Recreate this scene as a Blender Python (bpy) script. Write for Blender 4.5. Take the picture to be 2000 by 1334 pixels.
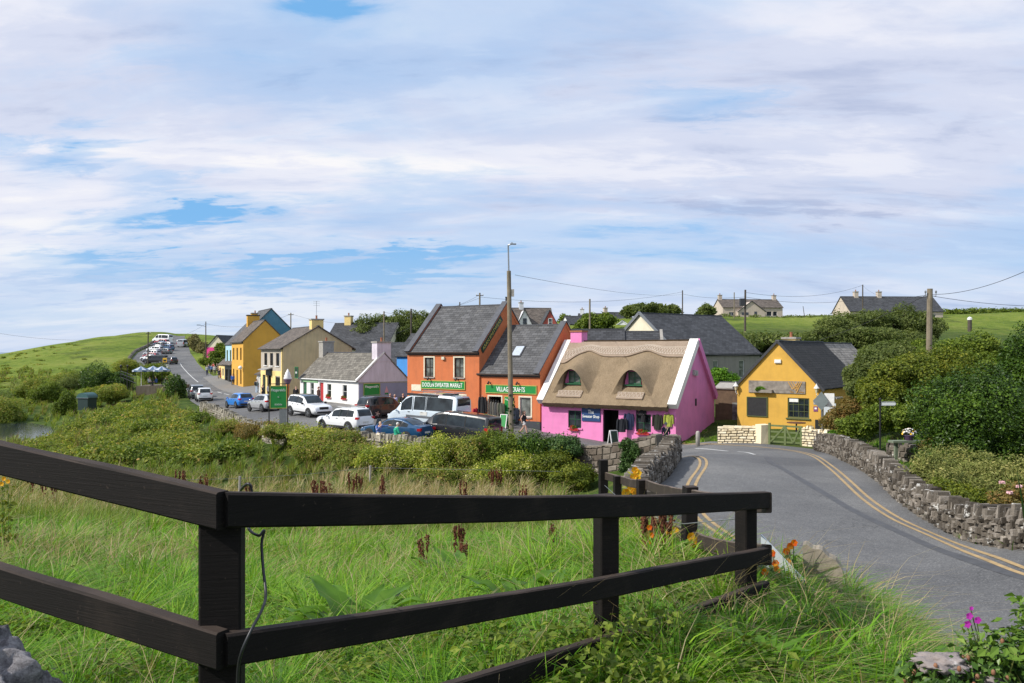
import bpy, math, random
import numpy as np
from mathutils import Vector, Matrix, noise as mnoise
for o in list(bpy.data.objects):
 bpy.data.objects.remove(o)
scene = bpy.context.scene
COL = scene.collection
rnd = random.Random(7)
NP = np.random.default_rng(7)
# ---------------------------------------------------------------- camera, world, sun, exposure
HY, FPX = 687.0, 1600.0            # horizon row and focal length measured on the 2000 px wide photograph
cam_d = bpy.data.cameras.new("camera")
cam = bpy.data.objects.new("camera", cam_d)
COL.objects.link(cam)
cam_d.sensor_width = 36.0
cam_d.lens = 36.0 * FPX / 2000.0
cam_d.shift_y = (HY - 667.0) / 2000.0
cam_d.clip_start, cam_d.clip_end = 0.05, 20000
cam.location = (0, 0, 0)           # heights in this file are measured from the eye
cam.rotation_euler = (math.radians(90), 0, 0)
scene.camera = cam
SUN_EL = math.radians(41)
SUN_AZ = math.atan2(-0.93, -0.36)  # clockwise from +Y, the sun is to the left and a little behind
SUN_DIR = Vector((math.sin(SUN_AZ) * math.cos(SUN_EL), math.cos(SUN_AZ) * math.cos(SUN_EL), math.sin(SUN_EL)))
sun_d = bpy.data.lights.new("sun", 'SUN')
sun_d.energy = 4.8
sun_d.angle = math.radians(0.5)
sun_d.color = (1.0, 0.95, 0.87)
sun = bpy.data.objects.new("sun", sun_d)
COL.objects.link(sun)
sun.rotation_euler = SUN_DIR.to_track_quat('Z', 'Y').to_euler()
scene.view_settings.view_transform = 'Standard'
scene.view_settings.look = 'None'
scene.view_settings.exposure = 0.0
scene.view_settings.gamma = 1.0
scene.render.film_transparent = False
class NT:
 """small helper around a node tree"""
 def __init__(self, tree):
  self.t = tree
  self.n = tree.nodes
 def new(self, typ, **kw):
  nd = self.n.new(typ)
  for k, v in kw.items():
   setattr(nd, k, v)
  return nd
 def link(self, a, b):
  self.t.links.new(a, b)
 def math(self, op, a, b=None, c=None, clamp=False):
  nd = self.new('ShaderNodeMath', operation=op, use_clamp=clamp)
  for i, x in enumerate((a, b, c)):
   if x is None:
    continue
   if hasattr(x, 'is_linked') or hasattr(x, 'links'):
    self.link(x, nd.inputs[i])
   else:
    nd.inputs[i].default_value = x
  return nd.outputs[0]
 def ramp(self, fac, stops, interp='LINEAR'):
  nd = self.new('ShaderNodeValToRGB')
  cr = nd.color_ramp
  cr.interpolation = interp
  while len(cr.elements) < len(stops):
   cr.elements.new(0.5)
  for e, (p, c) in zip(cr.elements, stops):
   e.position = p
   e.color = (*c, 1) if len(c) == 3 else c
  self.link(fac, nd.inputs[0])
  return nd.outputs[0]
 def mix(self, fac, a, b, blend='MIX'):
  nd = self.new('ShaderNodeMix', data_type='RGBA', blend_type=blend)
  for sock, x in ((nd.inputs[0], fac), (nd.inputs[6], a), (nd.inputs[7], b)):
   if hasattr(x, 'links'):
    self.link(x, sock)
   elif isinstance(x, (int, float)):
    sock.default_value = x
   else:
    sock.default_value = (*x, 1) if len(x) == 3 else x
  return nd.outputs[2]
 def noise(self, vec, scale, detail=4, rough=0.55, dist=0.0, dim='3D'):
  nd = self.new('ShaderNodeTexNoise', noise_dimensions=dim)
  nd.inputs['Scale'].default_value = scale
  nd.inputs['Detail'].default_value = detail
  nd.inputs['Roughness'].default_value = rough
  nd.inputs['Distortion'].default_value = dist
  if vec is not None:
   self.link(vec, nd.inputs['Vector'])
  return nd.outputs['Fac']
 def mapping(self, vec, scale=(1, 1, 1), loc=(0, 0, 0), rot=(0, 0, 0)):
  nd = self.new('ShaderNodeMapping')
  nd.inputs['Scale'].default_value = scale
  nd.inputs['Location'].default_value = loc
  nd.inputs['Rotation'].default_value = rot
  self.link(vec, nd.inputs['Vector'])
  return nd.outputs[0]
def make_world():
 w = bpy.data.worlds.new("World")
 scene.world = w
 w.use_nodes = True
 g = NT(w.node_tree)
 g.n.clear()
 out = g.new('ShaderNodeOutputWorld')
 bg = g.new('ShaderNodeBackground')
 bg.inputs['Strength'].default_value = 0.1
 sky = g.new('ShaderNodeTexSky', sky_type='NISHITA')
 sky.sun_disc = False
 sky.sun_elevation = SUN_EL
 sky.sun_rotation = SUN_AZ
 sky.altitude = 20
 sky.air_density = 1.0
 sky.dust_density = 0.6
 sky.ozone_density = 1.6
 tc = g.new('ShaderNodeTexCoord')
 sep = g.new('ShaderNodeSeparateXYZ')
 g.link(tc.outputs['Generated'], sep.inputs[0])
 X, Y, Z = sep.outputs
 zc = g.math('MAXIMUM', Z, 0.0)
 den = g.math('ADD', zc, 0.17)
 px = g.math('DIVIDE', X, den)
 py = g.math('DIVIDE', Y, den)
 comb = g.new('ShaderNodeCombineXYZ')
 g.link(px, comb.inputs[0]); g.link(py, comb.inputs[1])
 p = comb.outputs[0]
 # swept sheets of high cloud
 pa = g.mapping(p, scale=(0.42, 0.62, 1), rot=(0, 0, math.radians(-14)), loc=(3.1, 1.7, 0))
 n1 = g.noise(pa, 1.25, 8, 0.52, 0.55)
 pb = g.mapping(p, scale=(0.6, 1.45, 1), rot=(0, 0, math.radians(-24)), loc=(0.6, 5.0, 0))
 n2 = g.noise(pb, 2.2, 6, 0.6, 0.5)
 pc = g.mapping(p, scale=(1.0, 2.1, 1), rot=(0, 0, math.radians(8)), loc=(7.7, 2.0, 0))
 n3 = g.noise(pc, 4.2, 6, 0.62, 0.3)
 cov = g.math('ADD', g.math('MULTIPLY', n1, 0.66), g.math('ADD', g.math('MULTIPLY', n2, 0.22), g.math('MULTIPLY', n3, 0.12)))
 # openings where the blue shows
 def hole(cx, cy, sx, sy, amt, k=1.0):
  az = (cx - 1000) / FPX
  el = (HY - cy) / FPX
  tx = g.math('DIVIDE', X, Y)
  ty = g.math('DIVIDE', Z, Y)
  dx = g.math('ADD', g.math('DIVIDE', g.math('SUBTRACT', tx, az), sx / FPX), wx)
  dy = g.math('ADD', g.math('DIVIDE', g.math('SUBTRACT', ty, el), sy / FPX), wy)
  r2 = g.math('ADD', g.math('MULTIPLY', dx, dx), g.math('MULTIPLY', dy, dy))
  e = g.math('POWER', 2.718, g.math('MULTIPLY', r2, -1.0))
  front = g.math('GREATER_THAN', Y, 0.05)
  return g.math('MULTIPLY', g.math('MULTIPLY', e, front), amt * k)
 wx = g.math('MULTIPLY', g.math('SUBTRACT', n2, 0.5), 4.5)
 wy = g.math('ADD', g.math('MULTIPLY', g.math('SUBTRACT', n3, 0.5), 5.5), g.math('MULTIPLY', g.math('SUBTRACT', n1, 0.5), 3.0))
 total = None
 for h in ((80, 290, 130, 36, .17), (330, 425, 230, 28, .17), (560, 535, 330, 30, .20), (180, 500, 120, 26, .16), (620, 20, 90, 24, .10),
              (1420, 205, 130, 30, .12), (800, 500, 120, 24, .12), (1250, 455, 160, 20, .06), (300, 350, 120, 26, .12),
              (1150, 320, 420, 40, -.08), (600, 250, 400, 60, -.08), (200, 90, 260, 50, -.10), (1700, 60, 400, 80, -.06),
              (200, 620, 420, 46, -.02)):
  v = hole(*h, 2.0 if h[4] > 0 else 1.0)
  total = v if total is None else g.math('ADD', total, v)
 cov = g.math('ADD', g.math('MULTIPLY', g.math('SUBTRACT', cov, .5), 1.75), .52)
 cov = g.math('SUBTRACT', cov, total)
 mask = g.ramp(cov, [(0.20, (0, 0, 0)), (0.40, (.55, .55, .55)), (0.62, (1, 1, 1))], 'EASE')
 # light and grey parts of the cloud sheet
 pd = g.mapping(p, scale=(0.36, 0.80, 1), rot=(0, 0, math.radians(-10)), loc=(1.2, 9.4, 0))
 n4 = g.noise(pd, 1.9, 7, 0.55, 0.7)
 shade = g.math('ADD', g.math('MULTIPLY', n4, 0.58), g.math('ADD', g.math('MULTIPLY', n2, 0.22), g.math('MULTIPLY', n3, 0.20)))
 shade = g.math('ADD', g.math('MULTIPLY', g.math('SUBTRACT', shade, .5), 2.1), .49)
 extra = None
 for h in ((1650, 385, 420, 34, .16), (1420, 290, 200, 26, .12), (1750, 180, 350, 70, .06), (250, 575, 260, 24, .10), (1100, 90, 600, 60, .03),
              (150, 600, 420, 70, -.14), (560, 590, 500, 50, -.08), (1250, 250, 300, 40, -.05), (900, 200, 300, 50, -.06), (600, 330, 340, 40, -.08), (1900, 470, 240, 30, .06)):
  v = hole(*h)
  extra = v if extra is None else g.math('ADD', extra, v)
 shade = g.math('ADD', shade, extra)
 ccol = g.ramp(shade, [(0.28, (9.6, 9.5, 9.7)), (0.44, (8.3, 8.5, 9.5)), (0.60, (6.8, 7.3, 8.9)), (0.82, (4.8, 5.5, 7.5))], 'EASE')
 skyc = g.mix(0.8, sky.outputs[0], (2.1, 5.3, 9.6))
 # pale band along the horizon
 hz = g.ramp(Z, [(0.0, (1, 1, 1)), (0.05, (.72, .72, .72)), (0.16, (0, 0, 0))], 'EASE')
 skyb = g.mix(g.math('MULTIPLY', hz, 0.55), skyc, (5.8, 7.0, 8.7))
 mfar = g.math('MULTIPLY', mask, g.math('SUBTRACT', 1.0, g.math('MULTIPLY', hz, 0.40)))
 fin = g.mix(mfar, skyb, ccol)
 g.link(fin, bg.inputs['Color'])
 g.link(bg.outputs[0], out.inputs[0])
make_world()
# ---------------------------------------------------------------- materials
MATS = {}
def new_mat(name):
 m = bpy.data.materials.new(name)
 m.use_nodes = True
 g = NT(m.node_tree)
 b = g.n['Principled BSDF']
 MATS[name] = m
 return m, g, b
def bump(g, b, h, strength=0.3, dist=0.02):
 bp = g.new('ShaderNodeBump')
 bp.inputs['Strength'].default_value = strength
 bp.inputs['Distance'].default_value = dist
 g.link(h, bp.inputs['Height'])
 g.link(bp.outputs[0], b.inputs['Normal'])
def sc(c, k):
 return tuple(min(1.0, max(0.0, x * k)) for x in c)
def simple(name, col, rough=0.6, metal=0.0, var=0.12, nscale=6.0, bmp=0.0, coat=0.0, spec=0.5):
 if name in MATS:
  return MATS[name]
 m, g, b = new_mat(name)
 tc = g.new('ShaderNodeTexCoord')
 n = g.noise(tc.outputs['Object'], nscale, 5, 0.6)
 c = g.ramp(n, [(0.3, sc(col, 1 - var)), (0.7, sc(col, 1 + var))])
 g.link(c, b.inputs['Base Color'])
 b.inputs['Roughness'].default_value = rough
 b.inputs['Metallic'].default_value = metal
 b.inputs['Specular IOR Level'].default_value = spec
 if coat:
  b.inputs['Coat Weight'].default_value = coat
  b.inputs['Coat Roughness'].default_value = 0.06
 if bmp:
  bump(g, b, n, bmp, 0.02)
 return m
def plaster(name, col, stain=0.22, dirt=(0.28, 0.24, 0.2), rough=0.88):
 if name in MATS:
  return MATS[name]
 m, g, b = new_mat(name)
 tc = g.new('ShaderNodeTexCoord')
 o = tc.outputs['Object']
 n = g.noise(o, 0.9, 6, 0.6)
 c = g.ramp(n, [(0.3, sc(col, 0.86)), (0.5, col), (0.75, sc(col, 1.08))])
 st = g.noise(g.mapping(o, scale=(2.2, 2.2, 0.28)), 1.6, 6, 0.7)
 sm = g.ramp(st, [(0.46, (0, 0, 0)), (0.70, (1, 1, 1))])
 c2 = g.mix(g.math('MULTIPLY', sm, stain), c, dirt)
 sp = g.noise(o, 9, 4, 0.7)
 c3 = g.mix(g.math('MULTIPLY', g.ramp(sp, [(0.62, (0, 0, 0)), (0.8, (1, 1, 1))]), stain), c2, sc(col, 0.6))
 g.link(c3, b.inputs['Base Color'])
 b.inputs['Roughness'].default_value = rough
 fine = g.noise(o, 26, 5, 0.7)
 h = g.math('ADD', g.math('MULTIPLY', n, 0.7), g.math('MULTIPLY', fine, 0.5))
 bump(g, b, h, 0.55, 0.03)
 return m
def slate(name, col, w=0.5, h=0.26, lichen=0.25, lcol=(0.42, 0.40, 0.34)):
 if name in MATS:
  return MATS[name]
 m, g, b = new_mat(name)
 tc = g.new('ShaderNodeTexCoord')
 br = g.new('ShaderNodeTexBrick')
 br.offset = 0.5
 br.inputs['Scale'].default_value = 1.0
 br.inputs['Brick Width'].default_value = w
 br.inputs['Row Height'].default_value = h
 br.inputs['Mortar Size'].default_value = 0.014
 br.inputs['Mortar Smooth'].default_value = 0.3
 br.inputs['Bias'].default_value = 0.0
 br.inputs['Color1'].default_value = (*sc(col, 0.72), 1)
 br.inputs['Color2'].default_value = (*sc(col, 1.28), 1)
 br.inputs['Mortar'].default_value = (*sc(col, 0.35), 1)
 uv = tc.outputs['UV']
 dn = g.new('ShaderNodeVectorMath', operation='ADD')
 nz = g.new('ShaderNodeTexNoise'); nz.inputs['Scale'].default_value = 3.0
 g.link(uv, nz.inputs['Vector'])
 sub = g.new('ShaderNodeVectorMath', operation='SCALE'); sub.inputs['Scale'].default_value = 0.03
 g.link(nz.outputs['Color'], sub.inputs[0])
 g.link(uv, dn.inputs[0]); g.link(sub.outputs[0], dn.inputs[1])
 g.link(dn.outputs[0], br.inputs['Vector'])
 big = g.noise(tc.outputs['Object'], 0.7, 5, 0.6)
 c = g.mix(0.6, br.outputs['Color'], g.ramp(big, [(0.3, (.55, .55, .55)), (0.7, (1.2, 1.2, 1.2))]), 'MULTIPLY')
 ln = g.noise(tc.outputs['Object'], 3.4, 7, 0.72)
 lm = g.ramp(ln, [(0.56, (0, 0, 0)), (0.70, (1, 1, 1))])
 c2 = g.mix(g.math('MULTIPLY', lm, lichen), c, lcol)
 g.link(c2, b.inputs['Base Color'])
 b.inputs['Roughness'].default_value = 0.78
 b.inputs['Specular IOR Level'].default_value = 0.3
 # each row tilts: saw-tooth along the slope plus joints
 sepu = g.new('ShaderNodeSeparateXYZ'); g.link(dn.outputs[0], sepu.inputs[0])
 saw = g.math('SUBTRACT', 1.0, g.math('FRACT', g.math('DIVIDE', sepu.outputs[1], h)))
 hh = g.math('ADD', g.math('MULTIPLY', saw, 0.8), g.math('MULTIPLY', br.outputs['Fac'], -0.6))
 bump(g, b, g.math('ADD', hh, g.math('MULTIPLY', ln, 0.5)), 0.8, 0.03)
 return m
def islands(name, stops, rough=0.85, nscale=7.0, spot=None, bmp=0.5, spec=0.3, trans=None, dist=0.03):
 """colour picked per stone or leaf, with its own mottling"""
 if name in MATS:
  return MATS[name]
 m, g, b = new_mat(name)
 geo = g.new('ShaderNodeNewGeometry')
 tc = g.new('ShaderNodeTexCoord')
 c = g.ramp(geo.outputs['Random Per Island'], stops)
 n = g.noise(tc.outputs['Object'], nscale, 6, 0.65)
 c = g.mix(0.7, c, g.ramp(n, [(0.25, (.55, .55, .55)), (0.75, (1.3, 1.3, 1.3))]), 'MULTIPLY')
 if spot:
  sn = g.noise(tc.outputs['Object'], spot[1], 5, 0.7)
  c = g.mix(g.ramp(sn, [(spot[2], (0, 0, 0)), (spot[2] + 0.07, (1, 1, 1))]), c, spot[0])
 g.link(c, b.inputs['Base Color'])
 b.inputs['Roughness'].default_value = rough
 b.inputs['Specular IOR Level'].default_value = spec
 if bmp:
  bump(g, b, n, bmp, dist)
 return m
def leafmat(name, stops, rough=0.5, transl=0.3):
 """leaf colour chosen per leaf through the stored leaf_shade value; thin leaves let light through"""
 if name in MATS:
  return MATS[name]
 m, g, b = new_mat(name)
 at = g.new('ShaderNodeAttribute', attribute_name='leaf_shade')
 c = g.ramp(at.outputs['Fac'], stops)
 g.link(c, b.inputs['Base Color'])
 b.inputs['Roughness'].default_value = rough
 b.inputs['Specular IOR Level'].default_value = 0.25
 tr = g.new('ShaderNodeBsdfTranslucent')
 g.link(g.mix(1.0, c, (1.25, 1.3, 0.7), 'MULTIPLY'), tr.inputs['Color'])
 mx = g.new('ShaderNodeMixShader')
 mx.inputs[0].default_value = transl
 g.link(b.outputs[0], mx.inputs[1]); g.link(tr.outputs[0], mx.inputs[2])
 g.link(mx.outputs[0], g.n['Material Output'].inputs[0])
 return m
def glassy(name, col=(0.015, 0.02, 0.025), rough=0.06):
 if name in MATS:
  return MATS[name]
 m, g, b = new_mat(name)
 tc = g.new('ShaderNodeTexCoord')
 n = g.noise(tc.outputs['Object'], 1.7, 3, 0.5)
 g.link(g.ramp(n, [(0.35, sc(col, 0.5)), (0.65, sc(col, 1.8))]), b.inputs['Base Color'])
 b.inputs['Roughness'].default_value = rough
 b.inputs['Specular IOR Level'].default_value = 0.42 if name == 'car_glass' else 0.8
 bump(g, b, n, 0.08, 0.02)
 return m
def carpaint(name, col, metal=0.0, rough=0.32):
 return simple(name, col, rough, metal, 0.03, 2.0, 0.0, 1.0)
# ---------------------------------------------------------------- mesh building
class MB:
 def __init__(self):
  self.v, self.f, self.m = [], [], []
 def add(self, vs, fs, mi=0):
  o = len(self.v)
  self.v += [tuple(p) for p in vs]
  for f in fs:
   self.f.append(tuple(i + o for i in f)); self.m.append(mi)
 def quad(self, a, b, c, d, mi=0):
  self.add((a, b, c, d), ((0, 1, 2, 3),), mi)
 def poly(self, pts, mi=0):
  self.add(pts, (tuple(range(len(pts))),), mi)
 def box(self, lo, hi, mi=0):
  x0, y0, z0 = lo; x1, y1, z1 = hi
  vs = [(x0, y0, z0), (x1, y0, z0), (x1, y1, z0), (x0, y1, z0), (x0, y0, z1), (x1, y0, z1), (x1, y1, z1), (x0, y1, z1)]
  self.add(vs, BOXF, mi)
 def cbox(self, c, s, rz=0.0, mi=0, jit=0.0, taper=1.0):
  hx, hy, hz = s[0] / 2, s[1] / 2, s[2] / 2
  cr, sr = math.cos(rz), math.sin(rz)
  vs = []
  for sx, sy, sz in BOXC:
   k = taper if sz > 0 else 1.0
   x, y, z = sx * hx * k, sy * hy * k, sz * hz
   if jit:
    x += rnd.uniform(-jit, jit); y += rnd.uniform(-jit, jit); z += rnd.uniform(-jit, jit)
   vs.append((c[0] + x * cr - y * sr, c[1] + x * sr + y * cr, c[2] + z))
  self.add(vs, BOXF, mi)
 def bar(self, p0, p1, w, h, up=(0, 0, 1), mi=0):
  """square bar from p0 to p1, w across, h along up"""
  p0, p1 = Vector(p0), Vector(p1)
  d = (p1 - p0).normalized()
  u = Vector(up)
  s = d.cross(u)
  if s.length < 1e-4:
   s = d.cross(Vector((1, 0, 0)))
  s.normalize()
  u = s.cross(d).normalized()
  vs = []
  for p in (p0, p1):
   for a, c in ((-1, -1), (1, -1), (1, 1), (-1, 1)):
    vs.append(p + s * (a * w / 2) + u * (c * h / 2))
  self.add(vs, ((3, 2, 1, 0), (4, 5, 6, 7), (0, 1, 5, 4), (1, 2, 6, 5), (2, 3, 7, 6), (3, 0, 4, 7)), mi)
 def tube(self, pts, rad, n=8, mi=0, cap=True, squash=None):
  pts = [Vector(p) for p in pts]
  if isinstance(rad, (int, float)):
   rad = [rad] * len(pts)
  vs, fs = [], []
  prev = None
  for i, p in enumerate(pts):
   d = (pts[min(i + 1, len(pts) - 1)] - pts[max(i - 1, 0)])
   if d.length < 1e-9:
    d = Vector((0, 0, 1))
   d.normalize()
   if prev is None:
    a = d.cross(Vector((0, 0, 1)) if abs(d.z) < 0.9 else Vector((0, 1, 0))).normalized()
   else:
    a = (prev - d * prev.dot(d)).normalized()
   prev = a
   b = d.cross(a)
   for k in range(n):
    t = 2 * math.pi * k / n
    vs.append(p + (a * math.cos(t) + b * math.sin(t)) * rad[i])
  for i in range(len(pts) - 1):
   for k in range(n):
    fs.append((i * n + k, i * n + (k + 1) % n, (i + 1) * n + (k + 1) % n, (i + 1) * n + k))
  if cap:
   fs.append(tuple(range(n - 1, -1, -1)))
   fs.append(tuple((len(pts) - 1) * n + k for k in range(n)))
  self.add(vs, fs, mi)
 def lathe(self, c, prof, n=16, mi=0, axis='z'):
  """prof: (radius, height) pairs"""
  vs, fs = [], []
  for r, h in prof:
   for k in range(n):
    t = 2 * math.pi * k / n
    q = (r * math.cos(t), r * math.sin(t), h)
    if axis == 'y':
     q = (q[0], q[2], q[1])
    elif axis == 'x':
     q = (q[2], q[0], q[1])
    vs.append((c[0] + q[0], c[1] + q[1], c[2] + q[2]))
  m = len(prof)
  for i in range(m - 1):
   for k in range(n):
    fs.append((i * n + k, i * n + (k + 1) % n, (i + 1) * n + (k + 1) % n, (i + 1) * n + k))
  fs.append(tuple(range(n - 1, -1, -1)))
  fs.append(tuple((m - 1) * n + k for k in range(n)))
  self.add(vs, fs, mi)
 def ell(self, c, r, n=12, m=8, mi=0):
  vs, fs = [], []
  for i in range(m + 1):
   ph = math.pi * i / m
   for k in range(n):
    t = 2 * math.pi * k / n
    vs.append((c[0] + r[0] * math.sin(ph) * math.cos(t), c[1] + r[1] * math.sin(ph) * math.sin(t), c[2] - r[2] * math.cos(ph)))
  for i in range(m):
   for k in range(n):
    fs.append((i * n + k, i * n + (k + 1) % n, (i + 1) * n + (k + 1) % n, (i + 1) * n + k))
  self.add(vs, fs, mi)
 def prism(self, pts, off, mi=0):
  """closed polygon pts swept by the vector off"""
  n = len(pts)
  a = [Vector(p) for p in pts]
  b = [p + Vector(off) for p in a]
  fs = [tuple(range(n - 1, -1, -1)), tuple(range(n, 2 * n))]
  for i in range(n):
   j = (i + 1) % n
   fs.append((i, j, n + j, n + i))
  self.add(a + b, fs, mi)
 def grid(self, P, mi=0):
  """P[i][j] points"""
  r, c = len(P), len(P[0])
  vs = [p for row in P for p in row]
  fs = [(i * c + j, i * c + j + 1, (i + 1) * c + j + 1, (i + 1) * c + j) for i in range(r - 1) for j in range(c - 1)]
  self.add(vs, fs, mi)
 def build(self, name, mats, parent=None, smooth=False, loc=None, rz=0.0):
  return build_mesh(name, self.v, self.f, mats, parent, smooth, self.m, loc, rz)
BOXC = ((-1, -1, -1), (1, -1, -1), (1, 1, -1), (-1, 1, -1), (-1, -1, 1), (1, -1, 1), (1, 1, 1), (-1, 1, 1))
BOXF = ((3, 2, 1, 0), (4, 5, 6, 7), (0, 1, 5, 4), (1, 2, 6, 5), (2, 3, 7, 6), (3, 0, 4, 7))
def build_mesh(name, v, f, mats, parent=None, smooth=False, mi=None, loc=None, rz=0.0):
 me = bpy.data.meshes.new(name)
 me.from_pydata(v, [], f)
 if not isinstance(mats, (list, tuple)):
  mats = [mats]
 for m in mats:
  me.materials.append(m)
 if mi is not None and len(mats) > 1:
  me.polygons.foreach_set('material_index', np.array(mi, dtype=np.int32))
 if smooth:
  me.polygons.foreach_set('use_smooth', np.ones(len(f), dtype=bool))
 auto_uv(me)
 me.update()
 o = bpy.data.objects.new(name, me)
 COL.objects.link(o)
 if parent is not None:
  o.parent = parent
 if loc is not None:
  o.location = loc
 o.rotation_euler = (0, 0, rz)
 return o
def auto_uv(me):
 n = len(me.loops)
 if n == 0 or n > 400000:
  return
 uvl = me.uv_layers.new(name='UVMap')
 co = np.empty(len(me.vertices) * 3, np.float32); me.vertices.foreach_get('co', co); co = co.reshape(-1, 3)
 li = np.empty(n, np.int32); me.loops.foreach_get('vertex_index', li)
 ls = np.empty(len(me.polygons), np.int32); me.polygons.foreach_get('loop_total', ls)
 nr = np.empty(len(me.polygons) * 3, np.float32); me.polygons.foreach_get('normal', nr); nr = nr.reshape(-1, 3)
 N = np.repeat(nr, ls, axis=0)
 T = np.stack([-N[:, 1], N[:, 0], np.zeros(len(N))], 1)
 L = np.linalg.norm(T, axis=1)
 T[L < 1e-3] = (1, 0, 0)
 L[L < 1e-3] = 1
 T /= L[:, None]
 B = np.cross(N, T)
 P = co[li]
 uv = np.stack([(P * T).sum(1), (P * B).sum(1)], 1).astype(np.float32)
 uvl.data.foreach_set('uv', uv.ravel())
def np_mesh(name, V, F, mats, attr=None, smooth=False, parent=None, nside=4):
 """fast mesh from numpy arrays; F is (n, nside)"""
 me = bpy.data.meshes.new(name)
 V = np.ascontiguousarray(V, np.float32); F = np.ascontiguousarray(F, np.int32)
 me.vertices.add(len(V)); me.vertices.foreach_set('co', V.ravel())
 me.loops.add(F.size); me.loops.foreach_set('vertex_index', F.ravel())
 me.polygons.add(len(F))
 me.polygons.foreach_set('loop_start', np.arange(0, F.size, nside, dtype=np.int32))
 me.polygons.foreach_set('loop_total', np.full(len(F), nside, np.int32))
 me.polygons.foreach_set('use_smooth', np.full(len(F), smooth, dtype=bool))
 if attr:
  for k, a in attr.items():
   if a.ndim == 1:
    at = me.attributes.new(k, 'FLOAT', 'POINT'); at.data.foreach_set('value', a.astype(np.float32))
   else:
    at = me.attributes.new(k, 'FLOAT_COLOR', 'POINT'); at.data.foreach_set('color', a.astype(np.float32).ravel())
 me.update(calc_edges=True)
 if not isinstance(mats, (list, tuple)):
  mats = [mats]
 for m in mats:
  me.materials.append(m)
 o = bpy.data.objects.new(name, me)
 COL.objects.link(o)
 if parent is not None:
  o.parent = parent
 return o
def tag(o, label, cat, group=None, kind=None):
 if label: o['label'] = label
 if cat: o['category'] = cat
 if group: o['group'] = group
 if kind: o['kind'] = kind
 return o
def thing(name, label, cat, loc=(0, 0, 0), rz=0.0, group=None):
 o = bpy.data.objects.new(name, None)
 COL.objects.link(o)
 o.location = loc
 o.rotation_euler = (0, 0, rz)
 o.empty_display_size = 0.2
 return tag(o, label, cat, group)
KIDS = {}
def dup(root, loc, rz=0.0, label=None, scale=1.0):
 def cp(o, par):
  c = o.copy(); COL.objects.link(c)
  if par is not None:
   c.parent = par
  for ch in [x for x in ALLKIDS(o)]:
   cp(ch, c)
  return c
 r = cp(root, None)
 r.location = loc; r.rotation_euler = (0, 0, rz)
 r.scale = (scale,) * 3 if isinstance(scale, (int, float)) else scale
 if label: r['label'] = label
 return r
def ALLKIDS(o):
 return list(o.children)
def XY(px, d):
 return ((px - 1000.0) / FPX * d, d)
def P3(px, py, d):
 return ((px - 1000.0) / FPX * d, d, (HY - py) / FPX * d)
class Frame:
 """a plan frame: x along a front (left to right), y into the building, z up"""
 def __init__(self, loc, rz):
  self.loc, self.rz = Vector(loc), rz
  self.c, self.s = math.cos(rz), math.sin(rz)
 def w(self, x, y, z):
  return (self.loc.x + x * self.c - y * self.s, self.loc.y + x * self.s + y * self.c, self.loc.z + z)
TXT = {}
def text_mesh(name, body, width, height, mat, parent, loc, rot=(math.radians(90), 0, 0), depth=0.012, bold=0.0):
 cu = bpy.data.curves.new('t', 'FONT')
 cu.body = body
 cu.size = 1.0
 cu.align_x = 'CENTER'; cu.align_y = 'CENTER'
 cu.extrude = 0.02
 cu.offset = bold
 cu.resolution_u = 3
 to = bpy.data.objects.new('t', cu)
 COL.objects.link(to)
 dg = bpy.context.evaluated_depsgraph_get()
 dg.update()
 me = bpy.data.meshes.new_from_object(to.evaluated_get(dg))
 bpy.data.objects.remove(to)
 co = np.empty(len(me.vertices) * 3, np.float32); me.vertices.foreach_get('co', co); co = co.reshape(-1, 3)
 mn, mx = co.min(0), co.max(0)
 co = (co - (mn + mx) / 2)
 co[:, 0] *= width / (mx[0] - mn[0]); co[:, 1] *= height / (mx[1] - mn[1]); co[:, 2] *= depth / 0.04
 me.vertices.foreach_set('co', co.ravel())
 me.materials.clear(); me.materials.append(mat)
 me.update()
 o = bpy.data.objects.new(name, me)
 COL.objects.link(o)
 o.parent = parent
 o.location = loc
 o.rotation_euler = rot
 return o
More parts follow.
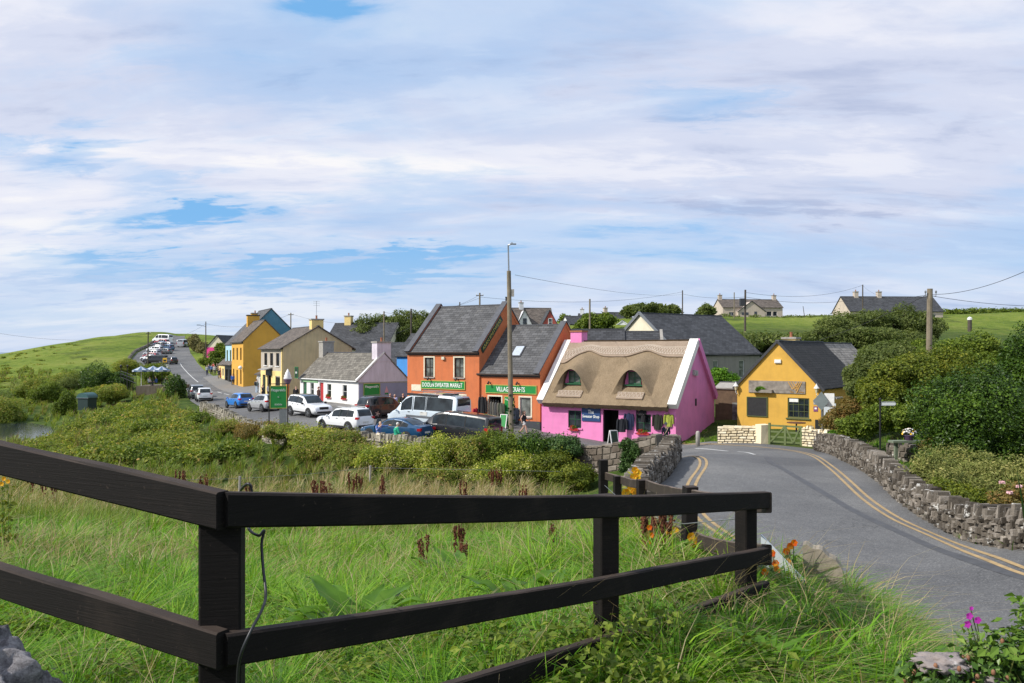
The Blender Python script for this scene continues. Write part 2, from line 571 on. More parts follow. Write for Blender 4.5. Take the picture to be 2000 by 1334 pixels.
# ---------------------------------------------------------------- the land
# heights (relative to the eye) read off at points given as (column in the photo, distance, height)
CP = [
 # bank under the viewer
 (1000, .1, -1.66), (200, 1.6, -1.68), (450, 2.3, -1.58), (-300, 3, -1.65), (1000, 3, -1.52), (1200, 3.8, -1.42), (1460, 4.6, -1.50), (1750, 4.6, -1.72), (2100, 3.2, -1.75),
 (2400, 2.6, -1.75), (700, 5, -1.9), (200, 5, -1.9), (-200, 6, -2.0), (-600, 12, -2.8), (1200, 5, -1.72),
 (1340, 7, -1.92), (1300, 8.5, -2.2), (1253, 10.5, -2.5), (1200, 13, -3.0),
 (1560, 6, -1.85), (1640, 6.1, -1.98), (1750, 6, -2.3),
 # meadow falling to the valley
 (900, 10, -3.0), (500, 10, -2.9), (100, 10, -2.8), (1100, 20, -4.7), (700, 20, -4.6), (300, 20, -4.5), (-100, 20, -4.3),
 (1150, 30, -6.1), (800, 30, -6.0), (400, 30, -5.9), (0, 30, -5.7), (1120, 38, -6.8), (900, 40, -6.9), (600, 42, -7.0), (300, 45, -7.1), (0, 45, -7.0),
 (100, 60, -7.5), (300, 62, -7.0), (-200, 60, -7.6), (450, 58, -6.7), (600, 50, -6.6), (800, 44.5, -6.5), (1000, 43.5, -6.6), (1150, 41, -6.9),
 # water channel and its banks
 (-100, 85, -9.3), (20, 85, -9.3), (70, 90, -9.3), (60, 108, -8.2), (90, 112, -8.1), (-60, 108, -8.2), (20, 98, -8.5), (-300, 90, -9.3), (-700, 90, -9.3),
 (150, 75, -7.6), (130, 95, -7.8), (160, 112, -7.8), (60, 128, -7.2), (-100, 130, -7.0), (-50, 70, -8.0), (-400, 70, -8.0), (-400, 135, -7),
 (250, 95, -7.0), (250, 75, -6.8), (340, 85, -6.0), (270, 108, -6.4), (330, 108, -5.4), (200, 125, -6.2),
 (310, 128, -4.8), (250, 150, -4.4),
 # the hill on the left
 (0, 150, -5.2), (100, 150, -4.9), (190, 165, -3.8), (0, 190, -2.8), (100, 205, -.6), (0, 235, -1.0), (100, 255, 2.0), (190, 270, 4.6), (230, 215, 1.0),
 (280, 330, 8.0), (325, 335, 7.6), (360, 340, 7.2), (420, 340, 6.6), (480, 340, 5.5), (-200, 200, -5.6), (-200, 270, -5.0), (-600, 300, -9.5), (0, 330, -3), (100, 380, -2), (200, 450, 3),
 (280, 520, 5), (600, 520, 4), (-800, 200, -9), (-1200, 400, -12), (0, 700, -14), (500, 800, 0),
 # main street
 (350, 330, 6.2), (345, 265, 3.9), (345, 250, 3.1), (345, 224, 1.25), (335, 205, -.5), (300, 205, -.5), (270, 190, -1.9), (370, 205, -.4), (330, 183, -2.5), (260, 183, -2.5), (385, 183, -2.3),
 (350, 158, -3.6), (396, 158, -3.4), (375, 135, -4.5), (412, 139, -4.1), (385, 117, -5.2), (435, 117, -5.0), (470, 111, -5.0), (375, 104, -5.5),
 (440, 100, -5.3), (500, 97, -5.0), (400, 93, -5.6), (460, 84, -5.5), (505, 86, -5.3), (553, 87, -5.0), (455, 70, -5.6), (520, 72, -5.25), (590, 84, -4.95), (600, 66, -5.0), (700, 75, -5.1),
 (560, 57.5, -5.5), (650, 52, -5.6), (690, 62, -5.4), (800, 66, -5.4), (750, 50, -5.6), (830, 48, -5.65), (830, 56, -5.6), (940, 63, -5.6), (1050, 60.5, -5.75), (1000, 52, -5.75),
 (1060, 47, -5.8), (1060, 58, -6.1), (1180, 44.5, -5.85), (1320, 54, -6.2), (1200, 57, -6.4), (1200, 50, -6.15), (1290, 43, -5.55), (1400, 50, -5.55), (1400, 45, -5.4), (1480, 45, -5.3), (1560, 46, -5.3), (1610, 43, -5.2),
 # bridge and the road towards the viewer
 (1330, 37, -4.75), (1480, 37, -4.7), (1640, 40, -4.95), (1330, 33, -4.3), (1500, 33, -4.4), (1690, 33, -4.6), (1290, 26, -4.25), (1500, 26, -4.3), (1750, 25, -4.4),
 (1300, 21, -4.3), (1780, 20, -4.35), (1920, 19.3, -4.4), (1560, 14, -4.1), (1900, 14, -4.15), (1640, 11.5, -3.95), (2000, 11, -3.95), (2600, 8, -3.6), (3500, 6, -3.2), (2400, 14, -4.0),
 # ground right of the road and behind the village
 (2050, 16, -3.9), (1800, 26, -4.3), (1720, 36, -4.8), (2200, 25, -3.6), (2000, 40, -3.4), (1680, 44, -5.0), (1620, 52, -5.2), (1440, 58, -5.4), (1530, 54.5, -5.35),
 (1420, 66, -4.6), (1750, 60, -3.2), (1430, 92, -2.2), (1480, 86, -3.4), (1300, 74, -5.0), (1200, 75, -4.5), (1000, 78, -4.0), (1350, 110, 1.2), (1450, 112, 2.2), (1500, 135, 4.4), (1500, 190, 8.0), (1480, 200, 8.7),
 (1600, 150, 5.2), (1650, 90, 0.4), (1750, 170, 7.6), (1850, 180, 8.0), (1900, 130, 3.2), (1900, 190, 8.8), (2000, 140, 3.6), (2000, 210, 10), (2200, 110, 2.0), (2400, 200, 9),
 (1000, 120, 0.5), (1000, 160, 4.8), (1150, 160, 5.2), (1250, 190, 8), (850, 120, -1.6), (700, 125, -2.5), (600, 105, -4.0), (700, 100, -4.2), (560, 140, -2.8), (480, 170, -1.6), (425, 190, -1.0), (440, 230, 1.6),
 (700, 200, .5), (560, 250, 2), (850, 250, 3), (1000, 300, 9), (1300, 320, 10.5), (1600, 320, 11), (2000, 330, 11.5), (2400, 330, 10), (1000, 700, 4), (1600, 700, 4), (2300, 700, 4),
]
def _warp(x, y):
 x = np.asarray(x, float); y = np.asarray(y, float)
 r = np.hypot(x, y)
 k = np.log1p(r / 6.0) / np.maximum(r, 1e-6) * 10
 return np.stack([x * k, y * k], -1)
_cx = np.array([XY(a, d) for a, d, z in CP]); _cz = np.array([z for a, d, z in CP])
_extra = np.array([(0, -3.0), (-4, -2), (5, -6), (-12, 0), (12, -4), (-30, -5), (40, -10), (0, -40), (200, -50), (-200, -50), (-500, 0), (500, 0)], float)
_ez = np.array([-1.66, -1.66, -2.4, -2.6, -3.1, -4, -3, -3, 0, -8, -12, 4], float)
_C = _warp(np.r_[_cx[:, 0], _extra[:, 0]], np.r_[_cx[:, 1], _extra[:, 1]])
_Z = np.r_[_cz, _ez]
_D = np.linalg.norm(_C[:, None] - _C[None], axis=2)
_n = len(_Z)
_A = np.zeros((_n + 3, _n + 3))
_A[:_n, :_n] = np.sqrt(_D ** 2 + 0.05) - np.eye(_n) * 0.03
_A[:_n, _n] = 1; _A[:_n, _n + 1:] = _C
_A[_n, :_n] = 1; _A[_n + 1:, :_n] = _C.T
_W = np.linalg.solve(_A, np.r_[_Z, 0, 0, 0])
def H0(x, y):
 """smooth land height"""
 Q = _warp(np.ravel(x), np.ravel(y))
 out = np.empty(len(Q))
 for i in range(0, len(Q), 20000):
  q = Q[i:i + 20000]
  d = np.sqrt(((q[:, None] - _C[None]) ** 2).sum(2) + 0.05)
  out[i:i + 20000] = d @ _W[:_n] + _W[_n] + q @ _W[_n + 1:]
 return out.reshape(np.shape(x))
def h(x, y):
 return float(H0(np.array([x]), np.array([y]))[0])
def G(px, d, dz=0.0):
 x, y = XY(px, d)
 return (x, y, h(x, y) + dz)
def hit(px, py, d0=3.0, d1=400.0):
 """where the sight line through a photo point meets the land"""
 ds = np.exp(np.linspace(math.log(d0), math.log(d1), 1600))
 z = H0((px - 1000) / FPX * ds, ds)
 ray = (HY - py) / FPX * ds
 k = np.argmax(ray < z)
 return ((px - 1000) / FPX * ds[k], ds[k], z[k])
# ------------------------------------------------------------ road areas: matched left and right edges, far to near
def E(*a):
 return [XY(p, d) for p, d in a]
S_EDGE = E((325, 330), (318, 265), (305, 240), (292, 222), (268, 205), (256, 190), (253, 183), (262, 176), (322, 168), (333, 156), (345, 135), (362, 117), (368, 104), (372, 95), (400, 81), (445, 69), (530, 56), (650, 51), (750, 49), (835, 47.3), (950, 46.6), (1060, 46.2), (1180, 43.6), (1272, 41.5))
N_EDGE = E((362, 330), (360, 265), (363, 240), (369, 222), (372, 205), (381, 190), (384, 183), (387, 176), (391, 168), (398, 156), (418, 137), (446, 117), (466, 108), (497, 98), (535, 90), (570, 86), (640, 79), (705, 74.5), (790, 67.5), (930, 63.6), (990, 62), (1060, 60.2), (1230, 57), (1330, 54))
S2 = [XY(1272, 41.5), XY(1315, 37.5), (6.75, 33), (5.9, 30), (4.6, 26), (3.75, 23), (3.5, 20), (3.7, 17), (4.2, 13), (4.9, 10), (6.0, 6), (7.6, 2), (11, -8), (17, -30)]
N2 = [XY(1330, 54), XY(1478, 48.5), XY(1610, 43.2), (15.6, 40), (13.9, 33), (12.6, 28), (11.25, 23.3), (10.7, 20.3), (10.4, 17.2), (10.55, 13), (11.3, 9), (13, 4), (17.5, -6), (25, -28)]
ROAD_POLY = np.array(S_EDGE + S2[1:] + N2[::-1][:-1] + N_EDGE[::-1])
def inpoly(x, y, poly):
 ins = np.zeros(x.shape, bool)
 n = len(poly)
 for i in range(n):
  x0, y0 = poly[i]; x1, y1 = poly[(i + 1) % n]
  c = ((y0 > y) != (y1 > y)) & (x < (x1 - x0) * (y - y0) / (y1 - y0 + 1e-12) + x0)
  ins ^= c
 return ins
def polydist(x, y, poly):
 best = np.full(x.shape, 1e9)
 n = len(poly)
 for i in range(n):
  a = np.array(poly[i]); b = np.array(poly[(i + 1) % n])
  ab = b - a
  t = np.clip(((x - a[0]) * ab[0] + (y - a[1]) * ab[1]) / (ab @ ab + 1e-9), 0, 1)
  best = np.minimum(best, np.hypot(x - a[0] - t * ab[0], y - a[1] - t * ab[1]))
 return best
def make_ground():
 na, nr = 460, 420
 th = np.concatenate([np.linspace(-180, -44, 36)[:-1], np.linspace(-44, 44, na), np.linspace(44, 180, 36)[1:]])
 th = np.radians(th)
 r = np.concatenate([[0.0], np.exp(np.linspace(math.log(0.5), math.log(900), nr)), [1500, 3000, 8000]])
 R, T = np.meshgrid(r, th, indexing='ij')
 x, y = R * np.sin(T), R * np.cos(T)
 z = H0(np.where(R > 900, x * 900 / np.maximum(R, 1), x), np.where(R > 900, y * 900 / np.maximum(R, 1), y))
 z = np.where(R > 900, -14.0, z)
 ins = inpoly(x, y, ROAD_POLY)
 near = R < 400
 dist = np.full(x.shape, 99.0)
 dist[near] = polydist(x[near], y[near], ROAD_POLY)
 push = np.where(ins, 0.04 + 0.22 * np.clip(dist / 1.2, 0, 1), 0.03 * np.exp(-dist))
 rough = np.zeros(x.shape)
 z = z - push
 # small unevenness away from the road
 un = np.where(ins, 0, np.clip(dist / 3, 0, 1)) * np.clip(R / 8, 0, 1)
 z += un * 0.10 * (np.sin(x * 1.7 + 1.3 * np.sin(y * .9)) * np.cos(y * 1.3 + x * .4)) * np.where(R < 200, 1, .0)
 z += un * np.clip((R - 120) / 100, 0, 1) * 0.35 * np.sin(x * .16 + np.sin(y * .11) * 2) * np.cos(y * .13)
 nr_, nt_ = x.shape
 V = np.stack([x, y, z], -1).reshape(-1, 3)
 ii, jj = np.meshgrid(np.arange(nr_ - 1), np.arange(nt_ - 1), indexing='ij')
 a = (ii * nt_ + jj).ravel()
 F = np.stack([a, a + 1, a + nt_ + 1, a + nt_], 1)[:, ::-1]
 m, g, b = new_mat('ground')
 tc = g.new('ShaderNodeTexCoord')
 o = tc.outputs['Object']
 sep = g.new('ShaderNodeSeparateXYZ'); g.link(o, sep.inputs[0])
 n1 = g.noise(o, 0.045, 6, 0.6)
 n2 = g.noise(o, 0.6, 7, 0.65)
 n3 = g.noise(o, 5, 6, 0.7)
 near_c = g.ramp(n2, [(0.3, (.025, .045, .012)), (0.5, (.06, .10, .018)), (0.7, (.13, .135, .04))])
 hill = g.ramp(g.math('ADD', g.math('MULTIPLY', n1, .5), g.math('MULTIPLY', n2, .5)), [(0.36, (.055, .090, .016)), (0.46, (.125, .180, .024)), (0.56, (.190, .228, .040)), (0.70, (.26, .25, .085))])
 far = g.ramp(g.math('DIVIDE', sep.outputs[1], 400), [(0.28, (0, 0, 0)), (0.36, (1, 1, 1))])
 c = g.mix(far, near_c, hill)
 c = g.mix(0.55, c, g.ramp(n3, [(0.25, (.6, .6, .6)), (0.75, (1.25, 1.25, 1.25))]), 'MULTIPLY')
 # dark scrub streaks lying on the slope
 st = g.noise(g.mapping(o, scale=(0.05, 0.02, 0.3)), 1.6, 7, 0.68)
 c = g.mix(g.math('MULTIPLY', g.ramp(st, [(0.56, (0, 0, 0)), (0.64, (1, 1, 1))]), 0.75), c, (.060, .080, .020))
 g.link(c, b.inputs['Base Color'])
 b.inputs['Roughness'].default_value = 0.95
 b.inputs['Specular IOR Level'].default_value = 0.1
 bump(g, b, g.math('ADD', n3, g.math('MULTIPLY', n2, 1.5)), 0.9, 0.15)
 return tag(np_mesh('ground', V, F, m, smooth=True), None, None, kind='structure')
def ribbon(name, A, B, mat, lift=0.02, cross=12, sub=4, kind='structure'):
 """sheet between two matched edge lines, lying on the land"""
 def resample(P, k):
  out = []
  for i in range(len(P) - 1):
   for s in range(k):
    t = s / k
    out.append((P[i][0] * (1 - t) + P[i + 1][0] * t, P[i][1] * (1 - t) + P[i + 1][1] * t))
  out.append(P[-1])
  return np.array(out)
 a, b = resample(A, sub), resample(B, sub)
 t = np.linspace(0, 1, cross + 1)[None, :, None]
 P = a[:, None] * (1 - t) + b[:, None] * t
 z = H0(P[..., 0], P[..., 1]) + lift
 V = np.concatenate([P, z[..., None]], 2).reshape(-1, 3)
 n, m_ = P.shape[:2]
 ii, jj = np.meshgrid(np.arange(n - 1), np.arange(m_ - 1), indexing='ij')
 k = (ii * m_ + jj).ravel()
 F = np.stack([k, k + 1, k + m_ + 1, k + m_], 1)
 e1, e2 = V[F[0, 1]] - V[F[0, 0]], V[F[0, 3]] - V[F[0, 0]]
 if np.cross(e1, e2)[2] < 0:
  F = F[:, ::-1]
 o = np_mesh(name, V, F, mat, smooth=True)
 if kind:
  tag(o, None, None, kind=kind)
 return o
def smooth_line(P, k=6):
 """Catmull-Rom through points"""
 P = [np.array(p[:2], float) for p in P]
 Q = [2 * P[0] - P[1]] + P + [2 * P[-1] - P[-2]]
 out = []
 for i in range(1, len(Q) - 2):
  for s in range(k):
   t = s / k
   p0, p1, p2, p3 = Q[i - 1:i + 3]
   out.append(0.5 * (2 * p1 + (p2 - p0) * t + (2 * p0 - 5 * p1 + 4 * p2 - p3) * t * t + (3 * p1 - p0 - 3 * p2 + p3) * t ** 3))
 out.append(P[-1])
 return out
def offset_line(P, w):
 P = np.array(P)
 T = np.gradient(P, axis=0)
 T /= np.linalg.norm(T, axis=1)[:, None] + 1e-9
 N = np.stack([-T[:, 1], T[:, 0]], 1)
 return P + N * w
def stripe(name, P, w, mat, off=0.0, lift=0.028):
 P = np.array(P)
 return ribbon(name, [tuple(p) for p in offset_line(P, off - w / 2)], [tuple(p) for p in offset_line(P, off + w / 2)], mat, lift, 1, 1)
def asphalt_mat(name, base=0.105):
 m, g, b = new_mat(name)
 tc = g.new('ShaderNodeTexCoord')
 o = tc.outputs['Object']
 big = g.noise(o, 0.22, 5, 0.6)
 mid = g.noise(o, 2.2, 6, 0.65)
 v = g.new('ShaderNodeTexVoronoi'); v.inputs['Scale'].default_value = 42
 g.link(o, v.inputs['Vector'])
 fine = g.noise(o, 70, 3, 0.7)
 k = base
 c = g.ramp(big, [(0.3, (k * .82, k * .82, k * .83)), (0.7, (k * 1.18, k * 1.17, k * 1.15))])
 c = g.mix(0.5, c, g.ramp(mid, [(0.3, (.78, .78, .78)), (0.7, (1.18, 1.18, 1.18))]), 'MULTIPLY')
 sepc = g.new('ShaderNodeSeparateColor'); g.link(v.outputs['Color'], sepc.inputs[0])
 c = g.mix(0.85, c, g.ramp(sepc.outputs[0], [(0.0, (.68, .68, .69)), (0.55, (1.0, 1.0, 1.0)), (0.9, (1.25, 1.24, 1.22)), (0.97, (1.75, 1.72, 1.66))]), 'MULTIPLY')
 pn = g.noise(o, 0.11, 3, 0.4)
 c = g.mix(0.8, c, g.ramp(pn, [(0.44, (.84, .84, .85)), (0.47, (1.0, 1.0, 1.0)), (0.58, (1.0, 1.0, 1.0)), (0.61, (1.14, 1.13, 1.11))]), 'MULTIPLY')
 ve = g.new('ShaderNodeTexVoronoi', feature='DISTANCE_TO_EDGE'); ve.inputs['Scale'].default_value = 0.30
 wv = g.new('ShaderNodeVectorMath', operation='ADD')
 nw = g.new('ShaderNodeTexNoise'); nw.inputs['Scale'].default_value = 1.3; g.link(o, nw.inputs['Vector'])
 g.link(o, wv.inputs[0]); g.link(nw.outputs['Color'], wv.inputs[1]); g.link(wv.outputs[0], ve.inputs['Vector'])
 crk = g.math('MULTIPLY', g.math('LESS_THAN', ve.outputs['Distance'], 0.006), g.ramp(g.noise(o, 0.35, 2, .5), [(.50, (0, 0, 0)), (.56, (1, 1, 1))]))
 c = g.mix(g.math('MULTIPLY', crk, .28), c, (.03, .03, .03))
 g.link(c, b.inputs['Base Color'])
 b.inputs['Roughness'].default_value = 0.82
 b.inputs['Specular IOR Level'].default_value = 0.35
 bump(g, b, g.math('ADD', fine, v.outputs['Distance']), 0.45, 0.008)
 return m
make_ground()
M_ASPH = asphalt_mat('asphalt', .128)
ribbon('road', S_EDGE, N_EDGE, M_ASPH, 0.02, 16, 5)
ribbon('road', S2, N2, M_ASPH, 0.02, 16, 5)
# pavement on the shop side, a kerb step up
M_PAVE = simple('pavement', (0.185, 0.178, 0.168), 0.9, 0, 0.12, 1.4, 0.2)
def pavement(edge_line, w0, w1, lift=0.11):
 P = np.array(edge_line, float)
 a = offset_line(P, w0); b_ = offset_line(P, w1)
 za = H0(a[:, 0], a[:, 1]); zb = H0(b_[:, 0], b_[:, 1])
 mb = MB()
 top = [[(*a[i], za[i] + lift), (*b_[i], zb[i] + lift)] for i in range(len(P))]
 mb.grid(top)
 mb.grid([[(*a[i], za[i] - .05), (*a[i], za[i] + lift)] for i in range(len(P))])
 mb.grid([[(*b_[i], zb[i] + lift), (*b_[i], zb[i] - .05)] for i in range(len(P))])
 return tag(mb.build('pavement', M_PAVE), None, None, kind='structure')
PV = smooth_line(N_EDGE[10:20], 4)
pavement(PV, -1.7, 2.6)
PV2 = smooth_line([XY(1385, 50.2), XY(1440, 48.9), XY(1500, 47.2)], 4)
M_YEL = simple('yellow_road_paint', (0.37, 0.255, 0.12), 0.75, 0, 0.22, 5)
M_WHT = simple('white_road_paint', (0.55, 0.55, 0.53), 0.75, 0, 0.16, 6)
YL = [hit(a, b)[:2] for a, b in ((2090, 1146), (1998, 1112), (1930, 1086), (1855, 1058), (1763, 1017), (1704, 979), (1665, 945), (1626, 912), (1600, 894), (1572, 885), (1537, 879), (1480, 873), (1400, 868), (1335, 866))]
YS = smooth_line(YL, 5)
for k, o_ in enumerate((0.0, 0.24)):
 stripe('yellow_line', YS, 0.10, M_YEL, o_)
YLL = [(6.95, 34.3), (7.35, 32.8), (7.0, 30.5), (5.9, 27), (5.1, 24), (4.7, 21), (4.7, 18)]
YSL = smooth_line(YLL, 5)
for o_ in (0.0, 0.24):
 stripe('yellow_line', YSL, 0.10, M_YEL, o_)
def dash(pts):
 P = smooth_line([hit(a, b)[:2] for a, b in pts], 4)
 stripe('white_line', P, 0.13, M_WHT)
for pts in (((1358, 877), (1390, 879), (1422, 882)), ((1440, 883), (1460, 885), (1474, 889)), ((563, 804), (586, 808)), ((597, 809), (626, 813)),
   ((352, 710), (357, 718), (366, 728), (376, 738), (387, 747)), ((425, 766), (433, 768.5)), ((437, 769.5), (448, 772)), ((475, 779), (487, 783))):
 dash(pts)
# long dark tar repair running down the lane
M_TAR = simple('tar_seam', (0.066, 0.066, 0.069), 0.6, 0, 0.25, 3)
TS = smooth_line([hit(a, b)[:2] for a, b in ((1498, 893), (1505, 903), (1525, 915), (1560, 935), (1610, 965), (1660, 995), (1710, 1020), (1780, 1052), (1860, 1085), (1960, 1118), (2100, 1160))], 5)
ribbon('tar_seam', [tuple(p) for p in offset_line(TS, -0.13)], [tuple(p) for p in offset_line(TS, 0.13)], M_TAR, 0.0245, 1, 1)
# water
m, g, b = new_mat('water')
tc = g.new('ShaderNodeTexCoord')
b.inputs['Base Color'].default_value = (0.03, 0.04, 0.045, 1)
b.inputs['Roughness'].default_value = 0.08
b.inputs['Specular IOR Level'].default_value = 0.6
bump(g, b, g.noise(tc.outputs['Object'], 2.0, 4, 0.6), 0.25, 0.05)
mb = MB()
wx = [(-150, 70), (-40, 70), (-44, 125), (-150, 130)]
mb.poly([(x, y, -8.55) for x, y in wx])
tag(mb.build('water', m), None, None, kind='structure')
# the open sea far beyond the hill
m2, g, b = new_mat('sea')
tc = g.new('ShaderNodeTexCoord')
b.inputs['Base Color'].default_value = (0.10, 0.17, 0.24, 1)
b.inputs['Roughness'].default_value = 0.35
bump(g, b, g.noise(tc.outputs['Object'], 0.05, 4, 0.6), 0.3, 1.0)
mb = MB()
mb.poly([(-9000, 900, -13.2), (3000, 900, -13.2), (9000, 15000, -13.2), (-15000, 15000, -13.2)])
tag(mb.build('sea_water', m2), None, None, kind='structure')
# ---------------------------------------------------------------- stone walls
M_STONE = islands('grey_stone', [(0.0, (.055, .046, .036)), (0.35, (.115, .098, .078)), (0.7, (.185, .16, .13)), (1.0, (.30, .265, .225))], 0.9, 9, ((.62, .61, .57), 4.2, 0.595), 0.95)
M_STONE_FAR = islands('dry_stone', [(0.0, (.16, .145, .115)), (0.5, (.27, .245, .195)), (1.0, (.40, .37, .30))], 0.9, 6, ((.50, .49, .42), 2.0, 0.62), 0.6)
M_CREAM = islands('cream_stone', [(0.0, (.66, .55, .36)), (0.5, (.78, .67, .46)), (1.0, (.86, .78, .60))], 0.85, 5, None, 0.5)
M_BLOCK = islands('brown_stone_block', [(0.0, (.115, .092, .073)), (0.5, (.18, .15, .12)), (1.0, (.26, .225, .19))], 0.9, 5, ((.40, .38, .33), 2.2, 0.64), 0.6)
M_MORTAR = simple('mortar', (0.12, 0.105, 0.085), 0.95, 0, 0.3, 8, 0.5)
def stone_wall(name, label, pts, height, thick, mats, course=(0.14, 0.26), length=(0.2, 0.55), coping='upright', cop_h=(0.18, 0.36), sides=(-1, 1), zfun=None, group=None, prot=0.05, chunk=1.0, base_drop=0.35, ragged=0.0):
 """pts: plan line; stones are single small solids set in a recessed mortar core"""
 P = [np.array(p[:2], float) for p in pts]
 seg = [np.linalg.norm(P[i + 1] - P[i]) for i in range(len(P) - 1)]
 cum = np.r_[0, np.cumsum(seg)]
 L = cum[-1]
 def at(s):
  s = min(max(s, 0), L)
  i = min(np.searchsorted(cum, s, side='right') - 1, len(seg) - 1)
  t = (s - cum[i]) / seg[i]
  p = P[i] * (1 - t) + P[i + 1] * t
  # smoothed tangent
  s0, s1 = max(s - .6, 0), min(s + .6, L)
  def q(u):
   j = min(np.searchsorted(cum, u, side='right') - 1, len(seg) - 1)
   tt = (u - cum[j]) / seg[j]
   return P[j] * (1 - tt) + P[j + 1] * tt
  d = q(s1) - q(s0)
  d = d / (np.linalg.norm(d) + 1e-9)
  return p, np.array([-d[1], d[0]])
 ss = np.linspace(0, L, max(int(L / 1.0), 1) + 1)
 if zfun is None:
  pp = np.array([at(s)[0] for s in ss])
  zz = H0(pp[:, 0], pp[:, 1])
 else:
  zz = np.array([zfun(s / L) for s in ss])
 base = lambda s: float(np.interp(s, ss, zz))
 hf = height if callable(height) else (lambda t: height)
 def pt(s, off, z):
  p, n = at(s)
  return (p[0] + n[0] * off, p[1] + n[1] * off, base(s) + z)
 core = MB()
 n = len(ss)
 ci = thick / 2 - 0.03
 rows = []
 for s in ss:
  t = s / L
  rows.append([pt(s, -ci, -base_drop), pt(s, -ci, hf(t) - .03), pt(s, ci, hf(t) - .03), pt(s, ci, -base_drop)])
 core.grid(rows)
 core.poly(rows[0][::-1]); core.poly(rows[-1])
 st = MB()
 for sd in sides:
  z = -base_drop if base_drop > .5 else -0.08
  k = 0
  hmax = max(hf(t) for t in np.linspace(0, 1, 9))
  while z < hmax - 0.04:
   ch = rnd.uniform(*course)
   s = rnd.uniform(-0.3, 0)
   while s < L:
    ln = rnd.uniform(*length)
    s0, s1 = max(s, 0) + .012, min(s + ln, L) - .012
    s += ln
    if s1 - s0 < 0.05:
     continue
    top = hf(((s0 + s1) / 2) / L)
    zr = rnd.uniform(-ragged, ragged)
    z0, z1 = z + .012 + zr, min(z + ch * rnd.uniform(1, 1 + ragged * 9), top) - .012 + zr + rnd.uniform(-.015, .015)
    if z1 - z0 < 0.04:
     continue
    o0 = sd * (thick / 2 - 0.05)
    o1 = sd * (thick / 2 + rnd.uniform(0.0, prot))
    ins = min(0.035, (s1 - s0) * .18, (z1 - z0) * .25)
    j = lambda a=.02: rnd.uniform(-a, a)
    ring0 = [pt(s0, o0, z0), pt(s1, o0, z0), pt(s1, o0, z1), pt(s0, o0, z1)]
    ring1 = [pt(s0 + ins * rnd.uniform(.4, 1.6), o1 + j(.012), z0 + ins * rnd.uniform(.3, 1.5)), pt(s1 - ins * rnd.uniform(.4, 1.6), o1 + j(.012), z0 + ins * rnd.uniform(.3, 1.5)),
                         pt(s1 - ins * rnd.uniform(.4, 1.6), o1 + j(.012), z1 - ins * rnd.uniform(.3, 1.5)), pt(s0 + ins * rnd.uniform(.4, 1.6), o1 + j(.012), z1 - ins * rnd.uniform(.3, 1.5))]
    fs = [(4, 5, 6, 7)] + [(a, (a + 1) % 4, (a + 1) % 4 + 4, a + 4) for a in range(4)]
    if sd > 0:
     fs = [f[::-1] for f in fs]
    st.add(ring0 + ring1, fs)
   z += ch
 if coping == 'upright':
  s = 0.0
  while s < L:
   w = rnd.uniform(0.09, 0.26) * chunk
   hh = rnd.uniform(*cop_h)
   t = min((s + w / 2) / L, 1)
   p, nn = at(s + w / 2)
   ang = math.atan2(nn[1], nn[0]) + rnd.uniform(-.22, .22)
   th = thick * rnd.uniform(.62, 1.12)
   st.cbox((p[0], p[1], base(s + w / 2) + hf(t) + hh / 2 - .05), (th, w * .93, hh), ang, 0, 0.025 * chunk, rnd.uniform(.72, .98))
   s += w
 elif coping == 'flat':
  s = 0.0
  while s < L:
   w = rnd.uniform(0.25, 0.7)
   hh = rnd.uniform(*cop_h)
   p, nn = at(min(s + w / 2, L)); t = min((s + w / 2) / L, 1)
   st.cbox((p[0], p[1], base(min(s + w / 2, L)) + hf(t) + hh / 2 - .02), (thick * rnd.uniform(1.0, 1.15), min(w, L - s) * .97, hh), math.atan2(nn[1], nn[0]), 0, 0.015, .97)
   s += w
 root = thing(name, label, 'stone wall', (0, 0, 0), 0, group)
 core.build('mortar_core', M_MORTAR, root)
 st.build('stone', mats, root)
 return root
# right roadside wall
RW = [(16.1, 43), (15.7, 40), (14.0, 33), (12.7, 28), (11.4, 23.3), (10.85, 20.3), (10.55, 17.2), (10.7, 13), (11.4, 9), (13.1, 4)]
stone_wall('stone_wall', 'long grey lichened stone wall along the right side of the road', smooth_line(RW, 4), lambda t: 0.66 + .07 * math.sin(t * 9), 0.5, M_STONE, (0.07, 0.17), (0.06, 0.24), 'upright', (0.12, 0.33), (-1, 1), prot=.09, chunk=.52, ragged=.06)
# bridge parapet left of the road
PW = [(6.55, 33.2), (5.55, 30), (4.25, 26), (3.45, 23), (3.2, 20.5), (3.25, 18.5)]
stone_wall('bridge_parapet', 'grey stone bridge parapet with stepped slab top left of the road', PW, lambda t: 1.0, 0.6, M_STONE, (0.10, 0.24), (0.10, 0.38), 'upright', (0.08, 0.2), (-1, 1), base_drop=0.3, chunk=.6, ragged=.04)
# wall that carries the street, from the bridge to the sweater shop and on past the car park
BW = [XY(1288, 40.2), XY(1230, 41.6), XY(1180, 42.6), XY(1120, 44.2), XY(1060, 45.4)]
stone_wall('retaining_wall', 'brown squared stone retaining wall below the pink thatched shop', BW, lambda t: 1.28, 0.5, M_BLOCK, (0.26, 0.36), (0.35, 0.8), 'flat', (0.07, 0.12), (-1, 1), base_drop=1.7, prot=.03)
FW = [XY(1058, 45.5), XY(950, 46.0), XY(835, 46.7), XY(750, 48.3), XY(650, 50.3), XY(530, 55.2), XY(443, 68), XY(395, 80)]
stone_wall('stone_wall', 'low rough dry stone wall with upright capstones in front of the parked cars', FW, lambda t: 0.72, 0.5, M_STONE_FAR, (0.12, 0.24), (0.2, 0.5), 'upright', (0.2, 0.42), (-1, 1), chunk=1.25, base_drop=.8)
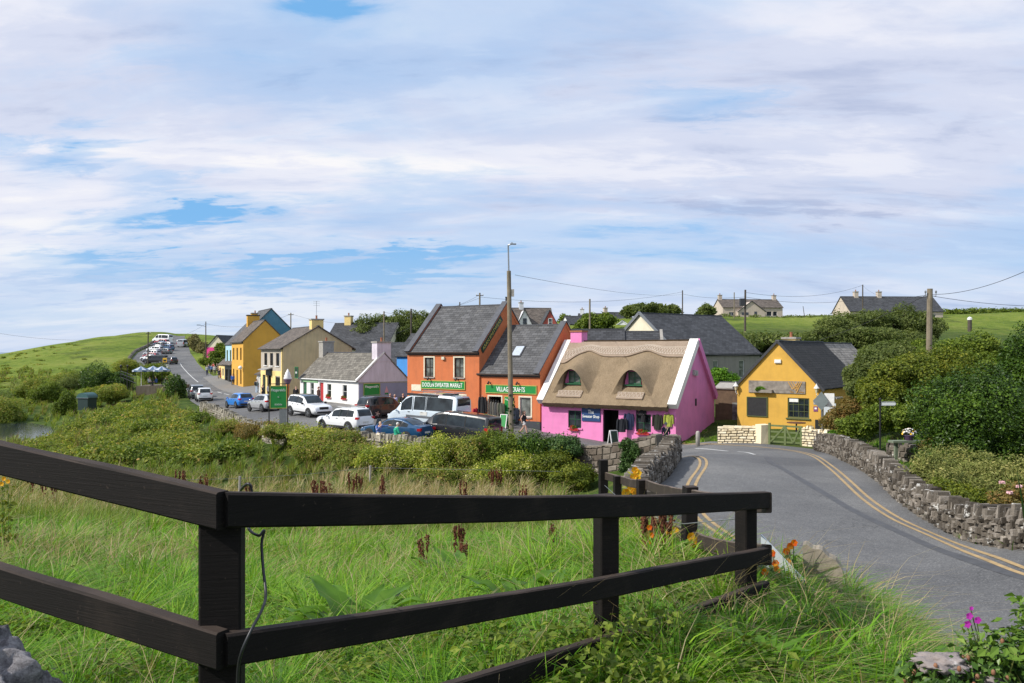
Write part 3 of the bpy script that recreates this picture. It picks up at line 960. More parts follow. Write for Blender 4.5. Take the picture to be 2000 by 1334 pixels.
# cream painted walls at the yellow restaurant
CW = [XY(1402, 49.6), XY(1450, 49.1), XY(1496, 48.4)]
stone_wall('painted_stone_wall', 'cream painted rubble garden wall left of the green gate', CW, lambda t: 0.92 + (.0 if t < .85 else .05), 0.45, M_CREAM, (0.12, 0.2), (0.2, 0.5), 'flat', (0.06, 0.16), (-1, 1), prot=.05)
mb = MB()
z0 = G(1490, 48.3)
mb.cbox((z0[0], z0[1], z0[2] + .5), (0.62, 0.62, 1.25), 0.25, 0, .02)
tag(mb.build('gate_pillar', plaster('cream_plaster', (.80, .68, .47), .1)), 'smooth cream square pillar at the left end of the green gate', 'pillar')
CW2 = [XY(1572, 46.6), XY(1600, 45.6), XY(1618, 44.9)]
stone_wall('painted_stone_wall', 'cream painted rubble wall right of the green gate beside the road sign', CW2, lambda t: 0.98 if t < .35 else 0.78, 0.45, M_CREAM, (0.12, 0.22), (0.2, 0.5), 'upright', (0.08, 0.24), (-1, 1), prot=.05)
# garden wall among the shrubs on the right
GW = [XY(1735, 34.5), XY(1790, 33.5), XY(1850, 33)]
stone_wall('stone_wall', 'shaded grey garden wall behind the shrubs under the fingerpost', GW, lambda t: 1.1, 0.4, M_STONE, (0.18, 0.3), (0.25, 0.5), 'upright', (0.1, 0.2), (-1,), zfun=lambda t: -5.0)
# ---------------------------------------------------------------- buildings
M_ORANGE = plaster('orange_render', (0.58, 0.165, 0.058), .3, (.30, .12, .06))
M_PINK = plaster('pink_limewash', (0.76, 0.235, 0.49), .2, (.50, .22, .34))
M_PINKWHITE = plaster('white_coping', (0.80, 0.78, 0.75), .15)
M_YELLOW = plaster('mustard_render', (0.63, 0.365, 0.062), .2, (.42, .24, .06))
M_OCHRE = plaster('ochre_render', (0.66, 0.36, 0.055), .12, (.4, .25, .1))
M_CREAMR = plaster('cream_render', (0.56, 0.44, 0.25), .35, (.25, .22, .17))
M_CREAML = plaster('pale_yellow_render', (0.82, 0.62, 0.25), .12)
M_PEBBLE = plaster('pebbledash', (0.46, 0.41, 0.34), .4)
M_WHITE = plaster('white_limewash', (0.80, 0.79, 0.76), .16, (.45, .42, .38))
M_LILAC = plaster('weathered_lilac_render', (0.64, 0.58, 0.65), .38, (.30, .27, .28))
M_SLATEBLUE = plaster('blue_grey_paint', (0.29, 0.30, 0.42), .12)
M_GREYR = plaster('grey_render', (0.27, 0.255, 0.22), .45, (.15, .14, .12))
M_IVORY = plaster('ivory_render', (0.72, 0.66, 0.50), .14)
M_TEAL = plaster('teal_render', (0.085, 0.235, 0.33), .1)
M_LBLUE = plaster('light_blue_render', (0.38, 0.60, 0.70), .1)
M_HOUSEW = plaster('house_white', (0.68, 0.69, 0.73), .15)
M_HOUSEB = plaster('house_beige', (0.52, 0.44, 0.37), .2)
M_RED = plaster('red_render', (0.42, 0.085, 0.07), .1)
M_BRIGHTBLUE = plaster('bright_blue_render', (0.07, 0.30, 0.72), .1)
M_SLATE = slate('grey_slate', (0.105, 0.105, 0.108), .5, .26, .30, (.24, .22, .17))
M_SLATE_D = slate('dark_slate', (0.062, 0.064, 0.070), .5, .26, .22, (.17, .17, .16))
M_SLATE_B = slate('black_mossy_slate', (0.028, 0.027, 0.026), .4, .22, .3, (.10, .09, .08))
M_SLATE_L = slate('old_pale_slate', (0.175, 0.160, 0.135), .42, .24, .7, (.40, .38, .33))
M_SLATE_BR = slate('brown_slate', (0.135, 0.112, 0.095), .5, .26, .4, (.28, .25, .19))
M_DARKTRIM = simple('dark_trim', (0.035, 0.036, 0.042), .6)
M_COPE = simple('dark_coping', (0.085, 0.088, 0.100), .8, 0, .2, 3, .2)
M_GUTTER = simple('black_gutter', (0.025, 0.025, 0.027), .4)
M_IVFRAME = simple('ivory_frame', (0.72, 0.66, 0.50), .7)
M_DKFRAME = simple('dark_brown_frame', (0.045, 0.026, 0.018), .5)
M_WHFRAME = simple('white_frame', (0.75, 0.75, 0.73), .5)
M_GRFRAME = simple('green_frame', (0.02, 0.11, 0.045), .45)
M_GRN = simple('sign_green', (0.012, 0.235, 0.045), .45, 0, .08)
M_GRNDK = simple('sign_dark_green', (0.012, 0.035, 0.018), .5)
M_GOLD = simple('sign_gold', (0.50, 0.42, 0.10), .5)
M_LETTER = simple('sign_white', (0.82, 0.84, 0.80), .5, 0, .03)
M_NAVY = simple('sign_navy', (0.018, 0.055, 0.16), .45)
M_GLASS = glassy('window_glass')
M_GLASSL = glassy('curtained_glass', (.12, .13, .12), .12)
M_BLACK = simple('black_paint', (0.012, 0.012, 0.012), .5)
M_CHIM = simple('chimney_pot', (0.32, 0.12, 0.06), .8)
M_CONC = simple('concrete', (0.33, 0.31, 0.28), .9, 0, .2, 5, .3)
M_METAL = simple('grey_metal', (0.30, 0.31, 0.32), .45, .8, .1)
M_RUST = simple('red_brown_paint', (0.25, 0.05, 0.03), .7)
M_REDP = simple('red_paint', (0.42, 0.03, 0.03), .55)
M_ORANGEP = simple('orange_paint', (0.70, 0.22, 0.04), .55)
M_INSIDE = simple('dark_interior', (0.010, 0.009, 0.008), .95)
def faceframe(face, W, D):
 if face == 'front': return Vector((0, 0, 0)), Vector((1, 0, 0)), Vector((0, -1, 0)), W
 if face == 'back': return Vector((W, D, 0)), Vector((-1, 0, 0)), Vector((0, 1, 0)), W
 if face == 'right': return Vector((W, 0, 0)), Vector((0, 1, 0)), Vector((1, 0, 0)), D
 return Vector((0, D, 0)), Vector((0, -1, 0)), Vector((-1, 0, 0)), D
def wall_face(mb, O, U, N, L, Hh, holes, depth=0.16, z0=-0.6, mi=0):
 us = sorted(set([0, L] + [a for h_ in holes for a in (h_[0], h_[2])]))
 zs = sorted(set([z0, Hh] + [a for h_ in holes for a in (h_[1], h_[3])]))
 pt = lambda u, z, d=0.0: O + U * u + Vector((0, 0, z)) - N * d
 for i in range(len(us) - 1):
  for j in range(len(zs) - 1):
   uc, zc = (us[i] + us[i + 1]) / 2, (zs[j] + zs[j + 1]) / 2
   if any(a[0] < uc < a[2] and a[1] < zc < a[3] for a in holes):
    continue
   mb.quad(pt(us[i], zs[j]), pt(us[i + 1], zs[j]), pt(us[i + 1], zs[j + 1]), pt(us[i], zs[j + 1]), mi)
 for a in holes:
  u0, z0_, u1, z1 = a[:4]
  mb.quad(pt(u0, z0_), pt(u0, z0_, depth), pt(u0, z1, depth), pt(u0, z1), mi)
  mb.quad(pt(u1, z0_, depth), pt(u1, z0_), pt(u1, z1), pt(u1, z1, depth), mi)
  mb.quad(pt(u0, z1), pt(u0, z1, depth), pt(u1, z1, depth), pt(u1, z1), mi)
  mb.quad(pt(u0, z0_, depth), pt(u0, z0_), pt(u1, z0_), pt(u1, z0_, depth), mi)
class House:
 def __init__(self, name, label, cat, FL, rz, W, D, eave, ridge, axis='x', wall=None, roof=None, over=0.18, verge=0.12, holes=None, roof_t=0.11, gable_mats=None, base=0.6, group=None, noroof=False, ridge_off=0.5):
  self.W, self.D, self.eave, self.ridge, self.axis = W, D, eave, ridge, axis
  self.F = Frame(FL, rz); self.rz = rz
  self.root = thing(name, label, cat, FL, rz, group)
  self.wallm, self.roofm = wall, roof
  holes = holes or {}
  self.holes = holes
  gable_mats = gable_mats or {}
  for face in ('front', 'right', 'back', 'left'):
   O, U, N, L = faceframe(face, W, D)
   mb = MB()
   wall_face(mb, O, U, N, L, eave, holes.get(face, []), z0=-base)
   if (axis == 'x' and face in ('left', 'right')) or (axis == 'y' and face in ('front', 'back')):
    k = ridge_off if face in ('right', 'front') else 1 - ridge_off
    mb.poly([O + Vector((0, 0, eave)), O + U * L + Vector((0, 0, eave)), O + U * (L * k) + Vector((0, 0, ridge - .02))])
   mb.build('wall', gable_mats.get(face, wall), self.root)
  if not noroof:
   mb = MB()
   if axis == 'x':
    a, b_ = D * ridge_off, D * (1 - ridge_off)
    self.slab(mb, [(-verge, 0, eave), (W + verge, 0, eave), (W + verge, a, ridge), (-verge, a, ridge)], Vector((0, -1, -(ridge - eave) / a)), over, roof_t)
    self.slab(mb, [(W + verge, D, eave), (-verge, D, eave), (-verge, a, ridge), (W + verge, a, ridge)], Vector((0, 1, -(ridge - eave) / b_)), over, roof_t)
   else:
    a = W * ridge_off
    self.slab(mb, [(0, D + verge, eave), (0, -verge, eave), (a, -verge, ridge), (a, D + verge, ridge)], Vector((-1, 0, -(ridge - eave) / a)), over, roof_t)
    self.slab(mb, [(W, -verge, eave), (W, D + verge, eave), (a, D + verge, ridge), (a, -verge, ridge)], Vector((1, 0, -(ridge - eave) / (W - a))), over, roof_t)
   self.roof = mb.build('roof', roof, self.root)
   mb = MB()
   if axis == 'x':
    mb.bar((-verge, D * ridge_off, ridge + roof_t), (W + verge, D * ridge_off, ridge + roof_t), .26, .09)
   else:
    mb.bar((W * ridge_off, -verge, ridge + roof_t), (W * ridge_off, D + verge, ridge + roof_t), .26, .09)
   mb.build('ridge_cap', M_COPE, self.roof)
 def slab(self, mb, q, dn, over, t):
  dn = dn.normalized()
  a, b_, c, d = [Vector(p) for p in q]
  a = a + dn * over; b_ = b_ + dn * over
  n = (b_ - a).cross(d - a).normalized()
  top = [p + n * t for p in (a, b_, c, d)]
  bot = [p + n * 0.012 for p in (a, b_, c, d)]
  mb.add(top + bot, ((0, 1, 2, 3), (7, 6, 5, 4), (4, 5, 1, 0), (5, 6, 2, 1), (6, 7, 3, 2), (7, 4, 0, 3)))
 def pt(self, face, u, z, d=0.0):
  O, U, N, L = faceframe(face, self.W, self.D)
  return O + U * u + Vector((0, 0, z)) + N * d
 def fbox(self, mb, face, u0, z0, u1, z1, d0, d1, mi=0):
  O, U, N, L = faceframe(face, self.W, self.D)
  p = O + U * u0 + N * d0 + Vector((0, 0, z0)); q = O + U * u1 + N * d1 + Vector((0, 0, z1))
  mb.box((min(p.x, q.x), min(p.y, q.y), z0), (max(p.x, q.x), max(p.y, q.y), z1), mi)
 def window(self, face, r, frame=None, nx=2, nz=2, glass=None, sill=None, surround=None, fw=.05, rec=.11, bar=.03, curtain=None):
  u0, z0, u1, z1 = r
  mb = MB()
  self.fbox(mb, face, u0, z0, u1, z1, -rec - .03, -rec)
  pane = mb.build('window', glass or M_GLASS, self.root)
  mb = MB()
  d0, d1 = -rec + .003, -rec + .05
  for a in ((u0, z0, u0 + fw, z1), (u1 - fw, z0, u1, z1), (u0 + fw, z1 - fw, u1 - fw, z1), (u0 + fw, z0, u1 - fw, z0 + fw)):
   self.fbox(mb, face, *a, d0, d1)
  for i in range(1, nx):
   u = u0 + (u1 - u0) * i / nx
   self.fbox(mb, face, u - bar / 2, z0 + fw, u + bar / 2, z1 - fw, d0, d1 - .012)
  for j in range(1, nz):
   z = z0 + (z1 - z0) * j / nz
   self.fbox(mb, face, u0 + fw, z - bar / 2, u1 - fw, z + bar / 2, d0, d1 - .016)
  mb.build('frame', frame or M_WHFRAME, pane)
  if sill:
   mb = MB()
   self.fbox(mb, face, u0 - .10, z0 - .09, u1 + .10, z0 - .002, -.02, .09)
   mb.build('sill', sill, pane)
  if surround:
   mb = MB(); s = .11
   self.fbox(mb, face, u0 - s, z0 - .02, u0 - .002, z1 + s, -.04, .03)
   self.fbox(mb, face, u1 + .002, z0 - .02, u1 + s, z1 + s, -.04, .03)
   self.fbox(mb, face, u0 - .002, z1 + .002, u1 + .002, z1 + s, -.04, .028)
   mb.build('surround', surround, pane)
  if curtain:
   mb = MB()
   for a, c in ((.06, .30), (.70, .94)):
    w = u1 - u0
    self.fbox(mb, face, u0 + w * a, z0 + fw, u0 + w * c, z1 - fw, -rec - .001, -rec + .002)
   mb.build('curtain', curtain, pane)
  return pane
 def door(self, face, r, mat, rec=.12, open_=False, frame=None):
  u0, z0, u1, z1 = r
  mb = MB()
  if open_:
   self.fbox(mb, face, u0, z0, u1, z1, -1.6, -1.55)
   self.fbox(mb, face, u0 - .02, z0, u0, z1, -1.6, -.17); self.fbox(mb, face, u1, z0, u1 + .02, z1, -1.6, -.17)
   self.fbox(mb, face, u0, z1, u1, z1 + .02, -1.6, -.17)
   d = mb.build('doorway', M_INSIDE, self.root)
   mb = MB()
   self.fbox(mb, face, u0 + .002, z0, u0 + .05, z1 - .01, -1.0, -.14)
   mb.build('door', mat, d)
  else:
   self.fbox(mb, face, u0 + .02, z0, u1 - .02, z1 - .01, -rec - .05, -rec)
   h2 = (z1 - z0)
   for a, c in ((.08, .42), (.5, .94)):
    self.fbox(mb, face, u0 + .14, z0 + h2 * a, u1 - .14, z0 + h2 * c, -rec, -rec + .018)
   d = mb.build('door', mat, self.root)
   mb = MB()
   self.fbox(mb, face, u1 - .13, z0 + 1.0, u1 - .08, z0 + 1.12, -rec, -rec + .06)
   mb.build('handle', M_METAL, d)
  if frame:
   mb = MB(); s = .1
   self.fbox(mb, face, u0 - s, z0, u0 - .002, z1 + s, -.04, .03); self.fbox(mb, face, u1 + .002, z0, u1 + s, z1 + s, -.04, .03)
   self.fbox(mb, face, u0 - .002, z1 + .002, u1 + .002, z1 + s, -.04, .028)
   mb.build('door_frame', frame, d)
  return d
 def chimney(self, x, y, z0, z1, sx, sy, mat, pots=1, cap=True, capm=None, potm=None):
  mb = MB()
  mb.box((x - sx / 2, y - sy / 2, z0), (x + sx / 2, y + sy / 2, z1))
  c = mb.build('chimney', mat, self.root)
  if cap:
   mb = MB()
   mb.box((x - sx / 2 - .07, y - sy / 2 - .07, z1 + .002), (x + sx / 2 + .07, y + sy / 2 + .07, z1 + .14))
   mb.build('chimney_cap', capm or M_CONC, c)
  for k in range(pots):
   mb = MB()
   o_ = (k - (pots - 1) / 2) * min(.38, max(sx, sy) / pots)
   ox, oy = (o_, 0) if sx >= sy else (0, o_)
   mb.lathe((x + ox, y + oy, z1 + (.14 if cap else 0)), [(.12, 0), (.10, .08), (.095, .30), (.12, .33), (.12, .37), (.08, .37)], 10)
   mb.build('chimney_pot', potm or M_CHIM, c)
  return c
 def gutter(self, face='front', pipe=None, col=None, drop=0.05):
  mb = MB()
  O, U, N, L = faceframe(face, self.W, self.D)
  p0 = O + N * .2 + Vector((0, 0, self.eave - drop)); p1 = p0 + U * L
  mb.bar(p0, p1, .12, .09)
  self.fbox(mb, face, 0, self.eave - .2 - drop, L, self.eave - drop - .02, .004, .03)
  if pipe is not None:
   a = O + U * pipe + N * .07
   mb.tube([a + Vector((0, 0, self.eave - .1)), a + Vector((0, 0, -.2))], .045, 8)
  mb.build('gutter', col or M_GUTTER, self.root)
def along(rz):
 return Vector((math.cos(rz), math.sin(rz), 0))
def corner(px, d, z):
 return Vector(((px - 1000) / FPX * d, d, z))
def sign_board(F, x, y, z, w, hh, label, cat='sign', board=None, border=None, lines=(), rz=None, name='shop_sign', th=.05, lm=None, extra=None):
 """board whose back touches the wall; x, z are its centre in the house frame, y the wall surface"""
 p = F.w(x, y, z)
 r = thing(name, label, cat, p, F.rz if rz is None else rz)
 mb = MB()
 mb.box((-w / 2, -th, -hh / 2), (w / 2, -.002, hh / 2))
 mb.build('board', board, r)
 if border:
  mb = MB(); t = min(.045, hh * .08)
  for a in ((-w / 2, hh / 2 - t, w / 2, hh / 2), (-w / 2, -hh / 2, w / 2, -hh / 2 + t), (-w / 2, -hh / 2 + t, -w / 2 + t, hh / 2 - t), (w / 2 - t, -hh / 2 + t, w / 2, hh / 2 - t)):
   mb.box((a[0], -th - .012, a[1]), (a[2], -th - .001, a[3]))
  mb.build('border', border, r)
 for (txt, tw, tht, tx, tz) in lines:
  text_mesh('lettering', txt, tw, tht, lm or M_LETTER, r, (tx, -th - .008, tz), bold=.012)
 return r
def dark_lamp(F, x, z, label):
 r = thing('sign_spotlight', label, 'spotlight', F.w(x, 0, z), F.rz, 'black spotlights over the shop signs')
 mb = MB(); mb.tube([(0, -.002, 0), (0, -.25, .10)], .018, 6); mb.box((-.05, -.02, -.06), (.05, -.001, .06))
 mb.build('arm', M_BLACK, r)
 mb = MB(); mb.tube([(0, -.22, .14), (0, -.36, -.05)], [.05, .085], 10)
 mb.build('lamp_head', M_BLACK, r)
# ---- orange pair ---------------------------------------------------------
TH = math.radians(-32)
U = along(TH); BK = Vector((-U.y, U.x, 0))
VC_R = corner(1055, 60.5, -5.72)
VCW = 5.55
VC_L = VC_R - U * VCW
vc_dr = (2.95, 0.05, 3.85 - .0, 2.5)
def coped(Hs, front_u, capm, wallm, w=.42, up=.30, end_over=.35):
 """raised parapets with dark copings along a gable; front_u = x positions"""
 for x in front_u:
  a = Hs.D / 2
  dz = Hs.ridge - Hs.eave
  for (y0, y1) in ((-.12, a), (Hs.D + .12, a)):
   mb = MB()
   e = -(0.12) * dz / a
   p0 = (x, y0, Hs.eave + e + .17); p1 = (x, y1, Hs.ridge + .17)
   mb.bar(p0, p1, w, up)
   mb.build('parapet', wallm, Hs.root)
   mb = MB()
   mb.bar((x, y0 - (.22 if y0 < a else -.22), Hs.eave + e + .13 - .2 * dz / a + .22), (x, y1, Hs.ridge + .36), w + .1, .08)
   mb.build('coping', capm, Hs.root)
vc = House('shop_building', 'lower orange shop with the VILLAGE CRAFTS sign and roof skylight', 'shop', VC_L, TH, VCW, 8.0, 4.05, 7.75, 'x', M_ORANGE, M_SLATE, .22, .0,
           {'front': [(1.0, .05, 2.15, 2.3), (4.0 - .2, .85, 4.75, 2.3)]})
vc.door('front', (1.0, .05, 2.15, 2.3), M_DKFRAME, open_=True, frame=M_IVFRAME)
vc.window('front', (3.8, .85, 4.75, 2.3), M_WHFRAME, 1, 1, M_GLASSL, M_CONC, M_IVFRAME)
vc.gutter('front', None, M_DKFRAME)
coped(vc, (VCW - .18,), M_COPE, M_ORANGE)
mb = MB(); vc.fbox(mb, 'front', -.0, -.5, 1.0 - .11, .55, .002, .03); vc.fbox(mb, 'front', 2.27, -.5, VCW, .55, .002, .03); vc.fbox(mb, 'right', 0, -.5, 8, .5, .002, .03)
mb.build('plinth', simple('dark_plinth', (.045, .05, .06), .8), vc.root)
# roof window on the slope
sl = (7.75 - 4.05) / 4.0
nrm = Vector((0, -sl, 1)).normalized()
sd = Vector((0, 1, sl)).normalized()
c0 = Vector((2.62, 1.75, 4.05 + 1.75 * sl)) + nrm * .12
mb = MB()
mb.bar(c0 - sd * .62, c0 + sd * .62, .95, .10, nrm)
wf = mb.build('skylight', M_DARKTRIM, vc.root)
mb = MB(); mb.bar(c0 - sd * .52 + nrm * .055, c0 + sd * .52 + nrm * .055, .74, .02, nrm)
mb.build('pane', simple('sky_glass', (.45, .50, .56), .1), wf)
# tall orange building
OB_R = corner(936, 63.2, -5.62)
OBW = 7.1
OB_L = OB_R - U * OBW
ob = House('shop_building', 'tall orange shop with two upstairs windows and steep slate roof', 'shop', OB_L, TH, OBW, 8.0, 5.6, 9.35, 'x', M_ORANGE, M_SLATE, .22, .0,
           {'front': [(1.8, 3.6, 2.7, 5.15), (4.75, 3.6, 5.65, 5.15), (1.75, .9, 2.85, 2.2), (4.7, .9, 5.8, 2.2)]})
for r in ((1.8, 3.6, 2.7, 5.15), (4.75, 3.6, 5.65, 5.15)):
 ob.window('front', r, M_DKFRAME, 2, 2, M_GLASSL, M_CONC, M_IVFRAME, .07, .11, .05)
for r in ((1.75, .9, 2.85, 2.2), (4.7, .9, 5.8, 2.2)):
 ob.window('front', r, M_DKFRAME, 2, 2, M_GLASS, M_CONC, M_IVFRAME, .07, .11, .05)
ob.gutter('front', None, M_DKFRAME)
coped(ob, (.18, OBW - .18), M_COPE, M_ORANGE)
ob.chimney(OBW - .3, 4.4, 9.0, 9.75, .5, .6, M_COPE, 1, False, None, M_DARKTRIM)
sign_board(ob.F, 3.62, -.01, 2.98, 4.35, .68, 'green board lettered DOOLIN SWEATER MARKET on the tall orange shop', board=M_GRN, border=M_GOLD, lines=(('DOOLIN SWEATER MARKET', 3.95, .34, -.05, 0),))
sign_board(vc.F, 3.0, -.01, 2.88, 4.55, .66, 'green board lettered VILLAGE CRAFTS over the doorway', board=M_GRN, border=M_GOLD, lines=(('VILLAGE CRAFTS', 2.55, .36, 0.0, 0),))
for x in (2.35, 5.1):
 dark_lamp(ob.F, x, 3.42, 'black spotlight over the sweater market sign, ' + ('at its left end' if x < 3 else 'towards its right end'))
for x in (1.15, 3.7):
 dark_lamp(vc.F, x, 3.32, 'black spotlight over the village crafts sign, ' + ('near its left end' if x < 2 else 'behind the wooden pole'))
# slanting ARAN KNITWEAR board on the upper part of the right gable wall
p = Vector(ob.F.w(OBW + .002, 1.72, 7.02))
r = thing('shop_sign', 'dark green slanted board lettered ARAN KNITWEAR under the gable edge', 'sign', p, TH + math.radians(90))
ang = math.atan2(9.35 - 5.6, 4.0)
r.rotation_euler = (Matrix.Rotation(TH + math.radians(90), 3, 'Z') @ Matrix.Rotation(-ang, 3, 'Y')).to_euler()
mb = MB(); mb.box((-1.95, -.05, -.26), (1.95, -.002, .26)); mb.build('board', M_GRNDK, r)
text_mesh('lettering', 'ARAN KNITWEAR', 3.5, .28, M_GOLD, r, (0, -.058, 0))
# small plates between
sign_board(ob.F, .95, -.01, 2.72, 1.0, .5, 'small cream notice on the orange wall beside the market sign', board=M_IVFRAME, lines=(), name='notice_board', th=.03)
sign_board(ob.F, 3.75, -.01, 1.95, .95, .75, 'small green notice between the lower windows of the tall orange shop', board=M_GRN, border=M_GOLD, lines=(("Fitzgerald's", .7, .14, 0, .12),), name='notice_board', th=.03)
sign_board(vc.F, 2.85, -.01, 1.42, .85, 1.85, "tall green Fitzgerald's panel beside the village crafts doorway", board=M_GRN, border=M_GOLD, lines=(("Fitzgerald's", .68, .15, 0, .68), ('Aran sweaters', .5, .08, 0, -.25), ('and crafts', .45, .08, 0, -.45)), name='shop_sign', th=.03)
mb = MB(); mb.box((-.13, -.16, -.1), (.13, -.002, .12)); mb.tube([(0, -.16, 0), (0, -.17, 0)], .04, 8)
r = mb.build('alarm_box', simple('cream_plastic', (.66, .62, .48), .5), None, False, ob.F.w(3.7, 0, 5.1), TH)
tag(r, 'cream alarm box under the eaves between the upstairs windows', 'alarm box')
# ---- pink thatched shop ---------------------------------------------------
PFL = corner(1058, 60.0, -6.4); PFR = corner(1320, 54.5, -6.4)
PW_ = (PFR - PFL).length
PT = math.atan2(PFR.y - PFL.y, PFR.x - PFL.x)
PD = 7.9
PE, PR = 2.9, 6.85
ph_holes = {'front': [(2.2, .95, 3.25, 2.2), (4.95, .02, 6.15, 2.35), (8.0 - .55, .95, 8.55, 2.15)]}
pk = House('thatched_shop', 'pink thatched cottage shop with two eyebrow dormer windows', 'shop', PFL, PT, PW_, PD, PE, PR, 'x', M_PINK, M_SLATE, holes=ph_holes, noroof=True)
pk.window('front', ph_holes['front'][0], M_GRFRAME, 2, 2, M_GLASS, M_PINK)
pk.window('front', ph_holes['front'][2], M_GRFRAME, 2, 2, M_GLASS, M_PINK)
pk.door('front', ph_holes['front'][1], M_BLACK, open_=True)
pk.chimney(.95, PD / 2 + .1, PR - .6, PR + 1.05, .95, .95, M_PINK, 0, False)
mb = MB(); mb.box((.42, PD / 2 - .43, PR + 1.052), (1.48, PD / 2 + .63, PR + 1.17)); mb.build('chimney_cap', M_CHIM, pk.root)
# copings
for x, wd in ((.12, .55), (PW_ - .1, .62)):
 for y0, y1 in ((-.35, PD / 2), (PD + .1, PD / 2)):
  sl_ = (PR - PE) / (PD / 2)
  z0_ = PE + (y0 if y0 < 1 else PD - y0) * sl_
  mb = MB()
  mb.bar((x, y0, z0_ + .22), (x, y1, PR + .32), wd, .46)
  mb.build('gable_coping', M_PINKWHITE if y0 < 1 else M_PINK, pk.root)
# thatch
mt, g, b = new_mat('thatch')
tc = g.new('ShaderNodeTexCoord')
uvm = g.mapping(tc.outputs['UV'], scale=(26, 2.2, 1))
n1 = g.noise(uvm, 1.0, 6, 0.7)
n2 = g.noise(tc.outputs['Object'], 1.1, 6, 0.65)
n3 = g.noise(tc.outputs['Object'], 30, 4, 0.7)
c = g.ramp(g.math('ADD', g.math('MULTIPLY', n1, .55), g.math('MULTIPLY', n3, .45)), [(0.3, (.125, .094, .060)), (0.5, (.275, .208, .135)), (0.72, (.44, .355, .245))])
c = g.mix(0.6, c, g.ramp(n2, [(0.3, (.72, .70, .66)), (0.7, (1.15, 1.13, 1.1))]), 'MULTIPLY')
g.link(c, b.inputs['Base Color']); b.inputs['Roughness'].default_value = .95; b.inputs['Specular IOR Level'].default_value = .1
bump(g, b, g.math('ADD', n1, n3), 0.9, 0.05)
M_THATCH = mt
mt, g, b = new_mat('ridge_thatch')
tc = g.new('ShaderNodeTexCoord')
n3 = g.noise(tc.outputs['Object'], 24, 4, 0.7)
n2 = g.noise(tc.outputs['Object'], 1.3, 5, 0.65)
c = g.ramp(n3, [(0.3, (.21, .155, .11)), (0.7, (.40, .315, .24))])
c = g.mix(0.6, c, g.ramp(n2, [(0.3, (.75, .74, .72)), (0.7, (1.12, 1.1, 1.08))]), 'MULTIPLY')
g.link(c, b.inputs['Base Color']); b.inputs['Roughness'].default_value = .95
bump(g, b, n3, 0.9, 0.04)
M_RTHATCH = mt
M_SPAR = simple('hazel_spar', (.54, .46, .375), .9)
psl = (PR - PE) / (PD / 2)
zb = lambda y: PE + psl * y
PN = Vector((0, -psl, 1)).normalized()
DORM = ((2.35, 1.0), (7.05, 1.0))
HH = lambda y: max(0.0, 1.66 - .60 * (y - .40))
def hood_unused(x, y):
 """height of the dormer swelling above the slope"""
 v = 0.0
 for xc, k in DORM:
  a = (x - xc) / 1.72
  if abs(a) < 1:
   bell = (0.5 + 0.5 * math.cos(math.pi * a)) ** 0.62
   v = max(v, bell * max(0.0, (zb(.62) + 1.50 + .50 * (y - .62)) - zb(y) - .20))
 return v
x0, x1 = .38, PW_ - .38
mb = MB()
rows = []
for i in range(0, 41):
 t = i / 40
 y = -.42 + t * (PD / 2 + .42)
 row = []
 for j in range(0, 97):
  x = x0 + (x1 - x0) * j / 96
  th_ = .34 + .04 * mnoise.noise((x * 1.3, y * 1.3, 1.0)) + .03 * mnoise.noise((x * 6, y * 4, 3.0))
  # slack where the window openings sit
  row.append(Vector((x, y, zb(y))) + PN * th_)
 rows.append(row)
mb.grid(rows)
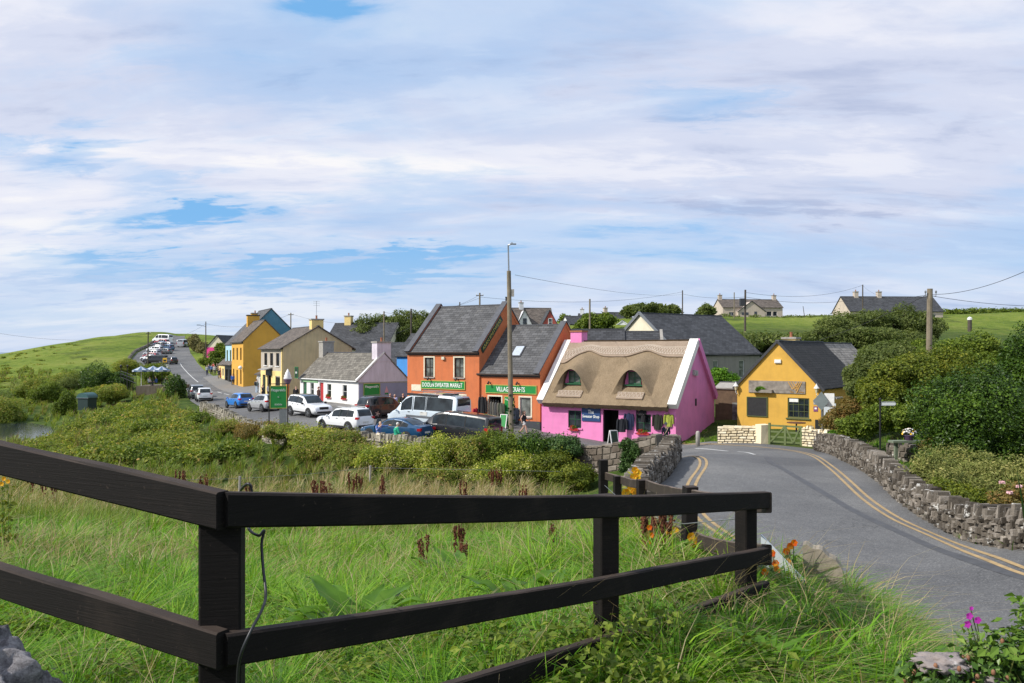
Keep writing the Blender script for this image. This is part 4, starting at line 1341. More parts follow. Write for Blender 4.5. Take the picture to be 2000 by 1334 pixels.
# thick eave lip
lip = [[Vector((x0 + (x1 - x0) * j / 96, -.42, zb(-.42))) + PN * (.34 * k) + Vector((0, .10 * (1 - k), -.05 * (1 - k) + .07 * mnoise.noise((j * .45, 0, k)))) for j in range(97)] for k in (0, .5, 1)]
mb.grid(lip)
mb.grid([[Vector((x0 + (x1 - x0) * j / 96, y_, zb(y_))) for j in (0, 96)] for y_ in (.3, -.42)])
back = [[Vector((x0 + (x1 - x0) * j / 40, PD + .42 - (PD / 2 + .42) * i / 14, zb(-.42 + (PD / 2 + .42) * i / 14) + .42)) for j in range(40, -1, -1)] for i in range(15)]
mb.grid(back)
th = mb.build('thatch_roof', M_THATCH, pk.root, True)
for xc, k in DORM:
 mb = MB()
 rows, und = [], []
 for i in range(0, 25):
  t = i / 24
  y = .26 + t * 2.95
  row, ur = [], []
  for j in range(0, 41):
   a = -1 + 2 * j / 40
   x = xc + a * (1.66 - .12 * (1 - t))
   bell = (0.5 + 0.5 * math.cos(math.pi * a)) ** (0.55 + .25 * t)
   hh = HH(y)
   q = Vector((x, y, zb(y))) + PN * (.30) + Vector((0, 0, hh * bell + .04 * bell))
   q += Vector((0, 0, .02 * mnoise.noise((x * 2, y * 2, 5))))
   row.append(q)
   ai = a * .74
   xi = xc + ai * 1.06
   bi = max(0.0, 1 - abs(a) ** 3) ** .5
   ur.append(Vector((xi, y + .02, zb(y) + .40 + max(0, hh - .12) * bi)))
  rows.append(row)
  if i < 9: und.append(ur)
 mb.grid(rows)
 # rounded front edge and the soffit of the hood
 edge = []
 for s in (0, .35, .7, 1):
  edge.append([rows[0][j].lerp(und[0][j], s) + Vector((0, -.09 * math.sin(math.pi * s), 0)) for j in range(41)])
 mb.grid(edge[::-1])
 mb.grid(und[::-1])
 hd = mb.build('dormer_hood', M_THATCH, th, True)
 # recessed dormer face and window
 yf = .76
 zb0 = zb(yf) + .44
 mb = MB(); mb.prism([Vector((xc - .74, yf, zb0 - .4)), Vector((xc + .74, yf, zb0 - .4))] + [Vector((xc + .74 * math.cos(q_), yf, zb0 + .1 + 1.02 * (1 - abs(math.cos(q_)) ** 3) ** .5)) for q_ in np.linspace(0, math.pi, 15)], (0, .06, 0))
 for sx in (-1, 1):
  mb.quad((xc + sx * .62, yf - .30, zb0 + .02), (xc + sx * .58, yf, zb0 + .02), (xc + sx * .56, yf, zb0 + .72), (xc + sx * .60, yf - .35, zb0 + .25))
 mb.build('dormer_wall', M_PINK, hd)
 mb = MB(); mb.box((xc - .47, yf - .03, zb0 + .04), (xc + .47, yf - .004, zb0 + .90))
 wn = mb.build('window', M_GLASSL, pk.root)
 mb = MB()
 for a in ((-.47, .04, -.40, .90), (.40, .04, .47, .90), (-.40, .83, .40, .90), (-.40, .04, .40, .11), (-.02, .11, .02, .83), (-.40, .45, -.02, .49), (.02, .45, .40, .49)):
  mb.box((xc + a[0], yf - .07, zb0 + a[1]), (xc + a[2], yf - .032, zb0 + a[3]))
 mb.build('frame', M_GRFRAME, wn)
 mb = MB(); mb.box((xc - .72, yf - .30, zb0 - .06), (xc + .72, yf - .01, zb0 + .02)); mb.build('sill', M_GRFRAME, wn)
 # trimmed apron below the window
 mb = MB()
 pr = [[Vector((xc + sx * (.98 - .12 * 0), y_, zb(y_))) + PN * .43 for sx in (-1, 1)] for y_ in (-.02, .42)]
 mb.prism([pr[0][0], pr[0][1], pr[1][1], pr[1][0]], -PN * .10)
 ap = mb.build('apron_thatch', M_RTHATCH, th)
 mb = MB()
 for q in range(7):
  for s_ in (-1, 1):
   xa = xc - .84 + q * .28; xb = xa + .14 * s_
   mb.bar(Vector((xa, .12, zb(.12))) + PN * .44, Vector((xb, .38, zb(.38))) + PN * .44, .02, .02, PN)
 for yy in (.08, .40):
  mb.bar(Vector((xc - .97, yy, zb(yy))) + PN * .44, Vector((xc + .97, yy, zb(yy))) + PN * .44, .025, .02, PN)
 mb.build('spars', M_SPAR, ap)
# ridge band with scalloped lower edge and sparwork
def cap_edge(x):
 v = 2.85
 for xc, k in DORM:
  v += .42 * math.exp(-((x - xc) / .85) ** 2)
 v -= .5 * math.exp(-((x - .6) / .9) ** 2)
 return v
mb = MB()
rows = []
for i in range(0, 9):
 t = i / 8
 row = []
 for j in range(0, 81):
  x = x0 + (x1 - x0) * j / 80
  y = cap_edge(x) * (1 - t) + (PD / 2) * t
  hsw = 0.0
  for xc, k in DORM:
   a = (x - xc) / 1.62
   if abs(a) < 1:
    hsw = max(hsw, (0.5 + 0.5 * math.cos(math.pi * a)) ** .8 * HH(y))
  row.append(Vector((x, y, zb(y) + hsw * .8)) + PN * (.44 + .01 * mnoise.noise((x * 4, y * 4, 2))))
 rows.append(row)
mb.grid(rows)
mb.grid([[rows[0][j] - PN * .13 for j in range(81)], rows[0]])
mb.grid([[rows[8][j] for j in range(81)], [Vector((rows[8][j].x, PD / 2 + .35, rows[8][j].z - .02)) for j in range(81)], [Vector((rows[8][j].x, PD / 2 + 1.2, zb(PD / 2 - 1.2) + .5)) for j in range(81)]])
cap = mb.build('ridge_thatch', M_RTHATCH, th, True)
mb = MB()
def capp(x, f):
 j = (x - x0) / (x1 - x0) * 80; j0 = int(min(max(j, 0), 79)); u_ = j - j0
 i = f * 8; i0 = int(min(i, 7)); v_ = i - i0
 A = rows[i0][j0].lerp(rows[i0][j0 + 1], u_); B_ = rows[i0 + 1][j0].lerp(rows[i0 + 1][j0 + 1], u_)
 return A.lerp(B_, v_) + PN * .012
for f in (.16, .55, .62):
 for j in range(0, 60):
  xa = x0 + (x1 - x0) * j / 60; xb = x0 + (x1 - x0) * (j + 1) / 60
  mb.bar(capp(xa, f), capp(xb, f), .03, .02, PN)
n_ = 46
for j in range(n_):
 xa = x0 + (x1 - x0) * j / n_; xb = x0 + (x1 - x0) * (j + 1) / n_
 mb.bar(capp(xa, .17), capp(xb, .55), .024, .02, PN); mb.bar(capp(xb, .17), capp(xa, .55), .024, .02, PN)
mb.build('sparwork', M_SPAR, cap)
# gable details
mb = MB(); pk.fbox(mb, 'right', 3.7, 2.6, 3.95, 3.1, .002, .05); mb.build('vent', M_DARKTRIM, pk.root)
for k, (yy, zz, w_) in enumerate(((3.35, 4.95, .28), (3.75, 4.9, .34))):
 mb = MB(); mb.box((-.02, -w_ / 2, -.18), (.14, w_ / 2, .18)); mb.box((.14, -w_ / 3, -.12), (.16, w_ / 3, .12))
 r = mb.build('gable_box', simple('grey_plastic', (.42, .42, .42), .5), None, False, pk.F.w(PW_ + .02, yy, zz), PT)
 tag(r, ('narrow' if k == 0 else 'wider') + ' pale box mounted high on the pink gable', 'junction box')
sign_board(pk.F, 4.05, -.02, 1.97, 1.45, .95, 'navy blue board lettered The Sweater Shop beside the dark doorway', board=M_NAVY, lines=(('The', .46, .25, 0, .2), ('Sweater Shop', 1.32, .27, 0, -.16)))
# ---- white cottage with lilac gable -----------------------------------------
WT = math.radians(-50)
WFR = corner(700, 75, -5.12)
WU = along(WT); WFL = WFR - WU * 12.0
wc_h = {'front': [(5.9, .75, 6.75, 2.0), (9.0, .75, 9.85, 2.0), (2.3, .75, 3.1, 2.0), (4.3, .02, 5.15, 2.1), (.7, .02, 1.5, 2.1)]}
wc = House('cottage', 'white cottage with mottled old slate roof and two stone chimneys', 'cottage', WFL, WT, 12.0, 5.4, 2.45, 4.95, 'x', M_WHITE, M_SLATE_L, .22, .05, wc_h, gable_mats={'right': M_LILAC})
for r in wc_h['front'][:3]:
 wc.window('front', r, M_WHFRAME, 1, 2, M_GLASS, M_WHFRAME)
wc.door('front', wc_h['front'][3], M_REDP); wc.door('front', wc_h['front'][4], M_GRFRAME)
wc.gutter('front', None, M_WHFRAME)
wc.chimney(11.55, 2.7, 4.2, 5.95, .95, 1.5, M_LILAC, 1)
wc.chimney(.5, 2.7, 4.2, 6.1, .9, 1.25, M_CONC, 1)
mb = MB(); mb.bar((11.95, -.2, 2.45 + .02), (11.95, 2.7, 5.1), .26, .16); mb.build('gable_coping', M_WHFRAME, wc.root)
mb = MB(); wc.fbox(mb, 'right', .05, -.5, 5.4, 2.3, .004, .05); mb.build('painted_panel', M_SLATEBLUE, wc.root)
mb = MB(); wc.fbox(mb, 'right', .0, 2.2, 5.4, 2.32, .005, .07); mb.build('panel_cap', M_CONC, wc.root)
GF = Frame(wc.F.w(12.055, 0, 0), WT + math.radians(90))
sign_board(GF, 1.35, 0, 1.35, 1.75, 1.7, "square green Fitzgerald's board on the blue grey gable panel", board=M_GRN, border=M_GOLD, lines=(("Fitzgerald's", 1.4, .3, 0, .52), ('Doolin', .8, .14, 0, -.6)))
mb = MB()
mb.add([(-.22, -.012, -.25), (.22, -.012, -.25), (0, -.012, .38)], ((0, 1, 2),))
mb.box((-.18, -.014, -.42), (.18, -.002, -.3), 1)
r = mb.build('wall_emblem', [simple('pink_paint', (.62, .32, .36), .7), M_GRN], None, False, GF.w(2.95, 0, 1.55), GF.rz)
tag(r, 'faded pink sail emblem painted beside the green gable board', 'emblem')
sign_board(wc.F, 2.2, -.01, 2.22, 3.6, .34, 'pale green shop fascia under the white cottage eaves', board=simple('pale_green', (.25, .45, .24), .6), lines=(), th=.05, name='shop_sign')
M_LEAF_RED = leafmat('red_flower', [(0, (.45, .01, .02)), (.6, (.62, .03, .03)), (1, (.70, .12, .10))], .6, .2)
# ---- cream corner building --------------------------------------------------------
CT = math.radians(-60)
CC = corner(553, 87, -5.05)
CU = along(CT); CW_ = 10.0
CFL = CC - CU * CW_
cb_h = {'front': [(1.6, 3.5, 3.0, 4.9), (4.3, 3.5, 5.7, 4.9), (7.0, 3.5, 8.4, 4.9), (1.0, .05, 2.4, 2.4), (3.2, .05, 5.0, 2.4), (6.9, .7, 8.9, 2.3)]}
cb = House('corner_shop', 'cream two storey corner building with pale yellow shopfront and brown slates', 'shop', CFL, CT, CW_, 7.6, 5.5, 7.75, 'x', M_CREAMR, M_SLATE_BR, .4, .15, cb_h, gable_mats={'front': M_PEBBLE})
for r in cb_h['front'][:3]:
 cb.window('front', r, M_DKFRAME, 2, 1, M_GLASS, M_WHFRAME)
cb.window('front', cb_h['front'][5], M_DKFRAME, 2, 1, M_GLASS, M_WHFRAME)
cb.door('front', cb_h['front'][3], M_GRNDK); cb.door('front', cb_h['front'][4], M_BLACK, open_=True)
mb = MB()
for a in ((0, -.5, .99, 2.95), (2.41, -.5, 3.19, 2.95), (5.01, -.5, 6.89, 2.95), (8.91, -.5, 10, 2.95), (.99, 2.41, 8.91, 2.95), (6.9, -.5, 8.9, .6)):
 cb.fbox(mb, 'front', *a, .003, .05)
cb.fbox(mb, 'front', 9.3, 2.955, 10, 5.3, .003, .05)
mb.build('shopfront', M_CREAML, cb.root)
cb.gutter('front', 9.9)
cb.chimney(9.3, 3.8, 7.3, 8.5, .9, 1.3, M_CREAML, 1)
sign_board(cb.F, 4.0, -.06, 2.75, 2.6, .7, 'dark fascia board over the cream corner shop doorway', board=M_DARKTRIM, lines=(), name='shop_sign')
mb = MB(); mb.prism([(-1.5, 0, 0), (-1.5, -.9, -.25), (-1.5, -.9, -.32), (-1.5, 0, -.12)], (3.0, 0, 0))
r = mb.build('awning', simple('grey_awning', (.30, .29, .27), .8), None, False, cb.F.w(4.0, -.06, 3.3), CT)
tag(r, 'short grey canopy over the cream corner shop doorway', 'awning')
mb = MB(); mb.tube([(0, 0, 0), (0, 0, 2.0)], .02, 6)
for z in (1.5, 1.75, 1.95):
 mb.bar((-.35, 0, z), (.35, 0, z), .015, .015)
 for k in range(5): mb.bar((-.3 + .15 * k, -.25, z), (-.3 + .15 * k, .25, z), .01, .01)
r = mb.build('tv_aerial', M_METAL, None, False, cb.F.w(9.3, 3.8, 8.6), 0.4)
tag(r, 'thin television aerial on the cream building chimney', 'aerial')
# lean-to with white double doors
LT = CT + math.radians(3)
LU = along(LT)
LFL = Vector(cb.F.w(-2.6, .1, 0))
lt_h = {'front': [(.35, .02, 1.2, 2.0), (1.4, .02, 2.25, 2.0)]}
lt = House('annexe', 'small white annexe with two white doors between yellow and cream buildings', 'annexe', LFL, CT, 2.55, 4.2, 2.4, 4.0, 'x', M_WHITE, M_SLATE_BR, .3, .1, lt_h, gable_mats={'right': M_PEBBLE}, ridge_off=.8)
for r in lt_h['front']: lt.door('front', r, M_WHFRAME)
# white low wall piece right of the cream gable
# ---- ochre building and teal one behind -------------------------------------------
YT = math.radians(-62)
YC = corner(475, 111, -5.05)
YU = along(YT); YW = 9.3
YFL = YC - YU * YW
yb_h = {'front': [(1.2, 3.9, 2.2, 5.6), (4.1, 3.9, 5.1, 5.6), (7.0, 3.9, 8.0, 5.6), (1.2, .6, 2.2, 2.6), (4.0, .02, 5.1, 2.5), (7.0, .6, 8.0, 2.6)]}
yb = House('terraced_house', 'tall ochre yellow house with narrow dark windows and big blank gable', 'house', YFL, YT, YW, 5.8, 6.45, 9.35, 'x', M_OCHRE, M_SLATE_BR, .3, .1, yb_h)
for i, r in enumerate(yb_h['front']):
 if i == 4: yb.door('front', r, M_DKFRAME)
 else: yb.window('front', r, M_DKFRAME, 1, 2, M_GLASS, None)
yb.gutter('front')
yb.chimney(.6, 2.9, 8.6, 10.3, .9, 1.7, M_OCHRE, 0, True, M_DARKTRIM)
tb = House('terraced_house', 'teal gabled house rising behind the ochre house', 'house', Vector(yb.F.w(-9.5, .6, 0)), YT, 9.3, 10.2, 6.2, 11.4, 'x', M_TEAL, M_SLATE, .2, .1, {}, gable_mats={'front': M_LBLUE})
tb.chimney(1.5, 4.2, 9.4, 11.0, .9, 1.2, M_OCHRE, 1)
for u in (1.5, 4.5, 7.2):
 tb.holes
mb = MB()
for u in (1.2, 4.2, 7.0): tb.fbox(mb, 'front', u, 3.6, u + 1.1, 5.3, .003, .02)
mb.build('window', M_GLASS, tb.root)
# dark pub front and its neighbours further up
PBF = Vector(yb.F.w(-8.4, .3, 0))
pb = House('pub', 'low dark shopfront with black hoarding past the ochre house', 'pub', PBF, YT, 8.0, 5, 3.3, 5.2, 'x', M_BLACK, M_SLATE_BR, .5, .1, {'front': [(1, .1, 3.4, 2.4), (4.5, .1, 7, 2.4)]})
for r in ((1, .1, 3.4, 2.4), (4.5, .1, 7, 2.4)): pb.window('front', r, M_DKFRAME, 4, 2, M_GLASS, None)
sy = House('small_shop', 'little yellow shop with slate gable beside the strolling crowd', 'shop', Vector(yb.F.w(-15.6, .5, .4)), YT, 6.5, 4.5, 2.6, 4.6, 'x', M_CREAML, M_SLATE_BR, .2, .1, {'front': [(1, .05, 2.2, 2.1), (3.5, .8, 5, 2.0)]})
sy.door('front', (1, .05, 2.2, 2.1), M_REDP); sy.window('front', (3.5, .8, 5, 2.0), M_WHFRAME, 2, 1)
# painted kiosk-like house at the top of the street
fx = corner(404, 168, -1.3)
fh = House('painted_house', 'far cottage painted cream, pink and pale blue with dark roof', 'house', fx, math.radians(-8), 4.4, 7, 2.2, 4.6, 'y', M_IVORY, M_SLATE_D, .3, .2, {})
mb = MB(); fh.fbox(mb, 'front', .0, .0, 1.8, 2.2, .004, .03); mb.build('pink_panel', simple('hot_pink_paint', (.75, .05, .28), .7), fh.root)
mb = MB(); fh.fbox(mb, 'front', 1.85, .3, 4.2, 2.1, .004, .03); mb.build('blue_panel', simple('pale_blue_paint', (.40, .62, .70), .7), fh.root)
# ---- background roofs -----------------------------------------------------------
gr = House('house', 'house with large grey slate roof behind the cream gable', 'house', corner(628, 108, -3.2), math.radians(-12), 9.0, 9.0, 3.6, 7.0, 'x', M_IVORY, M_SLATE_D, .3, .1, {})
gr.chimney(1.9, 4.5, 6.6, 8.0, .9, .9, M_CREAML, 1)
lr = House('long_shed', 'long low building with dark slate roof behind the white cottage', 'building', corner(680, 88, -4.0), math.radians(-14), 8.2, 7.5, 2.6, 4.9, 'x', M_RUST, M_SLATE_D, .3, .2, {})
lr.chimney(7.4, 3.6, 4.6, 6.2, .8, .8, M_CONC, 1)
bl = House('blue_annexe', 'bright blue annexe squeezed behind the tall orange shop', 'annexe', corner(775, 85, -4.8), TH, 3.2, 5, 4.4, 6.6, 'x', M_BRIGHTBLUE, M_SLATE_D, .25, .1, {})
# barn
KB = corner(1326, 80, -4.6)
bt = math.atan2(.574, .82)
bn_h = {'front': [(4.9, 1.9, 5.75, 3.7), (8.9, 1.9, 9.75, 3.7)]}
bn = House('barn', 'long grey rendered hall with big dark slate roof and cream gable', 'building', KB, bt, 12.2, 10.7, 4.4, 8.5, 'x', M_GREYR, M_SLATE_D, .3, .12, bn_h, gable_mats={'left': M_IVORY})
for r in bn_h['front']: bn.window('front', r, M_WHFRAME, 1, 2, M_GLASSL, M_CONC)
mb = MB()
for s in (1, -1):
 y0 = -.25 if s > 0 else 10.95
 mb.bar((-.2, y0, 4.4 - .2 + .06), (-.2, 5.35, 8.5 + .14), .05, .3)
mb.build('bargeboard', M_METAL, bn.root)
bn.gutter('front')
# linked low roofs
l1 = House('outbuilding', 'low dark slate outbuilding behind the pink thatch ridge', 'building', corner(1098, 74, -4.6), math.radians(-6), 5.6, 6.5, 3.6, 6.6, 'x', M_GREYR, M_SLATE_D, .2, .1, {})
l2 = House('outbuilding', 'slightly lower slate outbuilding touching the big barn gable', 'building', Vector(l1.F.w(5.75, .1, 0)), math.radians(-6), 3.2, 6.3, 3.5, 6.4, 'x', M_GREYR, M_SLATE_D, .2, .1, {})
mb = MB(); mb.bar((3.3, -.15, 6.4 * 0 + 3.62), (3.3, 3.15, 6.62), .25, .2); mb.build('verge_coping', M_CONC, l2.root)
# far houses on the rise
def far_house(px, d, z, rz, W, D, e, r, wall, roof, label, chims=(), axis='x', windows=(), gable=None, name='house', wmat=None):
 Hs = House(name, label, 'house', corner(px, d, z), rz, W, D, e, r, axis, wall, roof, .25, .15, {'front': list(windows)}, gable_mats=gable)
 for w in windows: Hs.window('front', w, M_WHFRAME, 2 if w[2] - w[0] > 1.2 else 1, 1, M_GLASS, M_CONC)
 for c_ in chims: Hs.chimney(c_, D / 2, r - .4, r + 1.0, .8, .9, wall, 1)
 return Hs
f1 = far_house(1003, 150, 2.0, math.radians(8), 7.6, 8, 2.6, 6.15, M_HOUSEW, M_SLATE_BR, 'pale house with grey roof and white front gable behind the wooden pole', (2.0,), windows=((5.6, .8, 6.8, 2.1),), gable={'right': plaster('sage_render', (.42, .50, .46), .1)})
mb = MB(); q = [(.6, -.6, -.5), (3.4, -.6, -.5), (3.4, -.6, 2.8), (2.0, -.6, 5.6), (.6, -.6, 2.8)]; mb.prism(q, (0, 3.5, 0)); gw = mb.build('gable_wing', M_HOUSEW, f1.root)
mb = MB(); mb.bar((.35, -.7, 2.5), (2.0, -.7, 5.8), .16, .14); mb.bar((3.65, -.7, 2.5), (2.0, -.7, 5.8), .16, .14); mb.build('bargeboard', M_DARKTRIM, gw)
mb = MB(); mb.box((1.65, -.63, 3.0), (2.35, -.602, 4.1)); mb.build('window', M_GLASS, gw)
rh = far_house(1057, 140, 1.0, math.radians(4), 3.0, 5, 3.2, 6.0, M_RED, M_SLATE_D, 'red gable fronted house with a white window behind the orange roofs', (), 'y')
mb = MB(); mb.box((1.2, -.04, 3.4), (1.9, -.003, 4.75)); rw_ = mb.build('window', M_WHFRAME, rh.root)
mb = MB(); mb.box((1.3, -.06, 3.5), (1.8, -.041, 4.04)); mb.box((1.3, -.06, 4.12), (1.8, -.041, 4.65)); mb.build('pane', M_GLASS, rw_)
far_house(1112, 160, 3.2, math.radians(15), 3.2, 5, 2.2, 3.8, M_HOUSEW, M_SLATE_D, 'tiny white gable house right of the red house', ())
far_house(1128, 190, 4.3, math.radians(-10), 5, 6, 2.4, 4.6, M_HOUSEW, M_SLATE_D, 'distant grey roofed house half hidden by a tree', (.8,))
far_house(1186, 185, 3.4, math.radians(10), 6.5, 7, 2.6, 5.6, M_HOUSEB, M_SLATE_D, 'distant house with pale gable and two chimneys', (.6, 5.6), gable={'left': M_HOUSEW})
far_house(1196, 150, 2.4, math.radians(-12), 3.6, 5, 1.9, 3.2, M_HOUSEW, M_HOUSEW, 'small white gabled outhouse above the slate outbuildings', (), 'y', ((1.6, .6, 2.4, 1.3),))
b1 = far_house(1412, 190, 7.6, math.radians(4), 14.2, 7.5, 2.7, 4.7, M_HOUSEB, M_SLATE_BR, 'long beige farmhouse with two end chimneys on the green rise', (.5, 13.6), windows=((1.4, .7, 2.6, 1.6), (10.4, .7, 11.6, 1.8), (11.9, .7, 12.9, 1.8)))
mb = MB(); mb.prism([(3.2, -1.2, -.6), (9.6, -1.2, -.6), (9.6, -1.2, 1.7), (6.4, -1.2, 4.0), (3.2, -1.2, 1.7)], (0, 4.0, 0)); gw = mb.build('gable_wing', M_HOUSEB, b1.root)
mb = MB(); mb.bar((2.9, -1.3, 1.55), (6.4, -1.3, 4.12), .2, .14); mb.bar((9.9, -1.3, 1.55), (6.4, -1.3, 4.12), .2, .14); mb.build('bargeboard', M_DARKTRIM, gw)
mb = MB(); mb.box((7.0, -1.24, .9), (7.6, -1.202, 1.7)); mb.box((4.0, -1.24, .9), (5.6, -1.202, 1.5)); mb.build('window', M_GLASS, gw)
b2 = far_house(1660, 165, 5.7, math.radians(3), 19.3, 8, 2.5, 5.6, M_HOUSEB, M_SLATE_D, 'long grey roofed bungalow on the skyline behind the windswept trees', (3.1, 8.0), windows=((16.5, .8, 17.8, 1.9),))
# ---- yellow restaurant --------------------------------------------------------------
AT = math.radians(-38)
RFL = corner(1440, 57.5, -5.40)
RW_ = 5.75
rs_h = {'front': [(3.55, .95, 5.0, 2.3)], 'right': [(1.2, .05, 2.2, 2.1)]}
rs = House('restaurant', 'mustard yellow gable fronted restaurant with black mossy roof', 'restaurant', RFL, AT, RW_, 9.3, 3.05, 6.05, 'y', M_YELLOW, M_SLATE_B, .25, .10, rs_h)
M_OLIVE = simple('olive_paint', (.085, .105, .035), .5)
w = rs.window('front', rs_h['front'][0], M_OLIVE, 4, 3, M_GLASS, M_OLIVE, None, .08)
mb = MB(); rs.fbox(mb, 'front', 3.65, 2.02, 4.25, 2.24, -.104, -.05); mb.build('window_notice', M_WHFRAME, w)
rs.door('right', rs_h['right'][0], M_OLIVE)
mb = MB(); rs.fbox(mb, 'right', 1.1, 2.25, 2.5, 2.35, .0, .7); mb.build('door_canopy', M_CONC, rs.root)
mb = MB()
for s in (0, 1):
 xe = -.25 if s == 0 else RW_ + .25
 mb.bar((xe, -.13, 3.05 - .26 + .03), (RW_ / 2, -.13, 6.05 + .06), .05, .16)
mb.build('bargeboard', M_DARKTRIM, rs.root)
r2 = House('restaurant_wing', 'rear wing with paler grey slates joining the yellow restaurant', 'building', Vector(rs.F.w(.3, 9.4, 0)), AT, 5.2, 7.5, 2.95, 6.0, 'y', M_YELLOW, slate('pale_wing_slate', (.30, .27, .235), .42, .24, .5, (.42, .40, .35)), .2, .05, {})
rs.chimney(RW_ / 2 - .55, 4.2, 5.2, 6.32, .95, .95, M_CREAML, 1)
# weathered plank sign with vine planter and linked letters
M_PLANK = simple('weathered_plank', (.24, .21, .18), .9, 0, .4, 2.5, .3)
p = rs.F.w(2.8, 0, 3.0)
r = thing('restaurant_sign', 'grey plank sign with linked gold IVY letters above the restaurant windows', 'sign', p, AT)
mb = MB()
for k in range(4): mb.box((-1.95, -.06 - .006 * (k % 2), -.42 + k * .21), (1.95, -.004, -.42 + k * .21 + .203))
mb.build('plank_board', M_PLANK, r)
M_GOLDL = simple('ochre_letter', (.50, .27, .06), .6)
mb = MB()
V3 = lambda x, z: (x, -.085, z)
for a, c_ in (((.82, .36), (1.12, -.12)), ((1.12, -.12), (1.2, .0)), ((1.0, .36), (1.30, -.10)), ((1.18, .36), (1.48, -.08)), ((1.72, .36), (1.36, -.36)), ((1.46, .36), (1.24, -.06)), ((1.60, .36), (1.30, -.20))):
 mb.bar(V3(*a), V3(*c_), .02, .06, (-(c_[1] - a[1]), 0, (c_[0] - a[0])))
mb.build('lettering', M_GOLDL, r)
text_mesh('lettering', 'The', .22, .13, M_GOLDL, r, (1.06, -.085, -.30))
text_mesh('lettering', 'Cottage', .42, .13, M_GOLDL, r, (1.66, -.085, -.30))
mb = MB(); mb.box((-1.62, -.34, -.40), (-.22, -.07, -.20)); mb.build('planter', M_PLANK, r)
# chalkboard
p = rs.F.w(1.45, 0, 1.6)
r = thing('chalkboard', 'blank black menu board in an olive frame on the yellow wall', 'menu board', p, AT)
mb = MB(); mb.box((-.68, -.05, -.62), (.68, -.003, .62)); mb.build('board', simple('chalk_black', (.022, .022, .024), .85, 0, .3), r)
mb = MB()
for a in ((-.74, -.68, .74, -.622), (-.74, .622, .74, .68), (-.74, -.622, -.682, .622), (.682, -.622, .74, .622)): mb.box((a[0], -.075, a[1]), (a[2], -.003, a[3]))
mb.build('frame', M_OLIVE, r)
for i, x in enumerate((.0, 5.55)):
 r = thing('wall_lantern', 'old fashioned white capped lantern at the ' + ('left' if i == 0 else 'right') + ' edge of the yellow gable', 'lantern', rs.F.w(x, 0, 2.75), AT, 'wall lanterns on the yellow gable')
 mb = MB(); mb.tube([(0, -.004, -.25), (0, -.12, -.32), (0, -.26, -.2), (0, -.26, -.08)], .02, 6); mb.build('bracket', M_WHFRAME, r)
 mb = MB(); mb.lathe((0, -.26, -.06), [(.06, 0), (.13, .30)], 6); mb.build('glass', simple('lantern_glass', (.62, .55, .36), .15), r)
 mb = MB(); mb.lathe((0, -.26, .24), [(.19, 0), (.17, .04), (.06, .20), (.03, .24), (.04, .28), (.01, .31)], 6); mb.build('cap', M_WHFRAME, r)
for k, (z, m_, n_) in enumerate(((2.08, simple('grey_plate', (.30, .31, .33), .5), 'grey'), (1.62, simple('purple_plate', (.20, .06, .16), .5), 'purple'))):
 mb = MB(); mb.box((-.14, -.025, -.17), (.14, -.002, .17)); mb.box((-.07, -.03, -.02), (.07, -.026, .09), 1)
 rr = mb.build('wall_plaque', [m_, M_LETTER], None, False, rs.F.w(5.42, 0, z), AT)
 tag(rr, f'small {n_} award plaque right of the restaurant window', 'plaque')
mb = MB(); mb.box((-.22, -.12, -.12), (.22, -.002, .12)); mb.box((-.18, -.13, -.08), (.18, -.121, .08))
rr = mb.build('alarm_box', M_WHFRAME, None, False, rs.F.w(2.9, 0, 4.75), AT)
tag(rr, 'white alarm box high on the yellow gable', 'alarm box')
# dark lean-to left of the restaurant
sh = House('side_shed', 'brown timber lean-to between the pink gable and yellow restaurant', 'shed', corner(1397, 62, -5.5), math.radians(-30), 2.6, 3, 2.7, 3.05, 'x', simple('brown_boards', (.12, .075, .045), .85, 0, .3, 3, .3), M_CONC, .1, .05, {})
mb = MB(); sh.fbox(mb, 'front', 1.3, .4, 2.4, 1.7, .003, .03); mb.build('window', M_GLASSL, sh.root)
# ---------------------------------------------------------------- near timber fence
def wood_mat(name, col, light, seed):
 m, g, b = new_mat(name)
 tc = g.new('ShaderNodeTexCoord')
 uv = tc.outputs['UV']
 n = g.noise(g.mapping(uv, scale=(1.2, 55, 1), loc=(seed, 0, 0)), 3, 7, 0.7)
 n2 = g.noise(tc.outputs['Object'], 3.5, 6, 0.65)
 n3 = g.noise(g.mapping(uv, scale=(4, 130, 1), loc=(0, seed, 0)), 2, 5, 0.7)
 c = g.ramp(n, [(0.3, sc(col, .55)), (0.55, col), (0.8, sc(col, 1.7))])
 c = g.mix(g.math('MULTIPLY', g.ramp(g.math('ADD', g.math('MULTIPLY', n2, .6), g.math('MULTIPLY', n3, .4)), [(0.52, (0, 0, 0)), (0.68, (1, 1, 1))]), .65), c, light)
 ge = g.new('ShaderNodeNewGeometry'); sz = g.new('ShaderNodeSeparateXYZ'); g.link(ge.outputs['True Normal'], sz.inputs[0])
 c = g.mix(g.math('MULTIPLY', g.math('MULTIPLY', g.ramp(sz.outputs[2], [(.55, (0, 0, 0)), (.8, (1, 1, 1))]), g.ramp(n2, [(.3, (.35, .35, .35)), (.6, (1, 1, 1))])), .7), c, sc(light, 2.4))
 sp = g.noise(tc.outputs['Object'], 60, 3, .7)
 c = g.mix(g.math('MULTIPLY', g.ramp(sp, [(.66, (0, 0, 0)), (.74, (1, 1, 1))]), .6), c, sc(light, 2.2))
 g.link(c, b.inputs['Base Color']); b.inputs['Roughness'].default_value = .8
 b.inputs['Specular IOR Level'].default_value = .25
 bump(g, b, g.math('ADD', n, g.math('MULTIPLY', n3, .6)), .4, .005)
 return m
